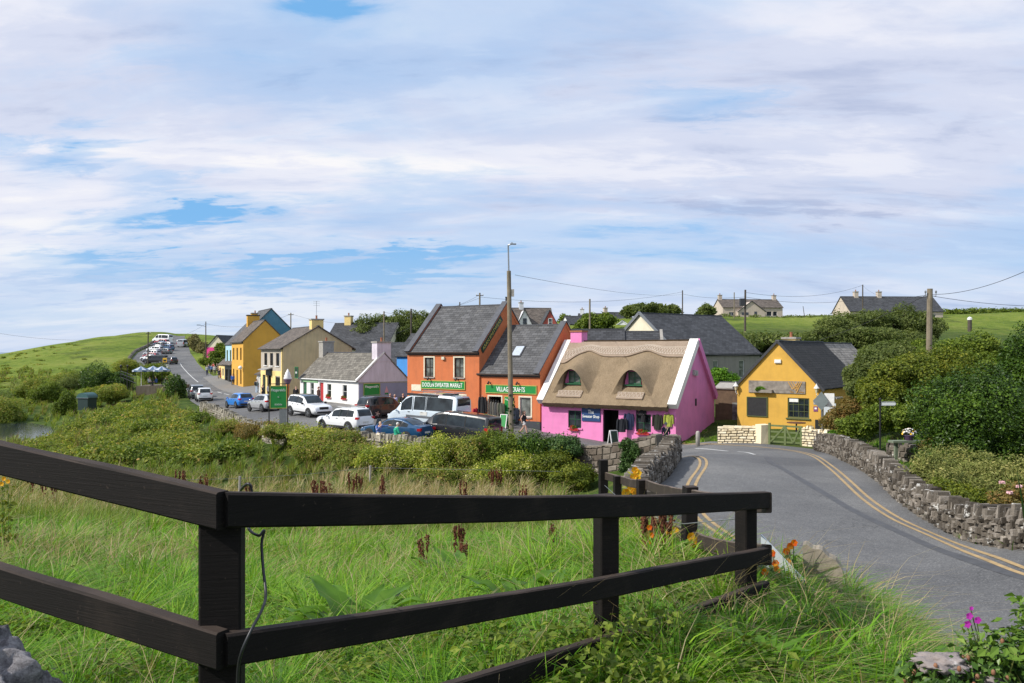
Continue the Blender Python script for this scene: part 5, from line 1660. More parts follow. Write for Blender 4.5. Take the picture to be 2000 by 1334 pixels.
M_FENCE = wood_mat('stained_timber', (.0062, .0045, .0038), (.032, .023, .018), 1.3)
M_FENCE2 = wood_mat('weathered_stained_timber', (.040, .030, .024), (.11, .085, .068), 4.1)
A_ = Vector((-.79, 2.30, 0)); E_ = Vector((1.40, 4.66, 0)); B_ = Vector((-2.9, 3.35, 0))
def zpt(px, py, p):
 return (HY - py) / FPX * p.y
def rail(mb, p0, z0, p1, z1, hgt=.105, th=.045, sag=0.0, up=(0, 0, 1)):
 n = 6
 for i in range(n):
  a, b_ = i / n, (i + 1) / n
  q0 = Vector(p0).lerp(Vector(p1), a); q1 = Vector(p0).lerp(Vector(p1), b_)
  f = lambda t: z0 * (1 - t) + z1 * t - sag * math.sin(math.pi * t)
  mb.bar((q0.x, q0.y, f(a)), (q1.x, q1.y, f(b_)), th, hgt)
def rail_mesh(p0, z0, p1, z1, hgt, th, sag=0.0, n=14):
 """one continuous board"""
 p0, p1 = Vector(p0), Vector(p1)
 d = (p1 - p0); d.z = 0; d.normalize(); s = Vector((-d.y, d.x, 0))
 rows = []
 for i in range(n + 1):
  t = i / n
  q = p0.lerp(p1, t); z = z0 * (1 - t) + z1 * t - sag * math.sin(math.pi * t) + .004 * mnoise.noise((t * 5, z0 * 9, 0))
  e = .004 * mnoise.noise((t * 7, z1 * 5, 4)); c_ = .006
  pr = [(-th / 2, -hgt / 2 + c_), (-th / 2 + c_, -hgt / 2), (th / 2 - c_, -hgt / 2), (th / 2, -hgt / 2 + c_), (th / 2, hgt / 2 - c_), (th / 2 - c_, hgt / 2 + e), (-th / 2 + c_, hgt / 2 + e), (-th / 2, hgt / 2 - c_)]
  rows.append([Vector((q.x, q.y, z + b_)) + s * a for a, b_ in pr])
 mb = MB()
 k = len(rows[0])
 vs = [p for r_ in rows for p in r_]
 fs = [(i * k + j, i * k + (j + 1) % k, (i + 1) * k + (j + 1) % k, (i + 1) * k + j) for i in range(n) for j in range(k)]
 fs += [tuple(range(k - 1, -1, -1)), tuple(n * k + j for j in range(k))]
 mb.add(vs, fs)
 return mb
def post_mesh(x, y, z0, z1, s, rz, lean=(0, 0)):
 mb = MB()
 c_ = .006
 pr = [(-s / 2, -s / 2 + c_), (-s / 2 + c_, -s / 2), (s / 2 - c_, -s / 2), (s / 2, -s / 2 + c_), (s / 2, s / 2 - c_), (s / 2 - c_, s / 2), (-s / 2 + c_, s / 2), (-s / 2, s / 2 - c_)]
 cr, sr = math.cos(rz), math.sin(rz)
 rows = []
 for i in range(7):
  t = i / 6
  rows.append([(x + lean[0] * t + a * cr - b_ * sr, y + lean[1] * t + a * sr + b_ * cr, z0 + (z1 - z0) * t) for a, b_ in pr])
 vs = [p for r_ in rows for p in r_]
 fs = [(i * 8 + j, i * 8 + (j + 1) % 8, (i + 1) * 8 + (j + 1) % 8, (i + 1) * 8 + j) for i in range(6) for j in range(8)]
 fs += [tuple(range(7, -1, -1)), tuple(48 + j for j in range(8))]
 mb.add(vs, fs)
 return mb
fn = thing('timber_fence', 'near black stained post and rail fence crossing the foreground', 'fence', (0, 0, 0))
dAE = (E_ - A_).normalized(); sAE = Vector((-dAE.y, dAE.x, 0))
rzAE = math.atan2(dAE.y, dAE.x)
zA = (-.452, -.835); zE = (-.862, -1.155)
# right hand boards stand on the viewer's side of the posts
A0 = A_ - dAE * .02
for k, (a, b_, hh) in enumerate(((-.440, -.855, .098), (-.832, -1.170, .091), (-1.15, -1.37, .09))):
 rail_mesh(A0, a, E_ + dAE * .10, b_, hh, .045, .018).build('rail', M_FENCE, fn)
dBA = (A_ - B_).normalized()
for k, (a, b_, hh) in enumerate(((-.24, -.440, .106), (-.68, -.828, .105))):
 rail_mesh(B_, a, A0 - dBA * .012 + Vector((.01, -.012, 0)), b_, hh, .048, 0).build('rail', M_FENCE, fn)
pA = A_ + sAE * .085 + dAE * .02
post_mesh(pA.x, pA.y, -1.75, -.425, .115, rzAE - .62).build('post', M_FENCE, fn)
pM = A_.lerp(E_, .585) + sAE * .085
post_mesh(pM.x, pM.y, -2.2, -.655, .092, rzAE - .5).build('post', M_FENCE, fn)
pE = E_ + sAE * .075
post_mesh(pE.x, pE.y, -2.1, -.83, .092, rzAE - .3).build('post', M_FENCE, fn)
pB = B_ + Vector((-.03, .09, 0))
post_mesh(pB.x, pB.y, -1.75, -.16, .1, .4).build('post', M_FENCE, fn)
# black cable hanging round the corner post
mb = MB()
cp = [P3(468, 965, 2.62), P3(472, 955, 2.55), P3(484, 945, 2.5), P3(491, 955, 2.5), P3(492, 990, 2.5), P3(485, 1030, 2.47), P3(505, 1046, 2.42), P3(516, 1036, 2.44), P3(511, 1062, 2.42), P3(514, 1110, 2.38), P3(519, 1160, 2.33), P3(512, 1190, 2.26), P3(492, 1228, 2.2), P3(474, 1268, 2.18), P3(466, 1300, 2.19), P3(464, 1345, 2.2), P3(466, 1420, 2.22)]
sp = []
for i in range(len(cp) - 1):
 for s in range(6):
  t = s / 6
  p0 = Vector(cp[max(i - 1, 0)]); p1 = Vector(cp[i]); p2 = Vector(cp[i + 1]); p3 = Vector(cp[min(i + 2, len(cp) - 1)])
  sp.append(.5 * (2 * p1 + (p2 - p0) * t + (2 * p0 - 5 * p1 + 4 * p2 - p3) * t * t + (3 * p1 - p0 - 3 * p2 + p3) * t ** 3))
sp.append(Vector(cp[-1]))
mb.tube(sp, .0042, 8)
tag(mb.build('cable', simple('black_cable', (.018, .019, .021), .42), None, True), 'black cable looping over the fence corner post', 'cable')
# the fence that runs back towards the bridge
f2 = thing('timber_fence', 'weathered brown fence running back from the near corner towards the bridge', 'fence', (0, 0, 0))
Q = [Vector((1.42, 4.72, 0)), Vector((1.50, 7.0, 0)), Vector((1.66, 10.5, 0)), Vector((1.62, 12.6, 0)), Vector((1.47, 13.2, 0))]
zt = [-.83, -1.20, -1.66, -1.93, -1.98]
zl = [-1.13, -1.56, -2.05, -2.35, -2.4]
for i in range(3):
 for zz in (zt, zl):
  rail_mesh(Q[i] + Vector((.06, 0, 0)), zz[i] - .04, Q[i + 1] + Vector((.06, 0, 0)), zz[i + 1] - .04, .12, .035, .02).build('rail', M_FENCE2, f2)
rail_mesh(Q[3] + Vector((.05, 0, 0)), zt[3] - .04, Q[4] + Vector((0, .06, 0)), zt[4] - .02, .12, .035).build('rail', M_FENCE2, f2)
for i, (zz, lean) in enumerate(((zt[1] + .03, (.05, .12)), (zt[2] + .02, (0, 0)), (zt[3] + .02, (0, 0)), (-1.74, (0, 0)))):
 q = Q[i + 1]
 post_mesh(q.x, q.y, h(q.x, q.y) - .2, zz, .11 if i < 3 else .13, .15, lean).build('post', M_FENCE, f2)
mb = MB()
ww = [Vector((1.47, 13.0, -2.12)), Vector((1.6, 11.6, -2.15)), Vector((1.6, 10.4, -1.95)), Vector((1.55, 8.5, -1.75)), Vector((1.45, 6.9, -1.45)), Vector((1.36, 5.0, -1.02))]
mb.tube(ww, .004, 5)
mb.build('fence_wire', M_METAL, f2)
# thin field fence posts in the meadow
for px, py, d in ((467, 856, 36), (722, 880, 40)):
 mb = MB(); p = G(px, d); mb.tube([(0, 0, -.3), (.03, .02, 1.15)], [.06, .055], 8)
 tag(mb.build('fence_post', M_CONC, None, False, p), 'pale leaning wire fence post in the meadow ' + ('behind the near left rail' if px < 600 else 'before the yellow green shrubs'), 'post')
mb = MB()
p1, p2, p3 = Vector(G(130, 32, 1.0)), Vector(G(467, 36, 1.05)), Vector(G(722, 40, 1.05)); p4 = Vector(G(1100, 40, 1.0))
mb.tube([p1, p1.lerp(p2, .5) - Vector((0, 0, .06)), p2, p2.lerp(p3, .5) - Vector((0, 0, .06)), p3, p4], .006, 5)
tag(mb.build('fence_wire', M_METAL), 'thin wire strung between the pale meadow posts', 'wire')
# stone slab, road sign back and boulder near the fence end
mb = MB()
pts = []
for k in range(13):
 t = k / 12
 pts.append((-.13 + .26 * t, 0, .53 - .14 * t ** 2.2 + .010 * math.sin(t * 17)))
ring = [(-.13, 0, -.4)] + pts + [(.13, 0, -.4)]
mb.prism([Vector(p) for p in ring], (0, .13, 0))
sb = mb.build('stone_slab', simple('concrete_slab', (.25, .215, .165), .92, 0, .35, 7, .6), None, False, (2.16, 5.70, -1.89), math.radians(-22))
tag(sb, 'upright mossy stone slab with a sloping top at the grass edge', 'stone slab')
p = (1.72, 5.55, -2.04)
r = thing('road_sign', 'low pale metal road sign seen from behind among orange flowers', 'road sign', p, math.radians(-42))
mb = MB(); mb.prism([(-.03, 0, .80), (.42, 0, .42), (.42, 0, .06), (-.03, 0, .30)], (0, -.012, 0)); mb.build('plate', simple('sign_back', (.52, .58, .60), .45, .3, .1), r)
mb = MB(); mb.tube([(-.05, -.05, -.3), (-.05, -.05, .66)], .032, 10); mb.lathe((-.05, -.05, .66), [(.042, 0), (.042, .03), (.01, .045)], 10); mb.build('post', M_METAL, r)
mb = MB()
R_ = np.random.default_rng(3)
def rock(mb, c, s, seed, n=14, m_=10, amp=.22, fq=1.6):
 vs, fs = [], []
 for i in range(m_ + 1):
  ph = math.pi * i / m_
  for k in range(n):
   t = 2 * math.pi * k / n
   d = Vector((math.sin(ph) * math.cos(t), math.sin(ph) * math.sin(t), -math.cos(ph)))
   q = d * fq
   f = 1 + amp * mnoise.noise((q.x + seed, q.y, q.z)) + amp * .5 * mnoise.noise((q.x * 2.7 + seed, q.y * 2.7, q.z * 2.7)) + amp * .22 * mnoise.noise((q.x * 7 + seed, q.y * 7, q.z * 7))
   vs.append((c[0] + d.x * s[0] * f, c[1] + d.y * s[1] * f, c[2] + d.z * s[2] * f))
 for i in range(m_):
  for k in range(n):
   fs.append((i * n + k, i * n + (k + 1) % n, (i + 1) * n + (k + 1) % n, (i + 1) * n + k))
 mb.add(vs, fs)
m, g, b = new_mat('boulder')
tc = g.new('ShaderNodeTexCoord')
n1 = g.noise(tc.outputs['Object'], 48, 10, 0.82); n2 = g.noise(tc.outputs['Object'], 7, 6, 0.6)
c = g.ramp(g.math('ADD', g.math('MULTIPLY', n1, .65), g.math('MULTIPLY', n2, .35)), [(0.38, (.075, .066, .074)), (0.48, (.26, .24, .25)), (0.58, (.64, .61, .62))])
g.link(c, b.inputs['Base Color']); b.inputs['Roughness'].default_value = .9
bump(g, b, g.math('ADD', n1, n2), 1.0, .05)
mb = MB(); rock(mb, (0, 0, 0), (.40, .30, .34), 2.2, 130, 90, .30, 2.6)
bo = mb.build('boulder', m, None, True, (-1.335, 1.75, -.955))
bo.rotation_euler = (.2, .35, .4)
tag(bo, 'rough purplish grey rock at the lower left under the fence', 'rock')
# rocks of the broken wall under the roses, lower right
for k, (x, y, z, s) in enumerate(((1.43, 2.92, -1.10, (.13, .10, .045)), (1.40, 2.80, -1.19, (.17, .12, .05)), (1.60, 2.95, -1.20, (.22, .16, .08)), (1.32, 2.72, -1.28, (.19, .14, .06)), (1.65, 2.85, -1.33, (.26, .2, .10)), (1.42, 2.62, -1.36, (.22, .18, .08)))):
 mb = MB(); rock(mb, (0, 0, 0), tuple(q_ * .68 for q_ in s), k * 3.1, 40, 26, .5, 1.9)
 r = mb.build('wall_stone', islands('rose_stone', [(0, (.22, .19, .18)), (1, (.36, .31, .29))], .9, 14, ((.55, .52, .50), 9, .60), .8, dist=.02), None, True, (x + .10, y, z - .01), k * .9)
 tag(r, 'loose pinkish grey stone of the tumbled wall under the rose bush', 'stone', 'tumbled stones under the roses')
# ---------------------------------------------------------------- village signs
p = G(527, 55.5)
gs = thing('pub_sign', "green Fitzgerald's board on tall black posts before the parked cars", 'sign', (p[0], p[1], -6.0), math.radians(12))
mb = MB(); mb.box((0, -.04, 2.15), (1.12, .02, 3.70)); mb.build('board', M_GRN, gs)
mb = MB()
for a in ((0, 3.66, 1.12, 3.70), (0, 2.15, 1.12, 2.19), (0, 2.19, .04, 3.66), (1.08, 2.19, 1.12, 3.66)): mb.box((a[0], -.052, a[1]), (a[2], -.041, a[3]))
mb.build('border', M_GOLD, gs)
text_mesh('lettering', "Fitzgerald's", .92, .24, M_LETTER, gs, (.56, -.05, 3.38)); text_mesh('lettering', 'DOOLIN', .46, .11, M_LETTER, gs, (.56, -.05, 2.42))
mb = MB()
for k in range(6):
 t = math.pi / 3 * k
 mb.bar((.56, -.048, 2.93), (.56 + .07 * math.cos(t), -.048, 2.93 + .07 * math.sin(t)), .006, .03, (0, -1, 0))
mb.build('emblem', M_LETTER, gs)
for x, z0_ in ((-.05, -.3), (1.17, .9)):
 mb = MB(); mb.tube([(x, 0, z0_ if x > 0 else -.6), (x, 0, 3.8)], .04, 8); mb.build('post', M_BLACK, gs)
mb = MB(); mb.box((.62, -.03, 1.05), (1.10, .0, 2.1)); mb.build('lower_panel', M_METAL, gs)
mb = MB(); mb.bar((-.1, 0, 3.82), (1.22, 0, 3.82), .05, .05); mb.build('top_bar', M_BLACK, gs)
# ice cream cone
p = G(562, 73.5)
ic = thing('ice_cream_sign', 'giant ice cream cone sign on an orange post by the corner shop', 'sign', (p[0], p[1], p[2]), 0)
mb = MB(); mb.lathe((0, 0, 0), [(.07, 0), (.11, 1.2), (.16, 2.2)], 12); mb.build('post', M_ORANGEP, ic)
mb = MB(); mb.lathe((0, 0, 2.2), [(.17, 0), (.33, .35), (.36, .42), (.30, .46)], 16); mb.build('cone', simple('purple_brown_cone', (.16, .10, .16), .6), ic)
mb = MB(); mb.lathe((0, 0, 2.63), [(.33, 0), (.37, .10), (.28, .24), (.31, .34), (.21, .48), (.23, .56), (.12, .70), (.10, .78), (.02, .92)], 18); mb.build('ice_cream', simple('ice_white', (.80, .79, .80), .5), ic, True)
# small green hanging sign at the cottage end
sign_board(wc.F, .3, -.5, 3.0, .75, 1.15, 'dark green arched hanging sign at the far end of the white cottage', board=M_GRNDK, border=M_GRN, lines=(('BAR', .4, .2, 0, 0),), name='hanging_sign', th=.06)
# barber style white globe on the ochre house
mb = MB(); mb.ell((0, -.35, 0), (.26, .26, .26), 14, 10); mb.tube([(0, 0, .05), (0, -.35, .05)], .02, 6)
tag(mb.build('globe_lamp', M_WHFRAME, None, True, yb.F.w(9.1, 0, 2.9), YT), 'round white globe lamp on the corner of the ochre house', 'lamp')
# give way sign seen from behind and white boards at the restaurant corner
p = G(1606, 45.6)
r = thing('road_sign', 'grey backed diamond road sign on a steel pole by the right wall', 'road sign', p, math.radians(-48))
mb = MB(); mb.tube([(0, 0, -.2), (0, 0, 2.95)], .045, 10); mb.build('pole', M_METAL, r)
mb = MB(); mb.prism([(0, -.07, 3.05), (-.52, -.07, 2.5), (0, -.07, 1.98), (.40, -.07, 2.5)], (0, -.012, 0)); mb.build('plate', simple('sign_grey', (.13, .155, .155), .55, .1), r)
mb = MB(); mb.bar((-.2, -.05, 2.3), (.2, -.05, 2.3), .03, .04); mb.bar((-.2, -.05, 2.72), (.2, -.05, 2.72), .03, .04); mb.build('bracket', M_METAL, r)
mb = MB(); mb.box((.10, .08, 2.2), (.62, .11, 2.95)); rr = mb.build('notice_board', M_WHFRAME, None, False, p, math.radians(-25))
tag(rr, 'white notice board behind the diamond road sign', 'notice board')
mb = MB(); mb.box((-.38, -.03, .95), (.38, .03, 2.05)); mb.box((-.4, -.02, -.2), (-.34, .02, .95)); mb.box((.34, -.02, -.2), (.4, .02, .95))
rr = mb.build('notice_board', simple('pale_grey_panel', (.50, .54, .57), .5), None, False, rs.F.w(6.45, -.4, 0), AT)
tag(rr, 'pale grey panel board standing right of the yellow gable', 'notice board')
mb = MB(); mb.box((-.3, -.02, .1), (.3, .02, .95)); mb.box((-.33, -.03, .06), (.33, -.021, .99), 1)
rr = mb.build('menu_board', [simple('menu_mix', (.20, .25, .32), .6, 0, .6, 14), M_BLACK], None, False, rs.F.w(6.0, -.9, 0), AT)
tag(rr, 'small framed menu board on the ground below the grey panel', 'menu board')
# fingerpost
p = G(1719, 36.5)
r = thing('fingerpost', 'white pointed fingerpost sign on a black pole above the stone wall', 'sign', (p[0], p[1], -4.6), math.radians(4))
mb = MB(); mb.tube([(0, 0, -.6), (0, 0, 2.45)], .04, 8); mb.lathe((0, 0, 2.45), [(.06, 0), (.06, .05), (.01, .1)], 8); mb.build('pole', M_BLACK, r)
mb = MB(); mb.prism([(.05, -.02, 2.18), (.68, -.02, 2.18), (.76, -.02, 2.28), (.68, -.02, 2.38), (.05, -.02, 2.38)], (0, .04, 0)); pl = mb.build('finger_board', M_LETTER, r)
mb = MB()
for a, c_ in (((.05, 2.365), (.68, 2.365)), ((.05, 2.195), (.68, 2.195)), ((.68, 2.365), (.74, 2.28)), ((.68, 2.195), (.74, 2.28))):
 mb.bar((a[0], -.024, a[1]), (c_[0], -.024, c_[1]), .006, .02, (0, 0, 1))
mb.build('edge_line', M_BLACK, pl)
# garden shelf with flower pot
p = G(1790, 33.2)
mb = MB(); mb.box((-1.35, -.12, 1.32), (1.5, .3, 1.40)); mb.box((-1.2, 0, -.3), (-1.08, .12, 1.32)); mb.box((1.2, 0, -.3), (1.32, .12, 1.32))
tag(mb.build('garden_bench', simple('mossy_plank', (.16, .19, .13), .8), None, False, (p[0] + .3, p[1], -5.0), math.radians(4)), 'mossy green plank shelf on the shaded garden wall', 'shelf')
fp = thing('flower_pot', 'dark pot of white and yellow flowers on the mossy plank', 'flower pot', (p[0] - .25, p[1] + .1, -3.6), 0)
mb = MB(); mb.lathe((0, 0, 0), [(.14, 0), (.2, .18), (.21, .2), (.17, .2)], 12); mb.build('pot', simple('purple_pot', (.06, .03, .07), .5), fp)
mb = MB()
for k in range(44):
 a, e = rnd.uniform(0, 6.28), rnd.uniform(.1, 1.5)
 c_ = Vector((.3 * math.cos(a) * math.cos(e), .3 * math.sin(a) * math.cos(e), .24 + .26 * math.sin(e)))
 n_ = c_ - Vector((0, 0, .2)); n_.normalize()
 t_ = n_.cross(Vector((0, 0, 1))).normalized(); b2_ = n_.cross(t_)
 s_ = rnd.uniform(.035, .06)
 ring = [c_ + (t_ * math.cos(q) + b2_ * math.sin(q)) * s_ for q in np.linspace(0, 6.28, 6)[:-1]]
 mb.add(ring + [c_ - n_ * .02], [(i, (i + 1) % 5, 5) for i in range(5)], rnd.choice((0, 0, 0, 1)))
mb.build('flowers', [simple('white_petal', (.75, .73, .70), .6), simple('yellow_petal', (.72, .45, .03), .6)], fp)
# gate
p = Vector(G(1501, 47.9)); q = Vector(G(1567, 46.7))
gt = thing('garden_gate', 'olive green wooden farm gate between the cream walls', 'gate', p, math.atan2(q.y - p.y, q.x - p.x))
gl = (q - p).length; dz = q.z - p.z
for x in (.06, gl * .50, gl - .06):
 mb = MB(); mb.box((x - .06, -.05, .0), (x + .06, .05, 1.25 if x < .1 else 1.15)); mb.build('gate_post', M_OLIVE if 0 else simple('olive_gate', (.12, .155, .055), .6, 0, .15), gt)
M_OG = MATS['olive_gate']
mb = MB()
for z in (.12, .40, .70, 1.05): mb.box((.121, -.025, z), (gl * .5 - .061, .015, z + .10)); mb.box((gl * .5 + .061, -.025, z), (gl - .121, .015, z + .10))
mb.build('gate_rails', M_OG, gt)
mb = MB()
mb.bar((.14, -.045, .16), (gl * .48, -.045, 1.05), .035, .09); mb.bar((gl * .52, -.045, 1.05), (gl * .74, -.045, .16), .035, .09); mb.bar((gl * .74, -.045, .16), (gl - .14, -.045, 1.05), .035, .09)
mb.build('gate_brace', M_OG, gt)
tp = rs.F.w(4.55, -1.2, 0)
tt = thing('garden_table', 'round brown garden table behind the olive gate', 'table', tp, 0)
mb = MB(); mb.lathe((0, 0, .72), [(.6, 0), (.6, .05)], 24); mb.build('table_top', M_DKFRAME if 0 else simple('brown_table', (.14, .06, .035), .5), tt)
mb = MB(); mb.lathe((0, 0, 0), [(.25, 0), (.06, .06), (.05, .72)], 10); mb.build('leg', M_DARKTRIM, tt)
p = G(1363, 49.5)
mb = MB(); mb.lathe((0, 0, -.2), [(.13, 0), (.13, 1.0), (.11, 1.1), (.05, 1.15)], 14)
tag(mb.build('bollard', M_CONC, None, True, p), 'short concrete bollard on the grass verge by the pink gable', 'bollard')
# boards on the pavement
def a_board(p, rz, label, panel):
 r = thing('a_board', label, 'sandwich board', p, rz)
 mb = MB()
 for s in (-1, 1):
  mb.bar((-.28, s * .26, 0), (-.28, s * .02, 1.0), .05, .05); mb.bar((.28, s * .26, 0), (.28, s * .02, 1.0), .05, .05); mb.bar((-.28, s * .03, .99), (.28, s * .03, .99), .05, .05)
 mb.build('frame', M_WHFRAME, r)
 mb = MB()
 for s in (-1, 1): mb.bar((0, s * .25, .1), (0, s * .045, .95), .5, .02, (0, s, .3))
 mb.build('panel', panel, r)
a_board(Vector(pk.F.w(6.5, -1.6, .1)), PT + 1.05, 'white framed sandwich board with green panel outside the pink shop', M_GRNDK)
a_board(Vector(vc.F.w(3.35, -1.5, .1)), TH, 'green sandwich board at the foot of the wooden pole', M_GRN)
# ---------------------------------------------------------------- clothes on display
def garment(F, x, z, w, hh, col, label, y=-.03, sleeves=True, kind='jacket', rz=0.0, extra=None):
 r = thing('hanging_' + kind, label, kind, F.w(x, y, z), F.rz + rz)
 mb = MB()
 rows = []
 n = 9
 for i in range(8):
  t = i / 7
  wd = (.42 + .58 * min(1, t * 5)) * (1 - .06 * t) * (.84 if t > .15 else 1) * w / 2
  row = []
  for j in range(n):
   a = -1 + 2 * j / (n - 1)
   row.append((a * wd, -.10 * (1 - a * a) - .012 * math.sin(a * 9 + t * 4) - .02, -hh * t + (-.06 * abs(a) if t == 0 else 0)))
  rows.append(row)
 mb.grid(rows)
 mb.grid([[(p[0], -.001, p[2]) for p in reversed(rw)] for rw in rows])
 for s in (-1, 1):
  pass
 m_ = simple('cloth_' + '_'.join(str(int(c_ * 999)) for c_ in col), col, .9, 0, .2, 12)
 mb.build('torso', m_, r)
 if sleeves:
  for s in (-1, 1):
   mb = MB(); mb.tube([(s * w * .40, -.05, -.05), (s * w * .50, -.05, -.25 * hh), (s * w * .54, -.05, -.78 * hh)], [.07, .075, .06], 8); mb.build('sleeve', m_, r)
 mb = MB(); mb.tube([(-.06, -.05, .02), (0, -.04, .06), (.06, -.05, .02)], .008, 5); mb.tube([(0, -.04, .06), (0, -.02, .13)], .006, 5); mb.build('hanger', M_METAL, r)
 return r
g_ = 'clothes hanging outside the shops'
garment(pk.F, 6.62, 1.85, .62, .95, (.016, .018, .024), 'black fleece hanging lowest beside the pink shop doorway', -.45, True, 'fleece', .5)
garment(pk.F, 7.0, 2.2, .66, 1.15, (.015, .022, .065), 'navy and blue fleece hanging left of the pink shop window', -.12, True, 'fleece')
mb = MB(); mb.bar((-.2, 0, 0), (.2, 0, 0), .02, .22); rr = mb
garment(pk.F, 7.9, 2.5, .60, .42, (.014, .013, .015), 'black top hung over the pink shop window', -.10, True, 'shirt')
garment(pk.F, 8.05, 2.1, .42, .50, (.012, .012, .014), 'small dark top hung in front of the pink shop window', -.12, False, 'shirt')
garment(pk.F, 9.05, 2.2, .62, 1.05, (.020, .022, .014), 'dark olive cardigan hanging right of the flowery window', -.06, True, 'cardigan')
garment(pk.F, 9.85, 2.25, .58, .85, (.30, .34, .05), 'lime green sweater hanging at the right end of the pink wall', -.05, True, 'sweater')
garment(vc.F, .05, 1.40, .5, .95, (.45, .02, .05), 'bright red jacket hanging left of the village crafts doorway', -.35, True, 'jacket', 1.0)
garment(vc.F, .62, 2.30, .55, 1.55, (.022, .022, .024), 'long dark coat hanging at the doorway edge', -.3, True, 'coat', .5)
for k in range(4):
 garment(vc.F, 1.25 + .22 * k, 1.95 - .02 * k, .30, 1.35, ((.10, .095, .085), (.13, .12, .10), (.08, .08, .08), (.12, .105, .09))[k], ('leftmost', 'second', 'third', 'rightmost')[k] + ' grey sweater of the rack in the village crafts doorway', -.10, False, 'sweater', 1.1).__setitem__('group', 'sweaters in the doorway')
garment(vc.F, 2.28, 1.85, .50, .85, (.075, .085, .06), 'grey green cardigan right beside the doorway frame', -.16, True, 'cardigan')
garment(vc.F, 3.45, 1.55, .62, 1.1, (.012, .018, .035), 'navy jacket hanging by the green panel behind the pole', -.12, True, 'jacket')
garment(vc.F, 2.45, .85, .42, .7, (.04, .06, .14), 'blue patterned top low on the display rail', -.5, True, 'shirt')
garment(vc.F, 2.85, .72, .46, .6, (.62, .07, .02), 'orange red jacket low beside the green sandwich board', -.5, True, 'jacket')
# ---------------------------------------------------------------- poles and wires
M_POLE = simple('grey_timber_pole', (.20, .165, .115), .85, 0, .35, 1.6, .3)
M_POLED = simple('dark_timber_pole', (.075, .060, .048), .85, 0, .25, 2)
M_WIRE = simple('power_wire', (.03, .03, .032), .6)
def pole(px, d, ytop, ybase, label, r0=.13, r1=.10, mat=None, lean=0.0, arm=None, name='utility_pole'):
 x, y = XY(px, d)
 zt_, zb_ = (HY - ytop) / FPX * d, (HY - ybase) / FPX * d
 zg = min(h(x, y) - .3, zb_)
 P = thing(name, label, 'pole', (x, y, zg))
 mb = MB(); H_ = zt_ - zg
 mb.tube([(0, 0, 0), (lean * .5, 0, H_ * .5), (lean, 0, H_)], [r0, (r0 + r1) / 2, r1], 10)
 mb.build('shaft', mat or M_POLED, P)
 if arm == 'cross':
  mb = MB(); mb.bar((lean - .5, 0, H_ - .35), (lean + .5, 0, H_ - .35), .1, .1); mb.build('crossarm', M_POLED, P)
  for s in (-.42, 0, .42):
   mb = MB(); mb.lathe((lean + s, 0, H_ - .3), [(.03, 0), (.06, .05), (.04, .1), (.06, .14), (.02, .18)], 8); mb.build('insulator', M_WHFRAME, P)
 elif arm == 'lamp':
  mb = MB(); mb.tube([(lean, 0, H_ - 1.0), (lean - 1.0, -.3, H_ - .75)], .05, 6); mb.build('arm', M_METAL, P)
  mb = MB(); mb.cbox((lean - 1.3, -.4, H_ - .72), (.7, .25, .14), .3); mb.build('lamp_head', M_METAL, P)
 elif arm == 'insul':
  for s in (-.2, .2):
   mb = MB(); mb.tube([(lean, 0, H_ - .45), (lean + s * 1.6, -.1, H_ - .45), (lean + s * 1.6, -.1, H_ - .25)], .025, 6); mb.lathe((lean + s * 1.6, -.1, H_ - .27), [(.05, 0), (.06, .1), (.03, .16)], 8); mb.build('insulator', M_METAL, P)
 elif arm == 'box':
  mb = MB(); mb.box((lean - .75, -.3, H_ - 2.2), (lean - .12, .3, H_ - 1.2)); mb.build('transformer', M_DARKTRIM, P)
 return P
mp = pole(999, 49.5, 529, 850, 'tall grey timber lamp pole with ivy at its foot', .165, .125, M_POLE, -.16)
H_ = (HY - 529) / FPX * 49.5 - mp.location.z
mb = MB(); mb.tube([(-.16, -.02, H_ - .1), (-.20, -.02, H_ + 1.55)], .045, 8); mb.tube([(-.20, -.02, H_ + 1.55), (.05, -.1, H_ + 1.62)], .04, 8); mb.build('lamp_arm', M_METAL, mp)
mb = MB(); mb.cbox((.10, -.12, H_ + 1.60), (.36, .16, .07), .1); mb.box((.0, -.15, H_ + 1.635), (.06, -.09, H_ + 1.71)); mb.build('lamp_head', M_METAL, mp)
mb = MB(); mb.box((-.02, -.08, H_ - 1.55), (.16, .08, H_ - 1.12)); mb.build('junction_box', M_CONC, mp)
mb = MB()
for k in range(60):
 t = rnd.uniform(0, 6.28); z = rnd.uniform(.5, 3.6); mb_r = .18
 c_ = (mb_r * math.cos(t), mb_r * math.sin(t), z); s_ = rnd.uniform(.05, .1)
 mb.cbox(c_, (s_, s_, s_), t, 0, .03)
mb.build('ivy', leafmat('ivy_leaf', [(0, (.018, .05, .012)), (1, (.05, .11, .02))], .5, .15), mp)
rp = pole(1813, 50, 564, 700, 'thick leaning timber pole among the trees at right', .19, .16, M_POLE, .10, 'insul')
pole(402, 165, 628, 690, 'street lamp pole at the top of the street beside the painted house', .12, .09, M_POLED, 0, 'lamp', 'street_lamp')
pole(288.5, 165, 648, 716, 'dark pole standing among the parked cars', .13, .11, M_POLED, 0.1, 'cross')
pole(568, 150, 611, 640, 'pale pole behind the ochre and cream houses', .12, .1, M_POLE, 0, 'cross')
pole(750, 105, 608, 670, 'grey pole behind the white cottage chimney', .11, .09, M_POLE)
pole(803, 100, 603, 645, 'dark pole rising left of the tall orange roof', .12, .1, M_POLED)
pole(937, 110, 572, 620, 'pole rising behind the tall orange roof ridge', .13, .11, M_POLE, 0, 'cross')
pole(898, 160, 590, 620, 'small distant pole left of the orange ridge pole', .13, .11, M_POLED)
pole(1152, 120, 584, 645, 'plain timber pole behind the low slate outbuilding', .15, .12, M_POLE)
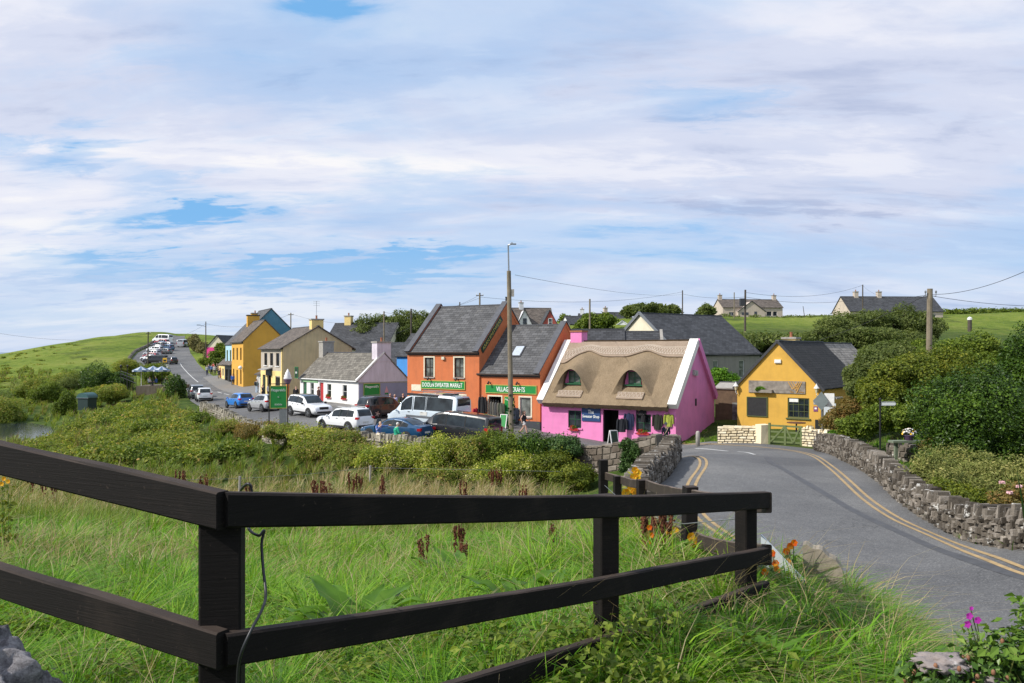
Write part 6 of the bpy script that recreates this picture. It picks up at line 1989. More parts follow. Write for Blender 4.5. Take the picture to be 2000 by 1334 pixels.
pole(1333, 150, 567, 615, 'thin dark pole above the barn roof', .12, .1, M_POLED)
pole(1434, 170, 571, 625, 'thin pale pole before the beige farmhouse', .12, .1, M_POLE)
pole(1455, 112, 566, 660, 'dark transformer pole in front of the beige farmhouse', .16, .13, M_POLED, .05, 'box')
pole(1572, 180, 598, 622, 'small tilted pole on the field hedge', .08, .06, M_POLED, -.4)
pole(1685, 150, 556, 612, 'slim pole in front of the skyline bungalow', .13, .1, M_POLED)
mb = MB(); mb.lathe((0, 0, 0), [(.28, 0), (.28, 1.6), (.2, 1.62)], 10); mb.build
pp = P3(1894, 620, 130)
ps = thing('gate_post', 'dark stump post with a small white cap in the right field', 'post', (pp[0], pp[1], pp[2] - 2.2))
mb2 = MB(); mb2.lathe((0, 0, -.5), [(.32, 0), (.3, 2.3)], 10); mb2.build('post', M_POLED, ps)
mb2 = MB(); mb2.lathe((0, 0, 1.8), [(.36, 0), (.36, .3), (.1, .5)], 10); mb2.build('cap', M_WHFRAME, ps)
def wire(a, b_, sag, label, r=.011):
 a, b_ = Vector(a), Vector(b_)
 mb = MB(); n = 24
 mb.tube([a.lerp(b_, i / n) - Vector((0, 0, sag * 4 * (i / n) * (1 - i / n))) for i in range(n + 1)], r, 5, 0, False)
 return tag(mb.build('power_line', M_WIRE), label, 'cable')
W3 = lambda px, py, d: Vector(P3(px, py, d))
mtop = W3(1006, 537, 49.5); rtop = W3(1815, 575, 50)
wire(mtop, W3(1333, 575, 150), .6, 'cable from the tall lamp pole to the thin pole above the barn', .012)
wire(W3(1333, 574, 150), W3(1455, 580, 112), .4, 'cable between the barn pole and the transformer pole', .02)
wire(W3(1455, 580, 112), W3(1685, 583, 150), .8, 'cable from the transformer pole to the slim pole by the bungalow', .022)
wire(W3(1455, 571, 112), W3(1685, 557, 150), 1.2, 'upper cable between transformer pole and slim bungalow pole', .02)
wire(rtop, W3(1685, 557, 150), 1.0, 'cable from the leaning right pole to the slim bungalow pole', .014)
wire(rtop + Vector((.2, 0, 0)), W3(2100, 480, 33), .5, 'cable rising from the leaning right pole out of the top right', .014)
wire(rtop + Vector((.2, 0, -.1)), W3(2150, 592, 60), .4, 'cable running level to the right from the leaning pole', .014)
wire(rtop + Vector((-.2, 0, -.05)), W3(1385, 692, 84), 1.3, 'pale service cable sagging down across the yellow roof to the barn', .017)
wire(W3(402, 632, 165), W3(568, 613, 150), 1.4, 'cable from the street lamp to the pole behind the ochre house', .02)
wire(W3(568, 613, 150), W3(937, 582, 110), 2.6, 'long cable across the roofs to the orange ridge pole', .016)
wire(W3(750, 610, 105), W3(937, 576, 110), 1.2, 'cable from the cottage pole to the orange ridge pole', .016)
wire(W3(937, 580, 110), W3(1333, 570, 150), 1.2, 'cable from the orange ridge pole towards the barn pole', .018)
wire(W3(288, 652, 165), W3(-60, 640, 130), 1.6, 'cable from the car park pole out over the hill', .016)
wire(W3(288, 652, 165), W3(402, 632, 165), 1.6, 'cable from the car park pole to the street lamp', .018)
wire(W3(803, 640, 100), W3(690, 672, 88), .2, 'slanting stay cable behind the white cottage roof', .02)
# ---------------------------------------------------------------- vehicles
M_TYRE = simple('tyre_rubber', (.018, .018, .019), .9)
M_ALLOY = simple('alloy', (.42, .43, .45), .3, .9, .1)
M_CARGLASS = glassy('car_glass', (.018, .024, .028), .04)
M_HEAD = simple('headlamp_glass', (.62, .65, .70), .12, .2, .2, 9)
M_TAIL = simple('tail_lamp', (.42, .012, .015), .2, 0, .25, 9)
M_CLAD = simple('black_cladding', (.020, .020, .022), .7)
M_PLATE = simple('number_plate', (.62, .62, .58), .5)
# profile stations: x from tail (0) to nose (1), roof or bonnet height, belt height, half width factor, roof width factor
SHAPES = {
 'suv': dict(L=4.4, Wd=1.86, st=[(0, .95, .86, .80, .80), (.015, 1.12, .92, .90, .82), (.05, 1.48, 1.0, .95, .74), (.10, 1.60, 1.02, .98, .74), (.25, 1.65, 1.01, 1, .75), (.42, 1.64, .99, 1, .75), (.55, 1.55, .97, 1, .74), (.64, 1.27, .96, 1, .78), (.71, 1.03, .95, 1, .84), (.80, .99, .92, .99, .86), (.92, .93, .86, .95, .86), (.98, .83, .76, .86, .82), (1.0, .70, .64, .78, .8)], ws=(.555, .705), rw=(.012, .075), side=[(.09, .22), (.235, .40), (.415, .585)], wheel=.345, wx=(.19, .81), clear=.24, clad=True),
 'hatch': dict(L=4.05, Wd=1.76, st=[(0, .85, .76, .80, .80), (.015, 1.02, .84, .92, .80), (.06, 1.30, .92, .96, .72), (.13, 1.42, .93, .99, .73), (.30, 1.48, .92, 1, .74), (.46, 1.46, .91, 1, .74), (.58, 1.34, .90, 1, .73), (.67, 1.08, .89, 1, .78), (.74, .93, .87, 1, .84), (.83, .89, .84, .98, .86), (.93, .80, .76, .93, .86), (.985, .68, .62, .84, .8), (1.0, .58, .52, .76, .8)], ws=(.575, .735), rw=(.012, .10), side=[(.12, .25), (.265, .42), (.435, .61)], wheel=.31, wx=(.19, .82), clear=.2, clad=False),
 'sedan': dict(L=4.7, Wd=1.84, st=[(0, .80, .72, .80, .8), (.015, .98, .86, .90, .84), (.06, 1.04, .92, .96, .84), (.14, 1.09, .94, .98, .80), (.22, 1.27, .94, 1, .74), (.32, 1.41, .93, 1, .72), (.43, 1.44, .92, 1, .72), (.54, 1.37, .91, 1, .72), (.63, 1.14, .90, 1, .77), (.70, .95, .88, 1, .84), (.82, .89, .84, .98, .86), (.93, .79, .75, .93, .86), (.985, .66, .60, .84, .8), (1.0, .56, .5, .76, .8)], ws=(.545, .69), rw=(.13, .29), side=[(.19, .29), (.305, .43), (.445, .60)], wheel=.325, wx=(.2, .815), clear=.2, clad=False),
 'van': dict(L=5.25, Wd=1.96, st=[(0, 1.2, 1.05, .92, .90), (.008, 1.80, 1.12, .97, .84), (.03, 1.93, 1.16, .99, .84), (.15, 1.97, 1.17, 1, .84), (.40, 1.97, 1.16, 1, .84), (.62, 1.95, 1.14, 1, .83), (.72, 1.83, 1.11, 1, .81), (.80, 1.53, 1.09, 1, .80), (.865, 1.19, 1.07, 1, .84), (.91, 1.10, 1.0, .99, .87), (.96, .98, .9, .95, .87), (.99, .82, .75, .88, .84), (1.0, .7, .62, .82, .8)], ws=(.73, .86), rw=(.004, .018), side=[(.05, .30), (.315, .56), (.575, .76)], wheel=.34, wx=(.2, .83), clear=.24, clad=False),
 'camper': dict(L=6.0, Wd=2.06, st=[(0, 1.5, 1.35, .95, .93), (.006, 2.35, 1.42, .985, .84), (.025, 2.55, 1.44, .99, .80), (.12, 2.60, 1.44, 1, .80), (.45, 2.60, 1.43, 1, .80), (.64, 2.56, 1.40, 1, .80), (.73, 2.33, 1.36, 1, .79), (.81, 1.88, 1.30, 1, .80), (.875, 1.40, 1.24, 1, .84), (.92, 1.26, 1.15, .99, .87), (.965, 1.08, 1.0, .95, .87), (.99, .86, .8, .88, .84), (1.0, .72, .66, .82, .8)], ws=(.745, .87), rw=(.003, .016), side=[(.06, .42), (.44, .60), (.63, .79)], wheel=.35, wx=(.24, .82), clear=.26, clad=False),
}
def car_parts(S):
 """section rings along the body"""
 st = S['st']; L, Wd = S['L'], S['Wd']
 xs = [a[0] for a in st]
 xx = sorted(set(list(np.linspace(0, 1, 41)) + xs))
 tab = [np.interp(xx, xs, [a[k] for a in st]) for k in (1, 2, 3, 4)]
 return xx, tab
def car_surface(S, u):
 st = S['st']; xs = [a[0] for a in st]
 return [float(np.interp(u, xs, [a[k] for a in st])) for k in (1, 2, 3, 4)]
CARN = 0
def vehicle(kind, loc, heading, label, paint, cat='car', name='parked_car', scale=1.0, detail=True, tilt=None, rails=False, wheelm=None, roofm=None):
 """heading: direction of the nose in plan"""
 S = SHAPES[kind]
 L, Wd = S['L'], S['Wd']
 rz = math.atan2(heading[1], heading[0])
 r = thing(name, label, cat, loc, rz)
 # sit on the slope of the land
 d = Vector((heading[0], heading[1], 0)).normalized()
 zf = h(loc[0] + d.x * 1.4, loc[1] + d.y * 1.4); zb_ = h(loc[0] - d.x * 1.4, loc[1] - d.y * 1.4)
 r.rotation_euler = (0, -math.atan2(zf - zb_, 2.8), rz)
 r.location.z = (zf + zb_) / 2 + .025
 r.scale = (scale,) * 3
 xx, tab = car_parts(S)
 zb = S['clear']
 w0 = Wd / 2
 def ring(i):
  X = (xx[i] - .5) * L
  zt, bl, wf, rf = (tab[k][i] for k in range(4))
  w = w0 * wf
  low = zb + (.10 if xx[i] < .04 or xx[i] > .965 else 0)
  wr = w * rf
  crown = min(.07, (zt - bl) * .4)
  half = [(0, low), (w * .80, low), (w * .955, low + .10), (w * .995, low + (bl - low) * .42), (w, low + (bl - low) * .60), (w * .975, bl - .015), (w * .955, bl), (wr + .02, zt - crown - .015), (wr - .03, zt - crown * .35), (wr * .72, zt), (0, zt + .012)]
  pts = [(X, -a, b_) for a, b_ in half] + [(X, a, b_) for a, b_ in half[-2:0:-1]]
  return pts
 rings = [ring(i) for i in range(len(xx))]
 n = len(rings[0])
 mb = MB()
 vs = [p for r_ in rings for p in r_]
 fs = [(i * n + j, i * n + (j + 1) % n, (i + 1) * n + (j + 1) % n, (i + 1) * n + j) for i in range(len(rings) - 1) for j in range(n)]
 fs = [f[::-1] for f in fs]
 fs += [tuple(range(n)), tuple((len(rings) - 1) * n + j for j in range(n - 1, -1, -1))]
 mb.add(vs, fs)
 b_ = mb.build('body', paint, r, True)
 try:
  md = b_.modifiers.new('edge', 'EDGE_SPLIT'); md.split_angle = math.radians(42)
 except Exception:
  pass
 def sidept(u, v, s, off=.012):
  zt, bl, wf, rf = car_surface(S, u)
  w = w0 * wf; wr = w * rf
  crown = min(.07, (zt - bl) * .4)
  a = (w * .955) * (1 - v) + (wr + .02) * v
  z = bl * (1 - v) + (zt - crown - .015) * v
  return ((u - .5) * L, s * (a + off), z)
 # side glass
 for s in (-1, 1):
  for (u0, u1) in S['side']:
   cols = np.linspace(u0, u1, 7)
   mb = MB()
   P = [[sidept(u, v, s) for u in cols] for v in (.07, .5, .93)]
   zt, bl, _, _ = car_surface(S, u1)
   mb.grid(P if s < 0 else [row[::-1] for row in P])
   mb.build('side_window', M_CARGLASS, r, True)
 def toppt(u, a, off=.012):
  zt, bl, wf, rf = car_surface(S, u)
  wr = w0 * wf * rf
  return ((u - .5) * L, a * wr * .93, zt + off - .02 * a * a + .006)
 def panel(u0, u1, nm, mat, a=1.0):
  mb = MB()
  us = np.linspace(u0, u1, 6)
  sl = 1 if nm == 'windscreen' else -1
  P = []
  for u in us:
   P.append([(toppt(u, t * a)[0] + sl * .012, toppt(u, t * a)[1], toppt(u, t * a)[2] + .004) for t in np.linspace(-1, 1, 7)])
  mb.grid(P if sl > 0 else P)
  return mb.build(nm, mat, r, True)
 panel(S['ws'][0], S['ws'][1], 'windscreen', M_CARGLASS)
 u0, u1 = S['rw']
 panel(u0, u1, 'rear_window', M_CARGLASS, .95)
 # wheels
 wr_ = S['wheel']
 for u in S['wx']:
  for s in (-1, 1):
   X = (u - .5) * L; Y = s * (w0 - .10)
   mb = MB(); mb.lathe((X, Y, wr_), [(wr_ + .065, -.02), (wr_ + .065, .112)] if s > 0 else [(wr_ + .065, -.112), (wr_ + .065, .02)], 20, axis='y')
   mb.build('wheel_arch', M_CLAD, r)
   wl = bpy.data.objects.new('wheel', None); COL.objects.link(wl); wl.parent = r; wl.location = (X, Y + s * .025, wr_)
   mb = MB(); mb.lathe((0, 0, 0), [(wr_ * .66, -.10), (wr_ * .94, -.10), (wr_, -.07), (wr_, .07), (wr_ * .94, .10), (wr_ * .66, .10)], 22, axis='y'); mb.build('tyre', M_TYRE, wl, True)
   mb = MB(); mb.lathe((0, s * .06, 0), [(wr_ * .655, -.02), (wr_ * .655, .02)], 18, 1, 'y')
   for k in range(5):
    t = 2 * math.pi * k / 5
    mb.bar((0, s * .095, 0), (wr_ * .62 * math.cos(t), s * .09, wr_ * .62 * math.sin(t)), .075, .02, (0, 1, 0))
   mb.lathe((0, s * .09, 0), [(wr_ * .16, -.02), (wr_ * .16, .02)], 10, 0, 'y')
   mb.build('rim', [wheelm or M_ALLOY, M_CLAD], wl)
 # lamps, plates, grille, mirrors
 nz = S['st'][-3]; zl = nz[1] - .13
 for s in (-1, 1):
  X1 = (nz[0] + .018 - .5) * L
  mb = MB(); mb.cbox((X1 - .10, s * w0 * .70, zl), (.34, .36, .13), s * -.35, 0, 0, .9); mb.build('headlight', M_HEAD, r)
  zt_ = S['st'][0][1]
  zc = zt_ + .02 if kind not in ('van', 'camper') else 1.05
  mb = MB(); mb.cbox((-L / 2 + .10, s * w0 * (.74 if kind not in ('van', 'camper') else .90), zc), (.24, .30 if kind not in ('van', 'camper') else .12, .15 if kind not in ('van', 'camper') else .5), s * .3 if kind not in ('van', 'camper') else 0); mb.build('tail_light', M_TAIL, r)
  if detail:
   ux = S['ws'][1] - .03
   zt_, bl_, wf_, rf_ = car_surface(S, ux)
   X = (ux - .5) * L - .06
   mb = MB(); mb.ell((X, s * (w0 + .10), bl_ + .08), (.07, .12, .085), 10, 6); mb.tube([(X, s * (w0 - .06), bl_ + .02), (X, s * (w0 + .06), bl_ + .05)], .03, 6); mb.build('wing_mirror', paint if not roofm else M_CLAD, r, True)
 if detail:
  mb = MB(); mb.box((L / 2 - .03, -w0 * .42, zl - .17), (L / 2 + .012, w0 * .42, zl + .02)); mb.box((L / 2 - .10, -w0 * .66, zb + .10), (L / 2 + .006, w0 * .66, zb + .24)); mb.build('grille', M_CLAD, r)
  mb = MB(); mb.box((-L / 2 - .018, -.26, zb + .38), (-L / 2 + .06, .26, zb + .49)); mb.build('number_plate', M_PLATE, r)
  mb = MB(); mb.box((-L / 2 - .012, -w0 * .74, zb + .06), (-L / 2 + .08, w0 * .74, zb + .24)); mb.build('rear_bumper', M_CLAD, r)
  if S['clad'] or kind in ('van',):
   mb = MB()
   for s in (-1, 1):
    mb.box((-L * .20, s * w0 * .97 - .02, zb + .02), (L * .20, s * w0 * .97 + .035, zb + .16))
   mb.build('sill_cladding', M_CLAD, r)
  mb = MB()
  for s in (-1, 1):
   for u in (.41, .43 + .0):
    pass
   for u in ((S['side'][1][1] + S['side'][2][0]) / 2, (S['side'][0][1] + S['side'][1][0]) / 2):
    p0 = sidept(u, 0.0, s, .004); p1 = sidept(u, 1.0, s, .004)
    mb.bar(p0, p1, .05, .016, (0, s, 0))
   zh = S['st'][4][2] - .12
   for u in (S['side'][1][0] + .02, S['side'][2][0] + .02):
    mb.box(((u - .5) * L, s * (w0 + .002) - .012, zh), ((u - .5) * L + .17, s * (w0 + .002) + .018, zh + .03))
  mb.build('door_trim', M_CLAD, r)
 if rails:
  mb = MB()
  for s in (-1, 1):
   rr = w0 * .70
   mb.tube([(-L * .36, s * rr, S['st'][3][1] - .01), (-L * .33, s * rr, S['st'][3][1] + .06), (L * .0, s * rr, S['st'][5][1] + .06), (L * .04, s * rr, S['st'][5][1] - .01)], .022, 6)
  mb.build('roof_rail', M_METAL if not roofm else M_CLAD, r)
 if roofm:
  mb = MB()
  us = np.linspace(S['rw'][1] + .01, S['ws'][0] - .005, 7)
  mb.grid([[(toppt(u, t * 1.05, .0)[0], toppt(u, t * 1.05)[1], toppt(u, t * 1.05)[2] + .004) for t in np.linspace(-1, 1, 7)] for u in us])
  mb.build('roof_panel', roofm, r, True)
 return r
P_WHITE = carpaint('white_car_paint', (.78, .79, .80))
P_SILVER = carpaint('silver_car_paint', (.50, .51, .53), .3)
P_GREY = carpaint('grey_car_paint', (.17, .18, .19), .3)
P_BLUE = carpaint('blue_car_paint', (.015, .19, .62))
P_DKBLUE = carpaint('teal_blue_car_paint', (.008, .060, .145), .2)
P_BLACK = carpaint('black_car_paint', (.012, .012, .013))
P_BROWN = carpaint('brown_car_paint', (.042, .034, .032), .3)
P_ICE = carpaint('ice_blue_van_paint', (.56, .64, .70), .05)
P_RED = carpaint('red_car_paint', (.36, .02, .025))
vehicle('suv', G(604, 65), (.70, -.72), 'white crossover car with dark roof driving past the white cottage', P_WHITE, roofm=P_BLACK, name='moving_car')
vehicle('suv', G(673, 56.5), (-.80, .60), 'white compact car with roof rails parked tail towards the wall', P_WHITE, rails=True, scale=.96)
vehicle('hatch', G(468, 80.5), (-.62, .78), 'bright blue hatchback parked beside the low wall', P_BLUE, scale=.97)
vehicle('hatch', G(517, 73), (-.66, .75), 'silver car half hidden behind the green pub board', P_SILVER)
vehicle('suv', G(398, 93.5), (-.42, .91), 'white hatchback parked nose uphill at the end of the wall', P_WHITE, scale=.92)
vehicle('suv', G(384, 99), (-.42, .91), 'dark grey car parked in front of the white hatchback', P_GREY, scale=.98)
vehicle('suv', G(752, 67), (.72, .70), 'brown estate car nosed in by the blue grey gable panel', P_BROWN, rails=True, scale=1.05)
cv = vehicle('camper', G(836, 58), (-.86, .50), 'pale blue high roof campervan parked before the orange shop', P_ICE, 'campervan', 'campervan')
mb = MB()
for s in (-1, 1):
 mb.tube([(-2.6, s * .68, 2.58), (-2.6, s * .68, 2.78), (1.0, s * .68, 2.78), (1.0, s * .68, 2.56)], .022, 6)
mb.tube([(-2.6, -.68, 2.78), (-2.6, .68, 2.78)], .022, 6); mb.tube([(-.8, -.68, 2.78), (-.8, .68, 2.78)], .022, 6)
mb.build('roof_rack', M_METAL, cv)
mb = MB(); mb.box((-1.4, .62, 2.45), (1.3, .86, 2.60)); mb.build('awning_case', M_CLAD, cv)
mb = MB(); mb.box((-2.2, -.5, 2.61), (-1.5, .5, 2.70)); mb.build('roof_vent', M_CLAD, cv)
mb = MB()
for s in (-1, 1): mb.box((-2.7, s * 1.035 - .006, .95), (1.2, s * 1.035 + .006, 1.10))
mb.build('grey_stripe', P_GREY, cv)
mb = MB(); mb.box((-.6, 1.02, 1.14), (.0, 1.045, 1.40)); mb.build('service_hatch', M_PLATE, cv)
bs = vehicle('sedan', G(775, 51.2), (-.86, .50), 'blue saloon car parked against the wall with its door open', P_DKBLUE)
mb = MB(); mb.prism([(.42, .93, .35), (1.05, .93, .35), (1.10, .93, .9), (.5, .93, .9)], (0, .05, 0)); mb.prism([(.55, .95, .9), (1.02, .95, .9), (.85, .80, 1.32), (.62, .80, 1.34)], (0, .02, 0), 1)
dr = mb.build('door', [P_DKBLUE, M_CARGLASS], bs); dr.location = (1.05, .9, 0); dr.rotation_euler = (0, 0, 1.0)
for v in dr.data.vertices: v.co.x -= 1.05; v.co.y -= .93
vehicle('van', G(893, 51.3), (-.88, .47), 'black passenger van parked along the wall before the doorway', P_BLACK, 'van', 'parked_van')
vehicle('van', G(360, 226), (.02, 1), 'grey van driving away up the hill road', P_SILVER, 'van', 'moving_van', 1.05, False)
# car park on the hill: a herringbone row
cp_ = [('van', 303, 181, P_BLACK, 'black people carrier at the near end of the hill car park', (-1, .05)), ('suv', 331, 179.5, P_BROWN, 'dark car tail showing past the black people carrier', (-.8, .6)),
       ('hatch', 291, 188, P_WHITE, 'white car second in the hill car park row', (-.95, .3)), ('hatch', 295, 193, P_RED, 'red car third in the hill car park row', (-.95, .3)), ('suv', 297, 198, P_SILVER, 'silver car fourth in the hill car park row', (-.95, .3)),
       ('hatch', 300, 203, P_GREY, 'grey car fifth in the hill car park row', (-.95, .3)), ('suv', 303, 208.5, P_WHITE, 'white car sixth in the hill car park row', (-.95, .3)), ('hatch', 306, 214, P_SILVER, 'silver car seventh in the hill car park row', (-.95, .3)),
       ('suv', 310, 220, P_BLACK, 'black car eighth in the hill car park row', (-.95, .3)), ('hatch', 313, 226, P_DKBLUE, 'dark blue car ninth in the hill car park row', (-.95, .3)), ('suv', 316, 232, P_RED, 'dark red car near the top of the hill car park', (-.95, .3)),
       ('camper', 317, 239, P_WHITE, 'white high van at the top of the hill car park', (-.95, .3)), ('hatch', 322, 205, P_GREY, 'grey car in the outer rank of the hill car park', (-.9, .4)), ('suv', 325, 214, P_DKBLUE, 'blue car in the outer rank of the hill car park', (-.9, .4)), ('hatch', 326, 224, P_SILVER, 'silver car at the top of the outer rank', (-.9, .4))]
for kd, px, d, pt_, lb, hd in cp_:
 v = vehicle(kd, G(px, d), hd, lb, pt_, 'van' if kd in ('van', 'camper') else 'car', 'parked_van' if kd in ('van', 'camper') else 'parked_car', .98, False)
 v['group'] = 'vehicles in the hill car park'
# wall round the car park
CPW = [XY(262, 176), XY(249, 183), XY(252, 191), XY(263, 206), XY(287, 223), XY(299, 240)]
stone_wall('stone_wall', 'low pale kerb wall curving round the hill car park', CPW, lambda t: .5, .4, M_STONE_FAR, (.2, .3), (.4, .9), 'flat', (.08, .14))
p = G(322, 172)
r = thing('road_sign', 'yellow and black sign at the corner of the hill car park', 'road sign', p, 0)
mb = MB(); mb.tube([(0, 0, -.2), (0, 0, 1.9)], .05, 6); mb.build('pole', M_METAL, r)
mb = MB(); mb.box((-.42, -.05, .95), (.42, -.02, 1.85)); mb.box((-.3, -.06, 1.1), (.3, -.051, 1.5), 1); mb.build('plate', [simple('sign_yellow', (.72, .42, .03), .5), M_BLACK], r)
mb = MB(); mb.box((-.42, -.3, -.1), (.42, .3, .9)); tag(mb.build('signal_box', M_PLATE, None, False, G(325, 166)), 'pale roadside cabinet below the yellow sign', 'cabinet')
# ---------------------------------------------------------------- people
M_SKIN = simple('skin', (.56, .33, .24), .55, 0, .06)
M_HAIRB = simple('brown_hair', (.045, .026, .016), .7, 0, .3, 20)
M_HAIRG = simple('grey_blond_hair', (.40, .34, .25), .7, 0, .25, 20)
def remesh(mb, name, mat, parent, voxel):
 o = build_mesh('tmp', mb.v, mb.f, mat, None, True)
 md = o.modifiers.new('r', 'REMESH'); md.mode = 'VOXEL'; md.voxel_size = voxel; md.use_smooth_shade = True
 sm = o.modifiers.new('s', 'SMOOTH'); sm.factor = .5; sm.iterations = 3 if voxel > .009 else 2
 dg = bpy.context.evaluated_depsgraph_get(); dg.update()
 me = bpy.data.meshes.new_from_object(o.evaluated_get(dg))
 me.name = name
 old = o.data
 bpy.data.objects.remove(o); bpy.data.meshes.remove(old)
 me.polygons.foreach_set('use_smooth', np.ones(len(me.polygons), dtype=bool))
 me.materials.clear(); me.materials.append(mat)
 q = bpy.data.objects.new(name, me); COL.objects.link(q); q.parent = parent
 return q
POSES = {
 # joints: positions in metres for a 1.72 m figure facing -y, x to its left as the viewer sees it
 'stand': dict(hip=(0, 0, .93), chest=(0, .0, 1.28), neck=(0, .01, 1.46), head=(0, -.015, 1.60), shl=(-.18, .01, 1.41), shr=(.18, .01, 1.41), ell=(-.235, .03, 1.14), elr=(.235, .03, 1.14), wrl=(-.24, -.05, .90), wrr=(.24, -.05, .90),
              hl=(-.09, 0, .92), hr=(.09, 0, .92), kl=(-.10, -.02, .50), kr=(.10, -.02, .50), al=(-.11, .02, .08), ar=(.11, .02, .08)),
 'walk': dict(hip=(0, 0, .92), chest=(0, -.02, 1.27), neck=(0, -.02, 1.45), head=(0, -.05, 1.59), shl=(-.18, .0, 1.40), shr=(.18, -.02, 1.40), ell=(-.22, .14, 1.16), elr=(.22, -.12, 1.15), wrl=(-.23, .06, .95), wrr=(.21, -.30, 1.02),
             hl=(-.09, 0, .91), hr=(.09, 0, .91), kl=(-.09, -.20, .54), kr=(.09, .06, .49), al=(-.09, -.28, .11), ar=(.09, .36, .16)),
 'sit': dict(hip=(0, 0, .50), chest=(0, .03, .85), neck=(0, -.02, 1.03), head=(0, -.07, 1.16), shl=(-.18, .0, .98), shr=(.18, .0, .98), ell=(-.25, -.06, .72), elr=(.25, -.06, .72), wrl=(-.10, -.26, .62), wrr=(.10, -.27, .64),
   hl=(-.09, -.02, .49), hr=(.09, -.02, .49), kl=(-.13, -.44, .50), kr=(.13, -.44, .50), al=(-.13, -.42, .09), ar=(.13, -.40, .09)),
 'sit_call': dict(hip=(0, 0, .50), chest=(0, -.02, .85), neck=(0, -.10, 1.02), head=(.02, -.16, 1.14), shl=(-.18, -.04, .97), shr=(.18, -.04, .97), ell=(-.24, -.24, .74), elr=(.36, -.10, .96), wrl=(-.05, -.30, 1.00), wrr=(.60, -.10, 1.00),
                 hl=(-.09, -.02, .49), hr=(.09, -.02, .49), kl=(-.13, -.44, .52), kr=(.13, -.42, .48), al=(-.13, -.44, .09), ar=(.13, -.38, .09)),
}
def person(loc, rz, label, pose='stand', top=(.1, .1, .1), legs=(.05, .05, .06), hair=None, long_hair=False, shorts=False, vox=.016, height=1.72, sleeveless=False, hat=None, bag=None, group=None):
 J = {k: Vector(v) for k, v in POSES[pose].items()}
 r = thing('person', label, 'person', loc, rz, group)
 r.scale = (height / 1.72,) * 3
 b_ = MB()
 fd = Vector((0, -1, 0))
 # torso, neck, head
 b_.tube([J['hip'] + Vector((0, 0, -.06)), J['hip'] + Vector((0, 0, .06)), J['hip'].lerp(J['chest'], .5), J['chest'], J['chest'].lerp(J['neck'], .6), J['neck']], [.135, .142, .125, .15, .12, .06], 12)
 for s in ('l', 'r'):
  b_.ell(J['sh' + s].lerp(J['chest'], .22), (.085, .085, .08), 10, 7)
 b_.tube([J['neck'] - Vector((0, 0, .03)), J['head']], [.055, .052], 8)
 hd = J['head']
 b_.ell(hd + Vector((0, 0, .015)), (.074, .092, .112), 14, 12)
 b_.ell(hd + Vector((0, -.045, -.055)), (.05, .05, .05), 8, 6)
 b_.tube([hd + Vector((0, -.085, .02)), hd + Vector((0, -.112, -.022))], [.011, .018], 6)
 for s in (-1, 1):
  b_.ell(hd + Vector((s * .075, .008, .0)), (.013, .024, .034), 6, 6)
 # legs, feet
 for s in ('l', 'r'):
  b_.tube([J['h' + s], J['h' + s].lerp(J['k' + s], .5), J['k' + s], J['k' + s].lerp(J['a' + s], .35), J['a' + s]], [.092, .078, .056, .056, .037], 10)
  toe = J['a' + s] + Vector((0, -.17, -.045)) if pose != 'walk' or s == 'l' else J['a' + s] + Vector((0, -.10, -.11))
  b_.tube([J['a' + s] + Vector((0, .04, -.035)), J['a' + s].lerp(toe, .5) + Vector((0, 0, -.01)), toe], [.042, .042, .03], 8)
 # arms and hands with five fingers each
 for s, sg in (('l', -1), ('r', 1)):
  sh, el, wr = J['sh' + s], J['el' + s], J['wr' + s]
  b_.tube([sh, sh.lerp(el, .4), el, el.lerp(wr, .3), wr], [.062, .05, .04, .041, .027], 10)
  d = (wr - el).normalized()
  side = d.cross(Vector((sg, .2, .1))).normalized()
  nrm_ = d.cross(side).normalized()
  b_.tube([wr, wr + d * .04, wr + d * .085], [.026, .038, .034], 8)
  for k, ln in enumerate((.070, .082, .076, .058)):
   base = wr + d * .08 + side * (.030 - .020 * k)
   m1 = base + d * ln * .55 + nrm_ * .006; m2 = base + d * ln * .92 + nrm_ * (.022 + .004 * k)
   b_.tube([base, m1, m2], [.0105, .0100, .0085], 6)
  tb_ = wr + d * .03 + side * .032
  b_.tube([tb_, tb_ + d * .03 + side * .028, tb_ + d * .062 + side * .034 + nrm_ * .01], [.0135, .012, .010], 6)
 remesh(b_, 'body', M_SKIN, r, vox)
 nm = lambda c_: 'wear_' + '_'.join(str(int(x * 999)) for x in c_)
 # clothes follow the joints, a little fuller
 t_ = MB()
 t_.tube([J['hip'] + Vector((0, 0, -.05)), J['hip'] + Vector((0, 0, .07)), J['hip'].lerp(J['chest'], .5), J['chest'], J['chest'].lerp(J['neck'], .62)], [.165, .162, .150, .172, .125], 14)
 for s in ('l', 'r'):
  sh, el, wr = J['sh' + s], J['el' + s], J['wr' + s]
  t_.ell(sh.lerp(J['chest'], .2), (.1, .1, .09), 10, 7)
  if not sleeveless:
   t_.tube([sh, sh.lerp(el, .5), el, el.lerp(wr, .85)], [.078, .067, .057, .045], 10)
 remesh(t_, 'top', simple(nm(top), top, .9, 0, .18, 9), r, max(vox, .014))
 g2 = MB()
 g2.tube([J['hip'] + Vector((0, 0, -.09)), J['hip'] + Vector((0, 0, .05))], [.16, .158], 12)
 for s in ('l', 'r'):
  if shorts:
   g2.tube([J['h' + s], J['h' + s].lerp(J['k' + s], .55)], [.112, .105], 10)
  else:
   g2.tube([J['h' + s], J['k' + s], J['k' + s].lerp(J['a' + s], .95)], [.112, .078, .062], 10)
 remesh(g2, 'shorts' if shorts else 'trousers', simple(nm(legs), legs, .9, 0, .18, 9), r, max(vox, .014))
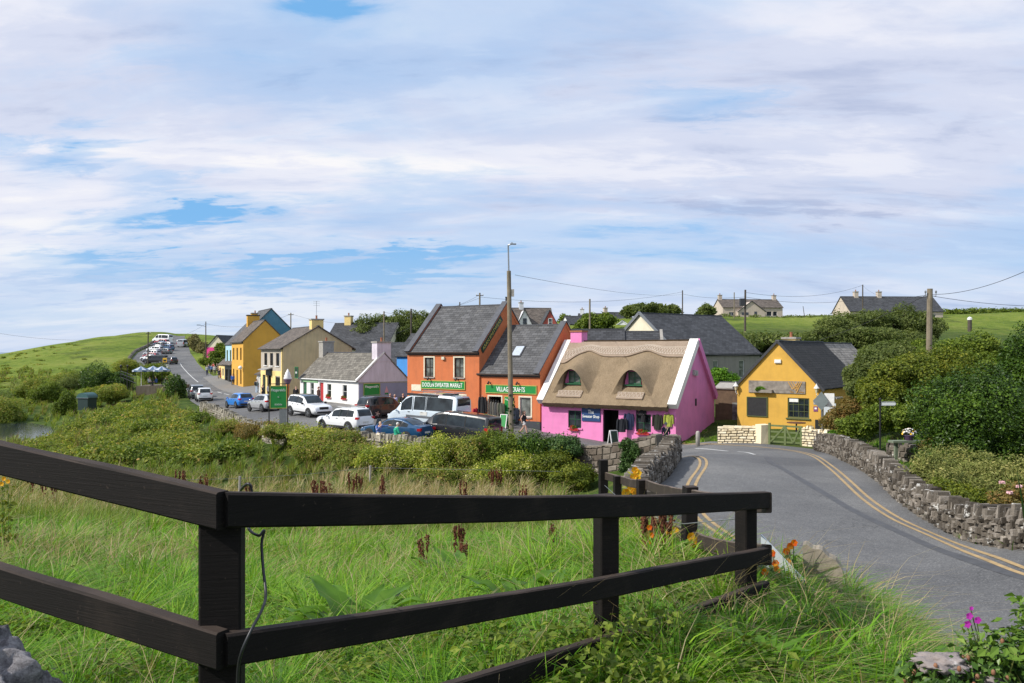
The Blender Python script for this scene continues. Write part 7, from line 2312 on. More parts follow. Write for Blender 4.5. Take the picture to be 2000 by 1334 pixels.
 for s in ('l', 'r'):
  f_ = MB()
  toe = J['a' + s] + Vector((0, -.17, -.045)) if pose != 'walk' or s == 'l' else J['a' + s] + Vector((0, -.10, -.11))
  f_.tube([J['a' + s] + Vector((0, .05, -.03)), J['a' + s] + Vector((0, .0, -.03)), J['a' + s].lerp(toe, .6) + Vector((0, 0, -.008)), toe + Vector((0, -.02, 0))], [.045, .055, .05, .034], 8)
  f_.build('shoe', M_CLAD, r, True)
 hm = MB()
 hm.ell(hd + Vector((0, .022, .045)), (.085, .092, .095), 14, 10)
 if long_hair:
  hm.tube([hd + Vector((0, .05, .06)), hd + Vector((0, .095, -.08)), hd + Vector((0, .12, -.28)), hd + Vector((0, .13, -.40))], [.08, .09, .085, .03], 10)
 remesh(hm, 'hair', hair or M_HAIRB, r, .014)
 e_ = MB()
 for s in (-1, 1): e_.ell(hd + Vector((s * .031, -.084, .018)), (.011, .008, .008), 6, 5)
 e_.build('eyes', M_BLACK, r)
 m_ = MB(); m_.bar(hd + Vector((-.022, -.094, -.056)), hd + Vector((.022, -.094, -.056)), .008, .008); m_.build('mouth', M_RUST, r)
 if hat:
  q = MB(); q.lathe(hd + Vector((0, .01, .05)), [(.10, 0), (.10, .05), (.06, .10), (.02, .11)], 14); q.cbox(hd + Vector((0, -.11, .055)), (.13, .10, .012)); q.build('cap', simple(nm(hat), hat, .8), r, False)
 if bag == 'strap':
  q = MB(); q.tube([J['shl'] + Vector((.06, .13, .06)), J['chest'] + Vector((0, .19, -.05)), J['hip'] + Vector((.15, .15, .05))], .018, 6); q.build('bag_strap', simple('tan_strap', (.42, .32, .20), .7), r)
  q = MB(); q.cbox(J['hip'] + Vector((.26, .05, -.12)), (.12, .26, .28), 0, 0, 0, .9); q.build('shoulder_bag', M_BLACK, r)
 elif bag == 'pack':
  q = MB(); q.ell(J['chest'] + Vector((0, .19, -.06)), (.15, .11, .23), 12, 8); q.build('backpack', M_GRNDK if top[2] > .3 else M_CLAD, r, True)
 return r
def facing(dx, dy):
 return math.atan2(dy, dx) + math.pi / 2
# the two sitting on the wall
pA_ = XY(740, 48.5)
person((pA_[0], pA_[1], h(*pA_) + .42), facing(.55, -.83), 'person in blue jumper and cream trousers on the wall, one hand to the face', 'sit_call', (.10, .17, .42), (.60, .53, .42), M_HAIRG, vox=.0075)
pB_ = XY(775, 47.95)
person((pB_[0], pB_[1], h(*pB_) + .42), facing(.90, .35), 'white haired person in green jumper sitting sideways on the wall', 'sit', (.02, .36, .22), (.30, .29, .27), simple('white_hair', (.62, .60, .57), .7), vox=.0075)
person(G(1023, 58), facing(.85, -.35), 'long haired woman in black top and white shorts walking past the orange shop', 'walk', (.016, .016, .02), (.66, .64, .62), M_HAIRB, True, True, .0075, 1.68, True)
person(Vector(pk.F.w(10.15, -1.35, .0)), facing(-.1, 1), 'person in navy coat with cross body strap looking at the pink shop clothes', 'stand', (.014, .017, .035), (.02, .05, .13), simple('grey_hair', (.22, .22, .22), .7), vox=.0075, height=1.76, hat=(.12, .13, .15), bag='strap')
person(G(771, 68.5), facing(-.3, -.9), 'grey haired person in pale blue shirt behind the brown estate car', 'stand', (.34, .40, .68), (.05, .05, .07), M_HAIRG, vox=.012)
person(G(787, 69.5), facing(.3, -.9), 'person in dark clothes at the corner of the tall orange shop', 'stand', (.02, .02, .025), (.02, .02, .02), M_HAIRB, vox=.012)
person(G(762, 69.5), facing(.3, -.9), 'dark haired person mostly hidden behind the brown estate car', 'stand', (.04, .04, .05), (.03, .03, .03), M_HAIRB, vox=.016)
person(G(578, 79), facing(.4, -.9), 'person in black jacket by the far end of the white cottage', 'stand', (.018, .017, .02), (.02, .02, .025), M_HAIRB, vox=.016)
person(G(622, 77), facing(-.9, -.2), 'red haired person leaning by the cottage red door', 'stand', (.10, .05, .04), (.06, .03, .03), simple('auburn_hair', (.16, .05, .02), .7), vox=.016)
person(G(514, 88), facing(-.5, -.8), 'person in black jacket and shorts outside the cream corner shop', 'walk', (.02, .018, .022), (.02, .02, .022), M_HAIRB, False, True, .016)
person(G(526, 87.5), facing(.3, -.9), 'person in black and white top beside the corner shop doorway', 'stand', (.38, .37, .38), (.02, .02, .02), M_HAIRB, vox=.016)
person(G(501, 97.5), facing(.6, .7), 'person in pale jeans with dark backpack outside the white annexe', 'stand', (.10, .14, .15), (.42, .50, .60), M_HAIRB, vox=.016, bag='pack')
person(G(454.5, 117), facing(.3, -.9), 'person in bright blue jacket walking down the pavement alone', 'walk', (.03, .12, .46), (.03, .04, .07), M_HAIRB, vox=.018)
person(G(428, 131), facing(.2, -1), 'person in dark clothes with tan bag coming down the pavement', 'walk', (.03, .03, .05), (.03, .03, .04), M_HAIRB, vox=.02)
cols = [((.35, .38, .42), 'grey'), ((.04, .05, .12), 'navy'), ((.10, .18, .38), 'blue'), ((.45, .06, .05), 'red'), ((.55, .53, .50), 'white'), ((.03, .03, .03), 'black'), ((.38, .26, .16), 'tan')]
for k, (px, d, lb) in enumerate(((404.5, 141, 'leftmost of the crowd'), (408, 145, 'behind the crowd\'s left end'), (413, 142, 'in the crowd\'s middle'), (417, 147, 'at the back of the crowd'), (419, 140, 'in front of the crowd'), (424, 144, 'right of the crowd\'s middle'), (428, 141, 'rightmost of the crowd'))):
 person(G(px, d), facing((-1) ** k * .4, -.9), f'{cols[k][1]} topped stroller {lb} on the upper pavement', 'walk' if k % 2 else 'stand', cols[k][0], ((.04, .05, .09), (.2, .18, .14), (.03, .03, .03))[k % 3], (M_HAIRB, M_HAIRG)[k % 2], vox=.022, group='crowd of strollers on the upper pavement')
# terrace with parasols at the left
tp0 = Vector(P3(266, 754, 112)); TZ = tp0.z
mb = MB(); mb.box((0, 0, -3.2), (5.4, 6, 0))
tag(mb.build('terrace_base', plaster('terrace_wall', (.13, .105, .075), .4), None, False, tp0, math.radians(6)), 'dark square stone base of the little terrace above the stream', 'terrace')
TF = Frame(tp0, math.radians(6))
for k, (x, y, lb) in enumerate(((.4, .8, 'front left of the terrace'), (2.9, 1.6, 'right of the terrace'), (.9, 4.2, 'back of the terrace'))):
 r = thing('parasol', f'blue and white striped parasol at the {lb}', 'parasol', TF.w(x, y, 0), 0, 'parasols on the terrace')
 mb = MB(); mb.tube([(0, 0, 0), (0, 0, 2.6)], .045, 6); mb.build('pole', M_DARKTRIM if k else M_WHFRAME, r)
 mb = MB(); n_ = 12
 ap = (0, 0, 2.7)
 ring = [(1.15 * math.cos(2 * math.pi * q / n_), 1.15 * math.sin(2 * math.pi * q / n_), 2.15 + (.0 if q % 2 else .04)) for q in range(n_)]
 for q in range(n_):
  a, c_ = ring[q], ring[(q + 1) % n_]
  mb.add([a, c_, ap], ((0, 1, 2),), q % 2)
  mb.add([a, c_, (c_[0], c_[1], c_[2] - .22), (a[0], a[1], a[2] - .22)], ((0, 3, 2, 1),), (q + 1) % 2)
 mb.build('canopy', [simple('parasol_white', (.42, .47, .54), .8), simple('parasol_blue', (.06, .12, .22), .8)], r)
for k, (x, y) in enumerate(((1.4, .9), (2.2, 1.4), (3.6, .8), (4.4, 1.2), (4.1, 2.4), (3.2, 2.8))):
 person(TF.w(x, y, -.05), facing((-1) ** k, -.3), ('person in white seated second from the terrace wall', 'person in blue seated under the right parasol', 'person in dark top seated at the terrace edge', 'person in cream top seated at the right terrace end', 'person in pink top seated behind the terrace edge', 'person in red top seated at the back of the terrace')[k], 'sit', ((.6, .6, .62), (.05, .12, .35), (.03, .03, .05), (.62, .56, .5), (.6, .32, .32), (.45, .06, .05))[k], (.05, .05, .07), (M_HAIRB, M_HAIRG)[k % 2], vox=.024, group='people seated on the terrace')
r = thing('railing', 'black railing along the ramp left of the terrace', 'railing', (0, 0, 0))
a, c_ = Vector(P3(236, 738, 118)), Vector(P3(266, 750, 112.5))
mb = MB()
for dz in (.1, .6, 1.0): mb.tube([a + Vector((0, 0, dz)), c_ + Vector((0, 0, dz))], .04, 6)
mb.build('rails', M_BLACK, r)
for t in np.linspace(0, 1, 6):
 q = a.lerp(c_, t); mb = MB(); mb.tube([q + Vector((0, 0, -1.2)), q + Vector((0, 0, 1.05))], .04, 6); mb.build('post', M_BLACK, r)
for k, px in enumerate((236, 249)):
 q = Vector(P3(px, 740, 120)); r = thing('lamp_post', 'small black lantern post at the terrace ramp, ' + ('left' if k == 0 else 'nearer the parasols'), 'lamp post', q)
 mb = MB(); mb.tube([(0, 0, -1.5), (0, 0, 1.6)], .05, 6); mb.build('post', M_BLACK, r)
 mb = MB(); mb.lathe((0, 0, 1.6), [(.1, 0), (.17, .3), (.2, .32), (.03, .5)], 6); mb.build('lantern', M_BLACK, r)
# green hut by the stream
q = Vector(G(167, 100)); q.z = P3(167, 784, 100)[2]
hu = thing('green_hut', 'small dark green barrel roofed hut among the brambles', 'hut', q + Vector((-.95, 0, -.3)), math.radians(-14))
mb = MB(); mb.box((0, 0, -1), (2.1, 2.2, 1.0)); mb.build('wall', simple('green_hut_paint', (.008, .028, .026), .6), hu)
mb = MB()
arc = [(1.05 - 1.25 * math.cos(math.pi * k / 10), .95 + .85 * math.sin(math.pi * k / 10)) for k in range(11)]
mb.prism([Vector((a_, -.12, b_)) for a_, b_ in arc], (0, 2.44, 0)); mb.build('roof', simple('green_hut_roof', (.035, .10, .10), .5), hu)
mb = MB(); mb.bar((-.25, -.14, .97), (2.35, -.14, .97), .03, .08); mb.build('roof_edge', M_METAL, hu); hu.scale = (.68, .68, .75)
# ---------------------------------------------------------------- vegetation
def unit(v):
 return v / (np.linalg.norm(v, axis=-1, keepdims=True) + 1e-9)
def lumps(P, s, seed):
 r = np.random.default_rng(seed)
 out = np.zeros(len(P))
 for k in range(5):
  a = r.normal(size=3); a /= np.linalg.norm(a)
  f = (1.0 + k * .8) / s
  out += np.sin(P @ a * f * 2 + r.uniform(0, 6)) / (1 + .5 * k)
 return out / 2.6
def leaf_cloud(blobs, n, size, seed, shell=.55, up=.45, aspect=.55, lump=.28, spikes=0.0):
 """leaves spread through the lobes of a crown; returns vertices, quads, shade"""
 r = np.random.default_rng(seed)
 B = np.array(blobs, float)
 w = (B[:, 3] * B[:, 4] + B[:, 4] * B[:, 5] + B[:, 3] * B[:, 5]); w /= w.sum()
 idx = r.choice(len(B), n, p=w)
 d = unit(r.normal(size=(n, 3)))
 # branchy lumps on every lobe
 nl = 20
 lob = unit(r.normal(size=(len(B), nl, 3)))
 amp = r.uniform(.2, 1.0, size=(len(B), nl))
 dots = np.einsum('ij,ikj->ik', d, lob[idx])
 bulge = (amp[idx] ** 1.3 * np.clip((dots - .74) / .26, 0, 1) ** 1.2).max(1)
 rad = (1 - lump) + lump * 1.95 * bulge
 t = shell + (1 - shell) * r.random(n) ** .55
 c = B[idx, :3]; R_ = B[idx, 3:6]
 P = c + d * R_ * (rad * t)[:, None]
 P += r.normal(size=P.shape) * size * .6
 if spikes:
  k = r.random(n) < .12
  P[k, 2] += r.random(k.sum()) * spikes
 N = unit(d * .6 + np.array([0, 0, up]) + r.normal(size=(n, 3)) * .55)
 T = unit(np.cross(N, r.normal(size=(n, 3))))
 Bn = np.cross(N, T)
 s = size * r.uniform(.55, 1.35, n)[:, None]
 tip = P + T * s - N * s * .12
 base = P - T * s * .8 - N * s * .12
 l_ = P + Bn * s * aspect + N * s * .08
 r_ = P - Bn * s * aspect + N * s * .08
 V = np.stack([base, r_, tip, l_], 1).reshape(-1, 3)
 F = np.arange(n * 4).reshape(-1, 4)
 sh = .5 + .20 * lumps(P, max(R_.max() * .5, .4), seed) + r.normal(size=n) * .16
 return V, F, np.repeat(np.clip(sh, 0, 1), 4)
def crown(name, blobs, n, size, mat, seed, parent=None, **kw):
 V, F, s = leaf_cloud(blobs, n, size, seed, **kw)
 return np_mesh(name, V, F, mat, {'leaf_shade': s}, parent=parent)
def limbs(parent, base, blobs, r0, mat, seed):
 r = random.Random(seed)
 mb = MB()
 base = Vector(base)
 cx = sum(b_[0] for b_ in blobs) / len(blobs); cy = sum(b_[1] for b_ in blobs) / len(blobs); cz = sum(b_[2] for b_ in blobs) / len(blobs)
 fork = base.lerp(Vector((cx, cy, cz)), .45)
 mb.tube([base - Vector((0, 0, .5)), base.lerp(fork, .5) + Vector((r.uniform(-.1, .1), 0, 0)), fork], [r0, r0 * .8, r0 * .65], 8)
 for b_ in blobs:
  c = Vector(b_[:3])
  for k in range(3):
   e = c + Vector((r.uniform(-.6, .6) * b_[3], r.uniform(-.6, .6) * b_[4], r.uniform(-.1, .7) * b_[5]))
   mid = fork.lerp(e, .5) + Vector((r.uniform(-.15, .15) * b_[3], r.uniform(-.15, .15) * b_[4], .1 * b_[5]))
   mb.tube([fork, mid, e], [r0 * .5, r0 * .28, r0 * .08], 6)
 mb.build('trunk', mat, parent)
M_BARK = simple('bark', (.09, .07, .05), .9, 0, .35, 3, .5)
L_DARK = leafmat('dark_gloss_leaf', [(0, (.013, .031, .005)), (.45, (.040, .083, .009)), (.75, (.093, .166, .014)), (1, (.150, .233, .026))], .38, .22)
L_OLIVE = leafmat('olive_leaf', [(0, (.042, .063, .021)), (.45, (.113, .149, .040)), (.75, (.190, .228, .063)), (1, (.289, .319, .113))], .6, .42)
L_GOLD = leafmat('gold_green_leaf', [(0, (.034, .057, .008)), (.45, (.118, .154, .015)), (.75, (.216, .237, .024)), (1, (.334, .318, .054))], .55, .3)
L_MID = leafmat('mid_green_leaf', [(0, (.035, .063, .009)), (.45, (.108, .161, .017)), (.75, (.191, .250, .026)), (1, (.295, .335, .060))], .55, .3)
L_BRIGHT = leafmat('bright_green_leaf', [(0, (.036, .090, .012)), (.45, (.102, .228, .017)), (.75, (.168, .324, .026)), (1, (.264, .432, .060))], .5, .35)
L_BRAMB = leafmat('bramble_leaf', [(0, (.064, .095, .024)), (.4, (.171, .227, .036)), (.7, (.312, .325, .064)), (.9, (.501, .367, .118)), (1, (.675, .390, .157))], .6, .42)
L_KNOT = leafmat('knotweed_leaf', [(0, (.076, .127, .019)), (.4, (.223, .287, .034)), (.7, (.424, .434, .071)), (.88, (.719, .657, .175)), (1, (.975, .889, .427))], .6, .42)
L_JUN = leafmat('juniper_leaf', [(0, (.060, .084, .024)), (.5, (.202, .227, .058)), (.8, (.353, .336, .116)), (1, (.538, .470, .185))], .6, .25)
L_IVY = leafmat('ivy_wall_leaf', [(0, (.021, .051, .015)), (.5, (.060, .123, .030)), (1, (.180, .255, .090))], .45, .2)
L_PALE = leafmat('pale_plume', [(0, (.30, .28, .10)), (1, (.60, .55, .32))], .7, .3)
L_DEAD = leafmat('dead_leaf', [(0, (.16, .09, .04)), (1, (.36, .25, .12))], .8, .2)
L_RUST = leafmat('rusty_leaf', [(0, (.075, .075, .025)), (.5, (.220, .178, .051)), (1, (.439, .220, .085))], .6, .42)
def bl(px, py, d, rx, rz, ry=None):
 x, y, z = P3(px, py, d)
 return (x, y, z, rx, ry or rx, rz)
def plant(name, label, cat, blobs, n, size, mat, seed, base=None, trunk=0.0, group=None, cn='crown', **kw):
 """blobs in world coordinates; base at the lowest lobe"""
 B = np.array(blobs)
 c = B[:, :2].mean(0)
 zb_ = min(h(*c), (B[:, 2] - B[:, 5]).min() + .2)
 r = thing(name, label, cat, (c[0], c[1], zb_), 0, group)
 loc = [(b_[0] - c[0], b_[1] - c[1], b_[2] - zb_, *b_[3:]) for b_ in blobs]
 if trunk:
  limbs(r, (0, 0, 0), loc, trunk, M_BARK, seed)
 crown(cn, loc, n, size, mat, seed, r, **kw)
 return r
# --- right hand side
plant('shrub', 'big glossy dark green rounded shrub at the right above the stone wall', 'shrub',
      [bl(1850, 800, 29, 1.35, 1.05), bl(1930, 785, 29.5, 1.5, 1.2), bl(2010, 810, 30, 1.6, 1.3), bl(1838, 850, 30, .7, .6), bl(1895, 850, 28.4, 1.5, 1.1), bl(1975, 860, 28.5, 1.6, 1.1), bl(2080, 830, 30, 1.7, 1.5), bl(1880, 765, 30, 1.1, .6)],
      62000, .056, L_DARK, 11, trunk=.12, spikes=.35, lump=.42)
plant('tree', 'yellow green bushy tree in the middle of the right hand trees', 'tree',
      [bl(1745, 735, 44, 1.5, 1.1), bl(1790, 728, 45, 1.6, 1.1), bl(1840, 722, 46, 1.6, 1.1), bl(1720, 770, 43, 1.4, 1.2), bl(1800, 765, 44, 1.7, 1.3), bl(1760, 800, 43, 1.4, 1.0)],
      42000, .085, L_GOLD, 12, trunk=.16, lump=.38)
plant('tree', 'dull olive tree overhanging the black roof of the restaurant', 'tree',
      [bl(1708, 720, 47, 1.4, 1.2), bl(1690, 760, 46.5, 1.1, 1.1), bl(1730, 690, 48, 1.4, .9), bl(1712, 790, 46, 1.2, 1.0), bl(1676, 735, 47, .7, .8)],
      32000, .085, L_OLIVE, 13, trunk=.15, lump=.4)
plant('tree', 'broad green tree behind the leaning timber pole', 'tree',
      [bl(1860, 692, 55, 2.1, 1.1), bl(1915, 686, 56, 2.0, 1.2), bl(1905, 722, 54, 2.2, 1.3), bl(1850, 728, 53, 1.8, 1.1), bl(1960, 716, 55, 1.7, 1.2), bl(1795, 688, 57, 1.6, .8)],
      42000, .10, L_MID, 14, trunk=.2, lump=.4)
plant('tree', 'dark tree at the far right edge on the rise', 'tree',
      [bl(1990, 702, 50, 1.1, 1.3), bl(2035, 685, 50, 1.6, 1.6), bl(2000, 735, 49, 1.6, 1.3), bl(2080, 700, 50, 2, 2)], 24000, .10, L_DARK, 15, trunk=.2, lump=.4)
plant('tree', 'large windswept olive tree sloping before the skyline bungalow', 'tree',
      [bl(1645, 638, 92, 2.6, 1.5), bl(1700, 634, 92, 2.8, 1.6), bl(1760, 626, 93, 2.8, 1.7), bl(1808, 640, 93, 2.2, 1.6), bl(1600, 655, 91, 2.0, .9), bl(1690, 655, 90, 3.2, 1.3), bl(1775, 662, 91, 3.2, 1.4), bl(1640, 658, 90, 2, 1.1)],
      48000, .145, L_OLIVE, 16, trunk=.25, lump=.4)
plant('shrub', 'low grey green juniper spreading behind the stone wall', 'shrub',
      [bl(1830, 905, 24, .75, .38), bl(1880, 900, 24.5, .85, .42), bl(1920, 920, 23.5, .8, .42), bl(1860, 940, 23, .8, .36), bl(1800, 925, 24, .5, .3)], 12000, .055, L_JUN, 17, lump=.5, aspect=.3, cn='foliage')
plant('shrub', 'pale olive juniper sprays right of the first low shrub', 'shrub',
      [bl(1970, 930, 22.5, .8, .42), bl(2020, 925, 22.5, .9, .5), bl(1945, 955, 22, .6, .36), bl(2000, 965, 21.8, .8, .35)], 10000, .055, L_JUN, 18, lump=.5, aspect=.3, cn='foliage')
plant('hedge', 'clipped yellow green hedge bush just over the stone wall', 'hedge',
      [bl(1870, 965, 21.6, .55, .26), bl(1905, 975, 21.2, .5, .28), bl(1840, 950, 22, .4, .22)], 6000, .045, L_GOLD, 19, lump=.25, cn='foliage')
rr = plant('rose_bush', 'straggling bush with a few pale pink roses at the right edge', 'shrub',
      [bl(1970, 990, 20.2, .55, .42), bl(2010, 980, 20.2, .6, .5), bl(1955, 1015, 19.9, .4, .3)], 5000, .05, L_RUST, 20, lump=.5, cn='foliage')
mb = MB()
for px, py in ((1957, 942), (1990, 950), (1972, 962)):
 c_ = Vector(P3(px, py, 19.9)) - rr.location
 for k in range(9):
  t = k * 2.4; s_ = .05
  o_ = Vector((math.cos(t), math.sin(t) * .5, math.sin(t * 1.3) * .5)) * .04
  mb.cbox(c_ + o_, (s_, s_, s_), t, 0, .015)
mb.build('flowers', simple('rose_petal', (.70, .42, .44), .6), rr)
plant('shrub', 'mounded light green shrub below the fingerpost', 'shrub',
      [bl(1690, 825, 39, .9, .65), bl(1735, 815, 39, .9, .75), bl(1660, 835, 41, .8, .55), bl(1770, 815, 38, .7, .7)], 11000, .075, L_MID, 21, lump=.4, cn='foliage')
plant('shrub', 'reddish brown shrub beside the grey notice panel', 'shrub',
      [bl(1635, 820, 45, .8, .8), bl(1655, 805, 45.5, .7, .8)], 7000, .08, L_RUST, 22, lump=.4, cn='foliage')
plant('shrub', 'bright green tuft at the end of the cream wall', 'shrub', [bl(1626, 850, 44, .28, .26)], 1500, .05, L_BRIGHT, 23, cn='foliage')
plant('shrub', 'ivy and fig growth between the pink gable and the grey hall', 'shrub',
      [bl(1405, 738, 70, 1.0, .9), bl(1432, 748, 69, .8, .7), bl(1395, 760, 68, .8, .8)], 7000, .12, L_BRIGHT, 24, cn='foliage')
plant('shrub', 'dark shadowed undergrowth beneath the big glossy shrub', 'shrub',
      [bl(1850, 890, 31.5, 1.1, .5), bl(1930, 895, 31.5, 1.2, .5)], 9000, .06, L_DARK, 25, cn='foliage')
plant('shrub', 'dead brown palm like tuft beside the garden wall', 'shrub', [bl(1818, 872, 32, .35, .35)], 1200, .12, L_RUST, 26, aspect=.12, cn='foliage')
# --- trees behind the village
plant('tree', 'broad dark rounded tree behind the white cottage chimney', 'tree',
      [bl(720, 645, 112, 2.6, 1.8), bl(760, 638, 113, 2.6, 2.0), bl(800, 635, 113, 2.6, 2.0), bl(835, 640, 114, 2.4, 2.2), bl(700, 660, 112, 2.0, 1.6), bl(780, 660, 112, 4, 1.6)], 40000, .16, L_OLIVE, 31, trunk=.25, lump=.4)
plant('tree', 'dark tree behind the distant houses above the pink roof', 'tree', [bl(1160, 630, 140, 2.6, 1.4), bl(1182, 625, 141, 1.8, 1.3), bl(1140, 638, 140, 1.8, 1.0)], 9000, .26, L_MID, 32, trunk=.2, lump=.4)
plant('tree', 'long row shaped tree on the skyline above the barn', 'tree', [bl(1245, 605, 175, 2.6, 1.5), bl(1280, 605, 175, 2.8, 1.5), bl(1310, 606, 176, 2.2, 1.3), bl(1225, 610, 175, 1.6, 1.1)], 10000, .3, L_OLIVE, 33, trunk=.25, lump=.4)
plant('tree', 'small round skyline tree left of the beige farmhouse', 'tree', [bl(1383, 606, 185, 1.9, 1.3), bl(1375, 611, 185, 1.7, 1.0)], 5000, .3, L_OLIVE, 34, trunk=.2, lump=.4)
plant('tree', 'low scrubby tree beside the tiny white house', 'tree', [bl(1108, 625, 170, 1.6, 1.0)], 3000, .28, L_MID, 35, trunk=.15, lump=.4)
for k, (px0, px1, py, d, lb) in enumerate(((1420, 1600, 625, 186, 'dark field hedge below the beige farmhouse'), (1850, 2080, 611, 205, 'dark hedge along the skyline at the right'), (1440, 1560, 668, 100, 'scrubby hedge between the hall roof and the field'))):
 bb = [bl(px, py + rnd.uniform(-2, 2), d + rnd.uniform(-2, 2), 2.2, .95) for px in np.linspace(px0, px1, 12)]
 plant('hedge', lb, 'hedge', bb, 9000, .28, L_OLIVE if k != 1 else L_MID, 40 + k, cn='foliage', lump=.35)
plant('shrub', 'tall tawny grass and gorse bank at the top right of the street', 'shrub', [bl(382, 672, 205, 1.6, 1.7), bl(396, 680, 190, 1.6, 1.5), bl(378, 665, 225, 1.6, 1.6), bl(410, 690, 178, 1.4, 1.0)], 9000, .22, leafmat('tawny_leaf', [(0, (.06, .06, .02)), (.5, (.20, .18, .07)), (1, (.36, .32, .16))], .7, .2), 45, cn='foliage')
plant('shrub', 'dark green bush by the far painted house', 'shrub', [bl(432, 682, 158, 1.3, 1.3), bl(420, 694, 150, 1.2, .9), bl(440, 690, 150, 1.0, 1.3)], 5000, .2, L_MID, 46, cn='foliage')
plant('hedge', 'low trimmed hedge at the upper street corner', 'hedge', [bl(400, 706, 150, 1.0, .7), bl(414, 706, 149, 1.2, .8), bl(424, 707, 148, 1.0, .8)], 5000, .16, L_MID, 47, cn='foliage')
# --- left side scrub
LB = [(5, 800, 100, 2.8, 1.7, L_BRAMB, 'big dark waterside bush at the left edge'), (-20, 790, 108, 3.0, 2.2, L_OLIVE, 'olive bush behind the dark waterside bush'), (60, 760, 125, 2.2, 1.6, L_BRAMB, 'reddish scrub across the water'),
      (195, 738, 122, 3.2, 2.0, L_DARK, 'dark rounded bush on the slope above the green hut'), (232, 742, 122, 1.8, 1.4, L_DARK, 'smaller dark bush next to the terrace ramp'), (95, 768, 122, 2.2, 2.0, L_MID, 'mid green bush above the far bank'), (62, 765, 130, 1.9, 1.8, L_DARK, 'dark green shrub on the far bank'),
      (345, 768, 101, 1.5, 2.6, L_DARK, 'tall dark bush between the terrace and the white hatchback'), (318, 795, 97, 1.9, 1.2, L_MID, 'leafy green bush below the terrace wall'), (150, 748, 135, 2.6, 1.6, L_OLIVE, 'olive scrub at the foot of the hill'), (128, 795, 104, 1.3, 2.0, L_MID, 'leafy bush on the near bank of the stream'),
      (250, 715, 150, 2.4, 1.4, L_BRAMB, 'bramble mound below the car park wall'), (302, 722, 140, 2.4, 1.1, L_GOLD, 'yellowish scrub in front of the car park'), (130, 742, 145, 2.4, 1.3, L_BRAMB, 'bramble clump low on the green hill'), (215, 765, 108, 2.6, 1.2, L_BRAMB, 'bramble mound behind the green hut'), (300, 728, 126, 1.8, 1.2, L_MID, 'green scrub behind the parasols')]
for k, (px, py, d, rx, rz, m_, lb) in enumerate(LB):
 c_ = bl(px, py, d, rx, rz)
 bb = [c_] + [(c_[0] + rnd.uniform(-.7, .7) * rx, c_[1] + rnd.uniform(-.6, .6) * rx, c_[2] - rz * rnd.uniform(.1, .5), rx * rnd.uniform(.5, .75), rx * .6, rz * rnd.uniform(.5, .8)) for q in range(4)]
 plant('bush', lb, 'bush', bb, 15000, .115, m_, 60 + k, cn='foliage', lump=.4)
# --- hedge below the street wall
HB = [(620, 880, 48, 1.5, .8, L_BRAMB, 'bramble mound left of the yellow green shrubs'), (690, 885, 46.5, 1.4, .9, L_BRAMB, 'leafy bramble under the sitting people'), (760, 890, 45, 1.3, 1.0, L_KNOT, 'pale flowering shrub below the black van nose'), (815, 895, 44.5, 1.3, 1.1, L_KNOT, 'yellow green flowering shrub in the hedge centre'),
      (868, 885, 44, 1.3, 1.3, L_KNOT, 'tall yellow green shrub below the passenger van'), (925, 880, 44.2, 1.3, 1.3, L_BRAMB, 'green shrub heaped against the wall below the wooden pole'), (985, 872, 44.5, 1.2, 1.2, L_MID, 'dark ivy clad mound at the foot of the wooden pole'), (1045, 875, 43.8, 1.2, 1.0, L_DARK, 'dark ivy mound on the wall left of the bridge'),
      (1020, 915, 42, 1.3, .8, L_KNOT, 'bright yellow topped shrub near the bridge'), (1085, 905, 42, 1.2, .9, L_GOLD, 'gold green shrub hard by the brown block wall'), (1125, 930, 40.5, 1.0, .6, L_GOLD, 'low golden shrub left of the fence end post'), (950, 925, 42.3, 1.3, .6, L_KNOT, 'pale shrub at the meadow edge'), (455, 832, 63, 1.5, .6, L_BRAMB, 'tawny bramble heap against the far end of the low wall'), (500, 838, 57.5, 1.4, .6, L_RUST, 'rusty weeds at the foot of the green sign posts'), (560, 842, 52.5, 1.4, .55, L_BRAMB, 'bramble clump under the wall right of the green sign'), (612, 850, 50, 1.2, .55, L_KNOT, 'pale seeding weeds under the wall below the white car'), (660, 856, 48.8, 1.3, .55, L_BRAMB, 'weedy bramble under the wall left of the sitting people'), (880, 930, 42.3, 1.3, .6, L_BRAMB, 'dark leaved shrub at the meadow edge'), (1100, 870, 43.4, .9, .6, L_IVY, 'ivy hanging over the brown block wall')]
for k, (px, py, d, rx, rz, m_, lb) in enumerate(HB):
 c_ = bl(px, py, d, rx, rz)
 rz *= .86; c_ = (*c_[:2], c_[2] - rz * .1, rx, rx, rz)
 bb = [c_] + [(c_[0] + rnd.uniform(-.9, .9) * rx, c_[1] + rnd.uniform(-.5, .5) * rx, c_[2] - rz * rnd.uniform(-.1, .6), rx * rnd.uniform(.4, .7), rx * .55, rz * rnd.uniform(.4, .75)) for q in range(5)]
 pr = plant('shrub', lb, 'shrub', bb, 15000, .066, m_, 80 + k, cn='foliage', lump=.52, spikes=.4)
 if m_ in (L_KNOT, L_BRAMB):
  crown('flower_sprays' if m_ is L_KNOT else 'dead_sprays', [(b_[0] - pr.location.x, b_[1] - pr.location.y, b_[2] - pr.location.z + .08, *b_[3:]) for b_ in bb], 1300, .045, L_PALE if m_ is L_KNOT else L_DEAD, 180 + k, pr, shell=.9, lump=.52, spikes=.35)
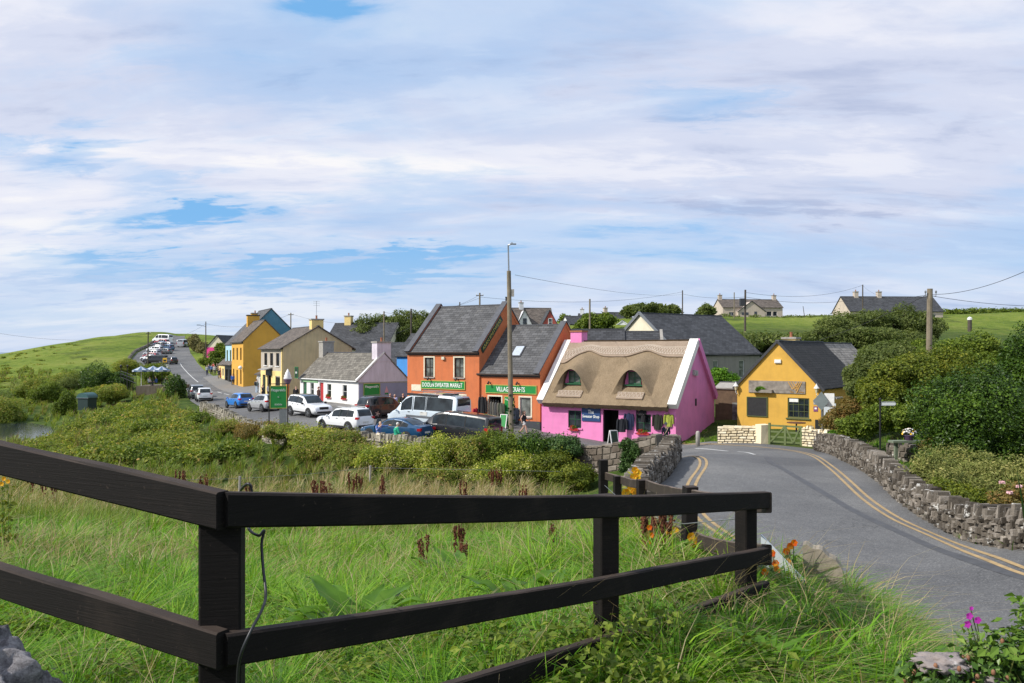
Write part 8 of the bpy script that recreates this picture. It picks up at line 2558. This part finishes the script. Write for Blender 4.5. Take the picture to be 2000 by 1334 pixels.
# ivy on the bridge wall: a sheet of leaves hanging on the stone
iv = [bl(1224, 868, 41.0, .42, .30, .22), bl(1226, 890, 41.0, .36, .45, .2), bl(1222, 912, 40.9, .36, .35, .2), bl(1240, 880, 40.6, .22, .35, .2)]
plant('ivy', 'ivy hanging in a column on the brown bridge wall', 'ivy', iv, 5000, .06, L_IVY, 99, cn='foliage')
def window_flowers(F, x, z, label, w=.7):
 r = thing('window_flowers', label, 'flowers', F.w(x, -.06, z), F.rz)
 mb = MB(); mb.box((-w / 2, -.10, .0), (w / 2, .05, .14)); mb.build('trough', M_REDP, r)
 crown('leaves', [(0, -.03, .22, w * .42, .12, .16)], 260, .05, L_MID, int(x * 10) + 3, r)
 crown('blooms', [(-w * .2, -.06, .24, w * .26, .12, .16), (w * .22, -.07, .12, w * .2, .1, .1)], 220, .04, M_LEAF_RED, int(x * 10) + 4, r)
window_flowers(pk.F, 2.72, .76, 'red and yellow flowers in the left ground window of the pink shop')
window_flowers(pk.F, 8.0, .76, 'red flowers in the right ground window of the pink shop', .9)
for x, lb in ((6.3, 'red flower box under the cottage window next to the doors'), (9.4, 'red flower box under the cottage window nearest the gable')):
 window_flowers(wc.F, x, .62, lb, .95)
cr = crown('planter_vine', [(0, 0, 0, .42, .14, .13)], 900, .05, L_BRIGHT, 5)
cr.location = rs.F.w(1.75, -.22, 2.86)
tag(cr, 'green trailing plant in the planter of the plank sign', 'plant')
# ---------------------------------------------------------------- grasses
def blades(name, X, Y, Z, Ht, Wd, bend, az, col, mat, seg=3):
 n = len(X)
 r = np.random.default_rng(len(X))
 t = np.linspace(0, 1, seg + 1)
 # curve: leans over towards az
 lean = bend[:, None] * t[None] ** 1.8
 hx = np.cos(az)[:, None] * lean * Ht[:, None]
 hy = np.sin(az)[:, None] * lean * Ht[:, None]
 hz = (t[None] - .42 * np.clip(bend, 0, 1.4)[:, None] * t[None] ** 2.4) * Ht[:, None]
 wa = az + np.pi / 2 + r.normal(size=n) * .7
 ww = Wd[:, None] * (1 - t[None] ** 1.7) * .5 + Wd[:, None] * .03
 cx, cy, cz = X[:, None] + hx, Y[:, None] + hy, Z[:, None] + hz
 ox, oy = np.cos(wa)[:, None] * ww, np.sin(wa)[:, None] * ww
 L = np.stack([cx - ox, cy - oy, cz], -1); R = np.stack([cx + ox, cy + oy, cz], -1)
 V = np.stack([L, R], 2).reshape(n, -1, 3)
 k = (seg + 1) * 2
 base = (np.arange(n) * k)[:, None, None]
 q = np.array([[2 * i, 2 * i + 1, 2 * i + 3, 2 * i + 2] for i in range(seg)])[None]
 F = (base + q).reshape(-1, 4)
 C = np.repeat(col[:, None, :], k, axis=1)
 C = np.concatenate([C, np.ones((n, k, 1))], -1).reshape(-1, 4)
 return np_mesh(name, V.reshape(-1, 3), F, mat, {'blade_colour': C})
def grassmat():
 m, g, b = new_mat('grass_blade')
 at = g.new('ShaderNodeAttribute', attribute_name='blade_colour')
 g.link(at.outputs['Color'], b.inputs['Base Color'])
 b.inputs['Roughness'].default_value = .55
 b.inputs['Specular IOR Level'].default_value = .25
 tr = g.new('ShaderNodeBsdfTranslucent')
 g.link(g.mix(1.0, at.outputs['Color'], (1.3, 1.3, .8), 'MULTIPLY'), tr.inputs['Color'])
 mx = g.new('ShaderNodeMixShader'); mx.inputs[0].default_value = .35
 g.link(b.outputs[0], mx.inputs[1]); g.link(tr.outputs[0], mx.inputs[2])
 g.link(mx.outputs[0], g.n['Material Output'].inputs[0])
 return m
M_GRASS = grassmat()
def patch(x, y, s, seed):
 r = np.random.default_rng(seed)
 o = np.zeros(len(x))
 for k in range(4):
  a = r.uniform(0, 6.28); f = (1 + k * .9) / s
  o += np.sin((x * np.cos(a) + y * np.sin(a)) * f + r.uniform(0, 6) + 1.2 * np.sin(y * f * .6 + k)) / (1 + .6 * k)
 return o / 2.2
def field(name, label, n, px0, px1, d0, d1, hgt, wd, green, dry, dryfrac, bendm, seed, keep=None, power=1.0):
 r = np.random.default_rng(seed)
 px = r.uniform(px0, px1, n)
 d = np.exp(r.uniform(math.log(d0), math.log(d1), n))
 x = (px - 1000) / FPX * d; y = d
 k = ~inpoly(x, y, ROAD_POLY) | (polydist(x, y, ROAD_POLY) < .05)
 if keep is not None:
  k &= keep(x, y, px, d)
 x, y, px, d = x[k], y[k], px[k], d[k]; n = len(x)
 # tufts: pull blades towards tuft centres
 cs = .20 + .012 * d
 gx, gy = np.floor(x / cs), np.floor(y / cs)
 hsh = np.sin(gx * 127.1 + gy * 311.7) * 43758.5; hsh -= np.floor(hsh)
 hsh2 = np.sin(gx * 269.5 + gy * 183.3) * 43758.5; hsh2 -= np.floor(hsh2)
 x = x + (gx * cs + hsh * cs - x) * .55; y = y + (gy * cs + hsh2 * cs - y) * .55
 z = H0(x, y) - .03
 pt_ = patch(x, y, 1.6 + .04 * d.mean(), seed)
 Ht = hgt(d) * r.uniform(.5, 1.15, n) * (1 + .30 * pt_) * (.75 + .5 * hsh)
 W = wd(d) * r.uniform(.6, 1.3, n)
 az = r.normal(size=n) * 1.0 + .1 + 4.4 * (hsh2 - .5)
 bend = np.clip(bendm + r.normal(size=n) * .36, .08, 1.6)
 df = dryfrac(d, px) + .22 * patch(x, y, 2.3 + .05 * d.mean(), seed + 5)
 isdry = r.random(n) < df
 G_ = np.array(green); D_ = np.array(dry)
 gi = np.clip((pt_ * .25 + .5 + r.normal(size=n) * .22), 0, .999) * (len(G_) - 1)
 i0 = gi.astype(int); fr = (gi - i0)[:, None]
 cg = G_[i0] * (1 - fr) + G_[np.minimum(i0 + 1, len(G_) - 1)] * fr
 cd = D_[r.integers(0, len(D_), n)]
 col = np.where(isdry[:, None], cd, cg) * r.uniform(.8, 1.2, (n, 1))
 Ht = np.where(isdry, Ht * 1.25, Ht); W = np.where(isdry, W * .6, W)
 return tag(blades(name, x, y, z, Ht, W, bend, az, col, M_GRASS), label, 'grass', kind='stuff')
GREENS = [(.036, .098, .008), (.072, .190, .010), (.118, .272, .013), (.185, .342, .020), (.265, .395, .036)]
GREENS2 = [(.06, .11, .015), (.11, .175, .02), (.17, .235, .03), (.25, .29, .055)]
DRY = [(.34, .26, .12), (.42, .33, .17), (.28, .21, .09), (.48, .40, .23)]
def bank(x, y, px, d):
 return ~((x > 3.4) & (y > 7.2))
field('meadow_grass', 'lush long green grass around the near fence', 120000, -120, 2120, 1.75, 7.5, lambda d: .22 + .030 * d, lambda d: .0062 + .0014 * d, GREENS, DRY, lambda d, px: .025 + .0 * d, .98, 101, bank)
field('meadow_grass', 'green grass with pale stems in the mid meadow', 90000, -150, 1420, 7.0, 19, lambda d: .36 + .010 * d, lambda d: .0045 + .0015 * d, GREENS, DRY, lambda d, px: .04 + .012 * (d - 7), .92, 102, lambda x, y, px, d: x < 1.75)
field('dry_grass', 'tawny dry grass across the middle of the meadow', 90000, -150, 1235, 18, 46, lambda d: .55 + .006 * d, lambda d: .004 + .0010 * d, GREENS2, DRY, lambda d, px: np.clip(.72 - .045 * np.abs(d - 36) - np.where(px > 1050, .35, 0), .05, .8), .72, 103, lambda x, y, px, d: (x < 2.6))
field('rough_grass', 'rough green growth between meadow and street wall', 95000, -200, 900, 44, 165, lambda d: .75 + 0 * d, lambda d: .02 + .0011 * d, GREENS2 + [(.10, .11, .03)], [(.20, .17, .07), (.16, .10, .05)], lambda d, px: .18 + 0 * d, .55, 104, lambda x, y, px, d: (polydist(x, y, ROAD_POLY) > .9) & ((d < 84) | (px < 345)) & (H0(x, y) > -8.45))
field('verge_grass', 'short grass strip beside the pink gable', 3000, 1325, 1405, 49, 60, lambda d: .16 + 0 * d, lambda d: .03 + 0 * d, GREENS, DRY, lambda d, px: .05 + 0 * d, .4, 105)
field('garden_grass', 'grass and weeds behind the right stone wall', 16000, 1640, 2150, 14, 44, lambda d: .35 + 0 * d, lambda d: .006 + .0010 * d, GREENS, DRY, lambda d, px: .1 + 0 * d, .5, 106)
# bramble thicket covering the slope on the left
bb = []
for k in range(170):
 px = rnd.uniform(90, 640); d = math.exp(rnd.uniform(math.log(52), math.log(100)))
 x, y = XY(px, d)
 if inpoly(np.array([x]), np.array([y]), ROAD_POLY)[0] or polydist(np.array([x]), np.array([y]), ROAD_POLY)[0] < 2.2:
  continue
 if px < 150 and d > 74:
  continue
 s_ = rnd.uniform(.8, 1.9)
 bb.append((x, y, h(x, y) + s_ * .12, s_ * 1.35, s_ * 1.1, s_ * .50))
V, F, s = leaf_cloud(bb, 95000, .13, 333, lump=.45)
tag(np_mesh('bramble_thicket', V, F, L_BRAMB, {'leaf_shade': s}), 'brambles covering the slope above the stream', 'brambles', kind='stuff')
bb2 = [b_ for b_ in bb if rnd.random() < .28]
V, F, s = leaf_cloud([(b_[0] + 1, b_[1] - .5, b_[2] + .12, b_[3] * .8, b_[4] * .8, b_[5]) for b_ in bb2], 30000, .13, 334, lump=.5, spikes=.3)
tag(np_mesh('weed_thicket', V, F, L_MID, {'leaf_shade': s}), 'green weeds among the brambles on the slope', 'weeds', kind='stuff')
# red brown dock stalks
M_DOCK = islands('dock_seed', [(0, (.075, .022, .012)), (.6, (.13, .045, .022)), (1, (.21, .085, .04))], .85, 20, None, 0)
DK = [(85, 872, 30), (105, 868, 30), (200, 880, 28), (220, 890, 26), (350, 880, 34), (360, 885, 34), (400, 905, 28), (487, 935, 25), (625, 930, 26), (615, 925, 27), (640, 935, 25), (685, 905, 34), (700, 910, 34), (905, 945, 30), (1020, 940, 30), (830, 1070, 10.5), (895, 1045, 11.5), (905, 1080, 10), (1083, 1070, 8.8), (1265, 1090, 7.4), (1285, 1085, 7.4), (1300, 1095, 7.3), (170, 870, 33), (60, 880, 30), (260, 905, 27), (750, 920, 32), (960, 900, 38), (975, 910, 38)]
for k, (px, py, d) in enumerate(DK):
 x, y = XY(px, d)
 zc = (HY - py) / FPX * d
 zg = h(x, y)
 top = max(zc + .016 * d * .9, zg + .55) + (.32 if d > 20 else .05)
 r = thing('dock_stalk', 'dry red brown dock seed stalk standing in the meadow grass', 'dock', (x, y, zg), rnd.uniform(0, 6), 'dry dock stalks in the meadow')
 Hh = min(top - zg, 1.5)
 mb = MB(); mb.tube([(0, 0, -.1), (.02, 0, Hh * .5), (.05, .02, Hh)], [.008, .006, .003], 5); mb.build('stem', M_DOCK, r)
 mb = MB()
 nb = 130 if d > 20 else 300
 sz = .007 + (.0009 if d > 20 else .0005) * d
 br = [(rnd.uniform(0, 6.28), rnd.uniform(.35, .75), rnd.uniform(.5, 1.0)) for q in range(7)]
 for q in range(nb):
  a_, z0_, ln = rnd.choice(br)
  t = rnd.random()
  zz = Hh * (z0_ + (1 - z0_) * t * ln)
  rad = .05 * Hh + .07 * Hh * t * math.sin(math.pi * min(1, t * .8 + .15)); zz -= .04
  c_ = (rad * math.cos(a_) + rnd.gauss(0, .008) + .03 * zz, rad * math.sin(a_) + rnd.gauss(0, .008), zz)
  mb.cbox(c_, (sz, sz, sz * 1.5), rnd.uniform(0, 3), 0, sz * .25)
 mb.build('seeds', M_DOCK, r)
# broad dock leaves
M_BROAD = leafmat('broad_dock_leaf', [(0, (.05, .12, .012)), (.5, (.095, .20, .018)), (1, (.17, .29, .04))], .42, .35)
def dockplant(px, d, size, seed, label, nl=9):
 r_ = random.Random(seed)
 x, y = XY(px, d)
 r = thing('broad_dock', label, 'plant', (x, y, h(x, y) + .10))
 for k in range(nl):
  a = 2 * math.pi * k / nl + r_.uniform(-.3, .3)
  ln = size * r_.uniform(.7, 1.15); el = r_.uniform(.55, 1.3)
  d_ = Vector((math.cos(a), math.sin(a), 0)); sd_ = Vector((-d_.y, d_.x, 0))
  V, sh = [], []
  rows = 9
  for i in range(rows):
   t = i / (rows - 1)
   w = ln * .135 * (math.sin(math.pi * min(1, t * .86 + .12)) ** .9) * (1.0 if t > .12 else .25)
   p_ = d_ * (ln * t * math.cos(el * (1 - .5 * t))) + Vector((0, 0, ln * math.sin(el) * t * (1 - .42 * t) * 1.15))
   wob = .035 * ln * math.sin(t * 17 + k)
   for c_ in (-1, -.5, 0, .5, 1):
    V.append(p_ + sd_ * (c_ * w) + Vector((0, 0, abs(c_) * w * .35 + wob * abs(c_))))
    sh.append(.5 + .3 * (r_.random() - .5) - (.18 if c_ == 0 else 0))
  F = [(i * 5 + j, i * 5 + j + 1, (i + 1) * 5 + j + 1, (i + 1) * 5 + j) for i in range(rows - 1) for j in range(4)]
  np_mesh('leaf', np.array(V), np.array(F), M_BROAD, {'leaf_shade': np.array(sh)}, True, r)
dockplant(690, 4.9, .50, 1, 'big broad leaved dock in the grass right of the corner post', 17)
dockplant(745, 4.7, .38, 2, 'smaller broad dock beside the big leaved one', 12)
dockplant(1010, 5.3, .40, 3, 'broad dock leaves near the lower rail centre')
dockplant(1075, 5.6, .42, 4, 'spreading dock leaves left of the middle post')
dockplant(900, 8.3, .55, 5, 'upright dock leaves in the mid meadow', 8)
dockplant(1125, 9, .55, 6, 'dock leaves behind the middle post')
dockplant(560, 27, .8, 7, 'bright dock clump in the tawny grass'); dockplant(415, 26, .8, 8, 'bright weed clump behind the near left rail')
dockplant(1490, 3.5, .25, 10, 'low weed leaves in the grass by the fence end'); dockplant(1340, 2.9, .25, 11, 'pale leaves in the near grass below the lower rail')
# orange nasturtiums and yellow flowers
M_NAST = leafmat('nasturtium_petal', [(0, (.70, .10, .01)), (.6, (.80, .20, .01)), (1, (.82, .35, .02))], .5, .3)
M_MONT = leafmat('montbretia_petal', [(0, (.75, .30, .01)), (.6, (.80, .45, .02)), (1, (.82, .55, .05))], .5, .3)
def flowers(label, spots, petal, leaf, size, seed, leafn=900, lsize=.03, name='nasturtium', stems=True):
 r_ = random.Random(seed)
 P0 = Vector(P3(*spots[0]))
 zg = h(P0.x, P0.y)
 r = thing(name, label, 'flowers', (P0.x, P0.y, zg))
 o_ = Vector((P0.x, P0.y, zg))
 bb_, mbv, mbf, shv = [], [], [], []
 st_ = MB()
 for sp_ in spots:
  c_ = Vector(P3(*sp_)) - o_
  zl = h(c_.x + o_.x, c_.y + o_.y) - zg
  st_.tube([(c_.x + r_.uniform(-.05, .05), c_.y + .02, zl), (c_.x, c_.y, (zl + c_.z) / 2), c_], .004 * (size / .04), 5)
  for k in range(6):
   t = k * 6.283 / 6 + r_.random() * .3
   e = Vector((math.cos(t), -.35, math.sin(t)))
   u_ = Vector((-math.sin(t), 0, math.cos(t)))
   b0 = len(mbv)
   mbv += [c_, c_ + e * size * .55 + u_ * size * .52, c_ + e * size * .9, c_ + e * size * .55 - u_ * size * .52]
   mbf.append((b0, b0 + 1, b0 + 2, b0 + 3)); s0 = r_.random(); shv += [s0] * 4
  bb_.append((c_.x, c_.y + .05, (zl + c_.z) / 2 - .02, size * 2.6, size * 2.6, max((c_.z - zl) * .5, .05)))
 for q in range(0, len(mbf), 6):
  np_mesh('bloom', np.array([tuple(v) for v in mbv[q * 4:q * 4 + 24]]), np.arange(24).reshape(6, 4), petal, {'leaf_shade': np.array(shv[q * 4:q * 4 + 24])}, parent=r)
 st_.build('stems', L_MID if 0 else simple('green_stem', (.10, .18, .04), .6), r)
 crown('leaves', bb_, leafn, lsize, leaf, seed, r)
 return r
flowers('orange nasturtiums tumbling over the low road sign', [(1514, 1100, 5.45), (1507, 1080, 5.5), (1535, 1076, 5.6), (1543, 1066, 5.6), (1490, 1094, 5.4), (1537, 1097, 5.5), (1517, 1112, 5.4), (1493, 1116, 5.3), (1550, 1060, 5.65)], M_NAST, L_BRIGHT, .030, 3, 520, .026)
flowers('yellow montbretia beside the brown back fence', [(1305, 1040, 7.6), (1318, 1036, 7.6), (1295, 1040, 7.6), (1350, 1048, 6.9), (1362, 1056, 6.8), (1280, 1042, 7.7), (1353, 1060, 6.9), (1268, 1045, 7.7)], M_MONT, L_BRIGHT, .045, 4, 500, .045, 'montbretia')
flowers('orange and yellow flowers at the foot of the bridge parapet', [(1240, 918, 16), (1246, 924, 16), (1237, 930, 16), (1244, 934, 16), (1232, 955, 13.5), (1240, 960, 13.5), (1246, 958, 13.5), (1222, 962, 13.4)], M_MONT, L_GOLD, .085, 6, 900, .07, 'montbretia')
flowers('reddish flower spikes behind the far end of the lower rail', [(1268, 1030, 7.2), (1272, 1045, 7.2), (1266, 1060, 7.2)], M_NAST, L_RUST, .03, 8, 200, .03, 'flower_spike')
flowers('yellow flowered weed at the left edge of the meadow', [(8, 935, 12), (16, 940, 12), (4, 945, 12)], M_MONT, L_GOLD, .04, 9, 160, .04, 'ragwort')
# rose bush with buds and purple geranium at the lower right corner
rb = thing('rose_bush', 'leafy rose bush with brown buds in the lower right corner', 'rose bush', (1.72, 2.95, -1.80))
crown('leaves', [(-.24, -.05, .66, .14, .12, .06), (-.03, .0, .62, .20, .14, .12), (.12, .0, .66, .20, .16, .16), (.30, .05, .74, .22, .2, .22), (.02, -.08, .42, .24, .18, .12), (.25, -.08, .45, .24, .2, .2), (-.18, .02, .50, .14, .12, .07)], 4600, .019, leafmat('rose_dark_leaf', [(0, (.016, .04, .008)), (.5, (.05, .11, .018)), (.8, (.10, .18, .03)), (1, (.19, .27, .07))], .4, .2), 301, rb, shell=.25, up=.8)
crown('young_leaves', [(.05, .0, .74, .18, .12, .07), (.28, .02, .86, .2, .16, .10), (-.12, .02, .60, .14, .1, .05)], 700, .020, leafmat('rose_leaf', [(0, (.07, .13, .02)), (.6, (.14, .24, .03)), (1, (.24, .33, .07))], .35, .3), 302, rb, up=.9)
mb = MB()
mb.tube([(-.52, -.30, .18), (-.30, -.28, .265), (-.05, -.28, .29), (.15, -.28, .285), (.34, -.25, .255)], [.009, .009, .0085, .008, .006], 7)
for k in range(26):
 x = rnd.uniform(-.28, .38); z = .56 + .35 * max(0, x + .1) + rnd.uniform(.0, .16)
 mb.tube([(x * .6, 0, .35), (x * .9, rnd.uniform(-.08, .05), z - .06), (x, rnd.uniform(-.1, .05), z)], [.004, .003, .002], 5)
mb.build('stems', simple('rose_stem', (.19, .20, .045), .5), rb, True)
mb = MB()
for k in range(46):
 x = rnd.uniform(-.30, .40); z = .60 + .42 * max(0, x + .05) + rnd.uniform(-.03, .12)
 mb.ell((x, rnd.uniform(-.14, .08), z), (.008, .008, .011), 6, 5)
mb.build('buds', simple('brown_bud', (.22, .10, .05), .7), rb, True)
gm = thing('geranium', 'small magenta flowers rising left of the rose bush', 'flowers', (1.60, 3.0, -1.8))
mbv, mbf, shv = [], [], []
st_ = MB()
for (px, py) in ((1889, 1219), (1893, 1203), (1909, 1211), (1897, 1188)):
 c_ = Vector(P3(px, py, 3.0)) - gm.location
 st_.tube([(.14, .02, .45), (c_.x * .6 + .06, .01, c_.z - .1), c_ + Vector((0, .006, 0))], [.003, .002, .002], 5)
 s_ = .015 if py != 1188 else .009
 for k in range(5):
  t = k * 6.283 / 5
  e = Vector((math.cos(t), -.2, math.sin(t))); u_ = Vector((-math.sin(t), 0, math.cos(t)))
  b0 = len(mbv); mbv += [c_, c_ + e * s_ * .6 + u_ * s_ * .5, c_ + e * s_, c_ + e * s_ * .6 - u_ * s_ * .5]; mbf.append((b0, b0 + 1, b0 + 2, b0 + 3)); shv += [rnd.random()] * 4
MG_ = leafmat('magenta_petal', [(0, (.50, .02, .42)), (1, (.75, .08, .66))], .5, .3)
for q in range(0, len(mbf), 5):
 np_mesh('bloom', np.array([tuple(v) for v in mbv[q * 4:q * 4 + 20]]), np.arange(20).reshape(5, 4), MG_, {'leaf_shade': np.array(shv[q * 4:q * 4 + 20])}, parent=gm)
st_.build('stems', M_OLIVE, gm)
mb = MB(); vs = [(0, 0, 0), (.012, 0, .12), (-.02, -.01, .30), (-.055, -.02, .46), (-.030, -.02, .28), (-.014, 0, .1)]
mb.poly(vs); mb.poly([(a, b_ + .003, c_) for a, b_, c_ in vs[::-1]])
p = P3(2012, 1130, 2.6)
tag(mb.build('reed_leaf', L_BRIGHT, None, False, (p[0], p[1], p[2] - .10)), 'single long pale leaf blade at the right edge', 'leaf')
# low broad leaved weeds among the near grass
r9 = np.random.default_rng(55)
bb = []
for k in range(230):
 px = r9.uniform(-100, 1650); d = math.exp(r9.uniform(math.log(2.2), math.log(13)))
 x, y = XY(px, d)
 if x > 2.2: continue
 s_ = r9.uniform(.10, .24)
 bb.append((x, y, h(x, y) + .15, s_ * 1.3, s_ * 1.3, s_ * .9))
V, F, s = leaf_cloud(bb, 44000, .023, 335, lump=.5, up=.9, shell=.2)
tag(np_mesh('ground_weeds', V, F, L_MID, {'leaf_shade': s}), 'small leafy weeds tangled in the near grass', 'weeds', kind='stuff')
# rough scrub scattered over the hill
bb = []
for k in range(120):
 px = r9.uniform(-40, 255); d = r9.uniform(138, 240)
 if px > 180 and d > 175: continue
 x, y = XY(px, d); s_ = r9.uniform(.25, .9) * (1.5 if d < 155 else .7)
 bb.append((x, y, h(x, y), s_ * 2.4, s_ * 1.2, s_ * .42))
V, F, s = leaf_cloud(bb, 22000, .17, 336, lump=.5)
tag(np_mesh('hill_scrub', V, F, L_BRAMB, {'leaf_shade': s}), 'low scrub and rushes scattered over the green hill', 'scrub', kind='stuff')
# coarse blades and old straw stems in the near grass
field('coarse_grass', 'coarse bright grass blades near the fence', 9000, -120, 1800, 1.8, 7, lambda d: .30 + .02 * d, lambda d: .011 + .0015 * d, GREENS[1:], DRY, lambda d, px: 0 * d - 1, 1.1, 111, bank)
field('straw_stems', 'old pale straw stems arching over the near grass', 2200, -120, 1750, 1.9, 13, lambda d: .44 + .012 * d, lambda d: .0026 + .0008 * d, GREENS, DRY, lambda d, px: 0 * d + 2, 1.15, 112, bank)
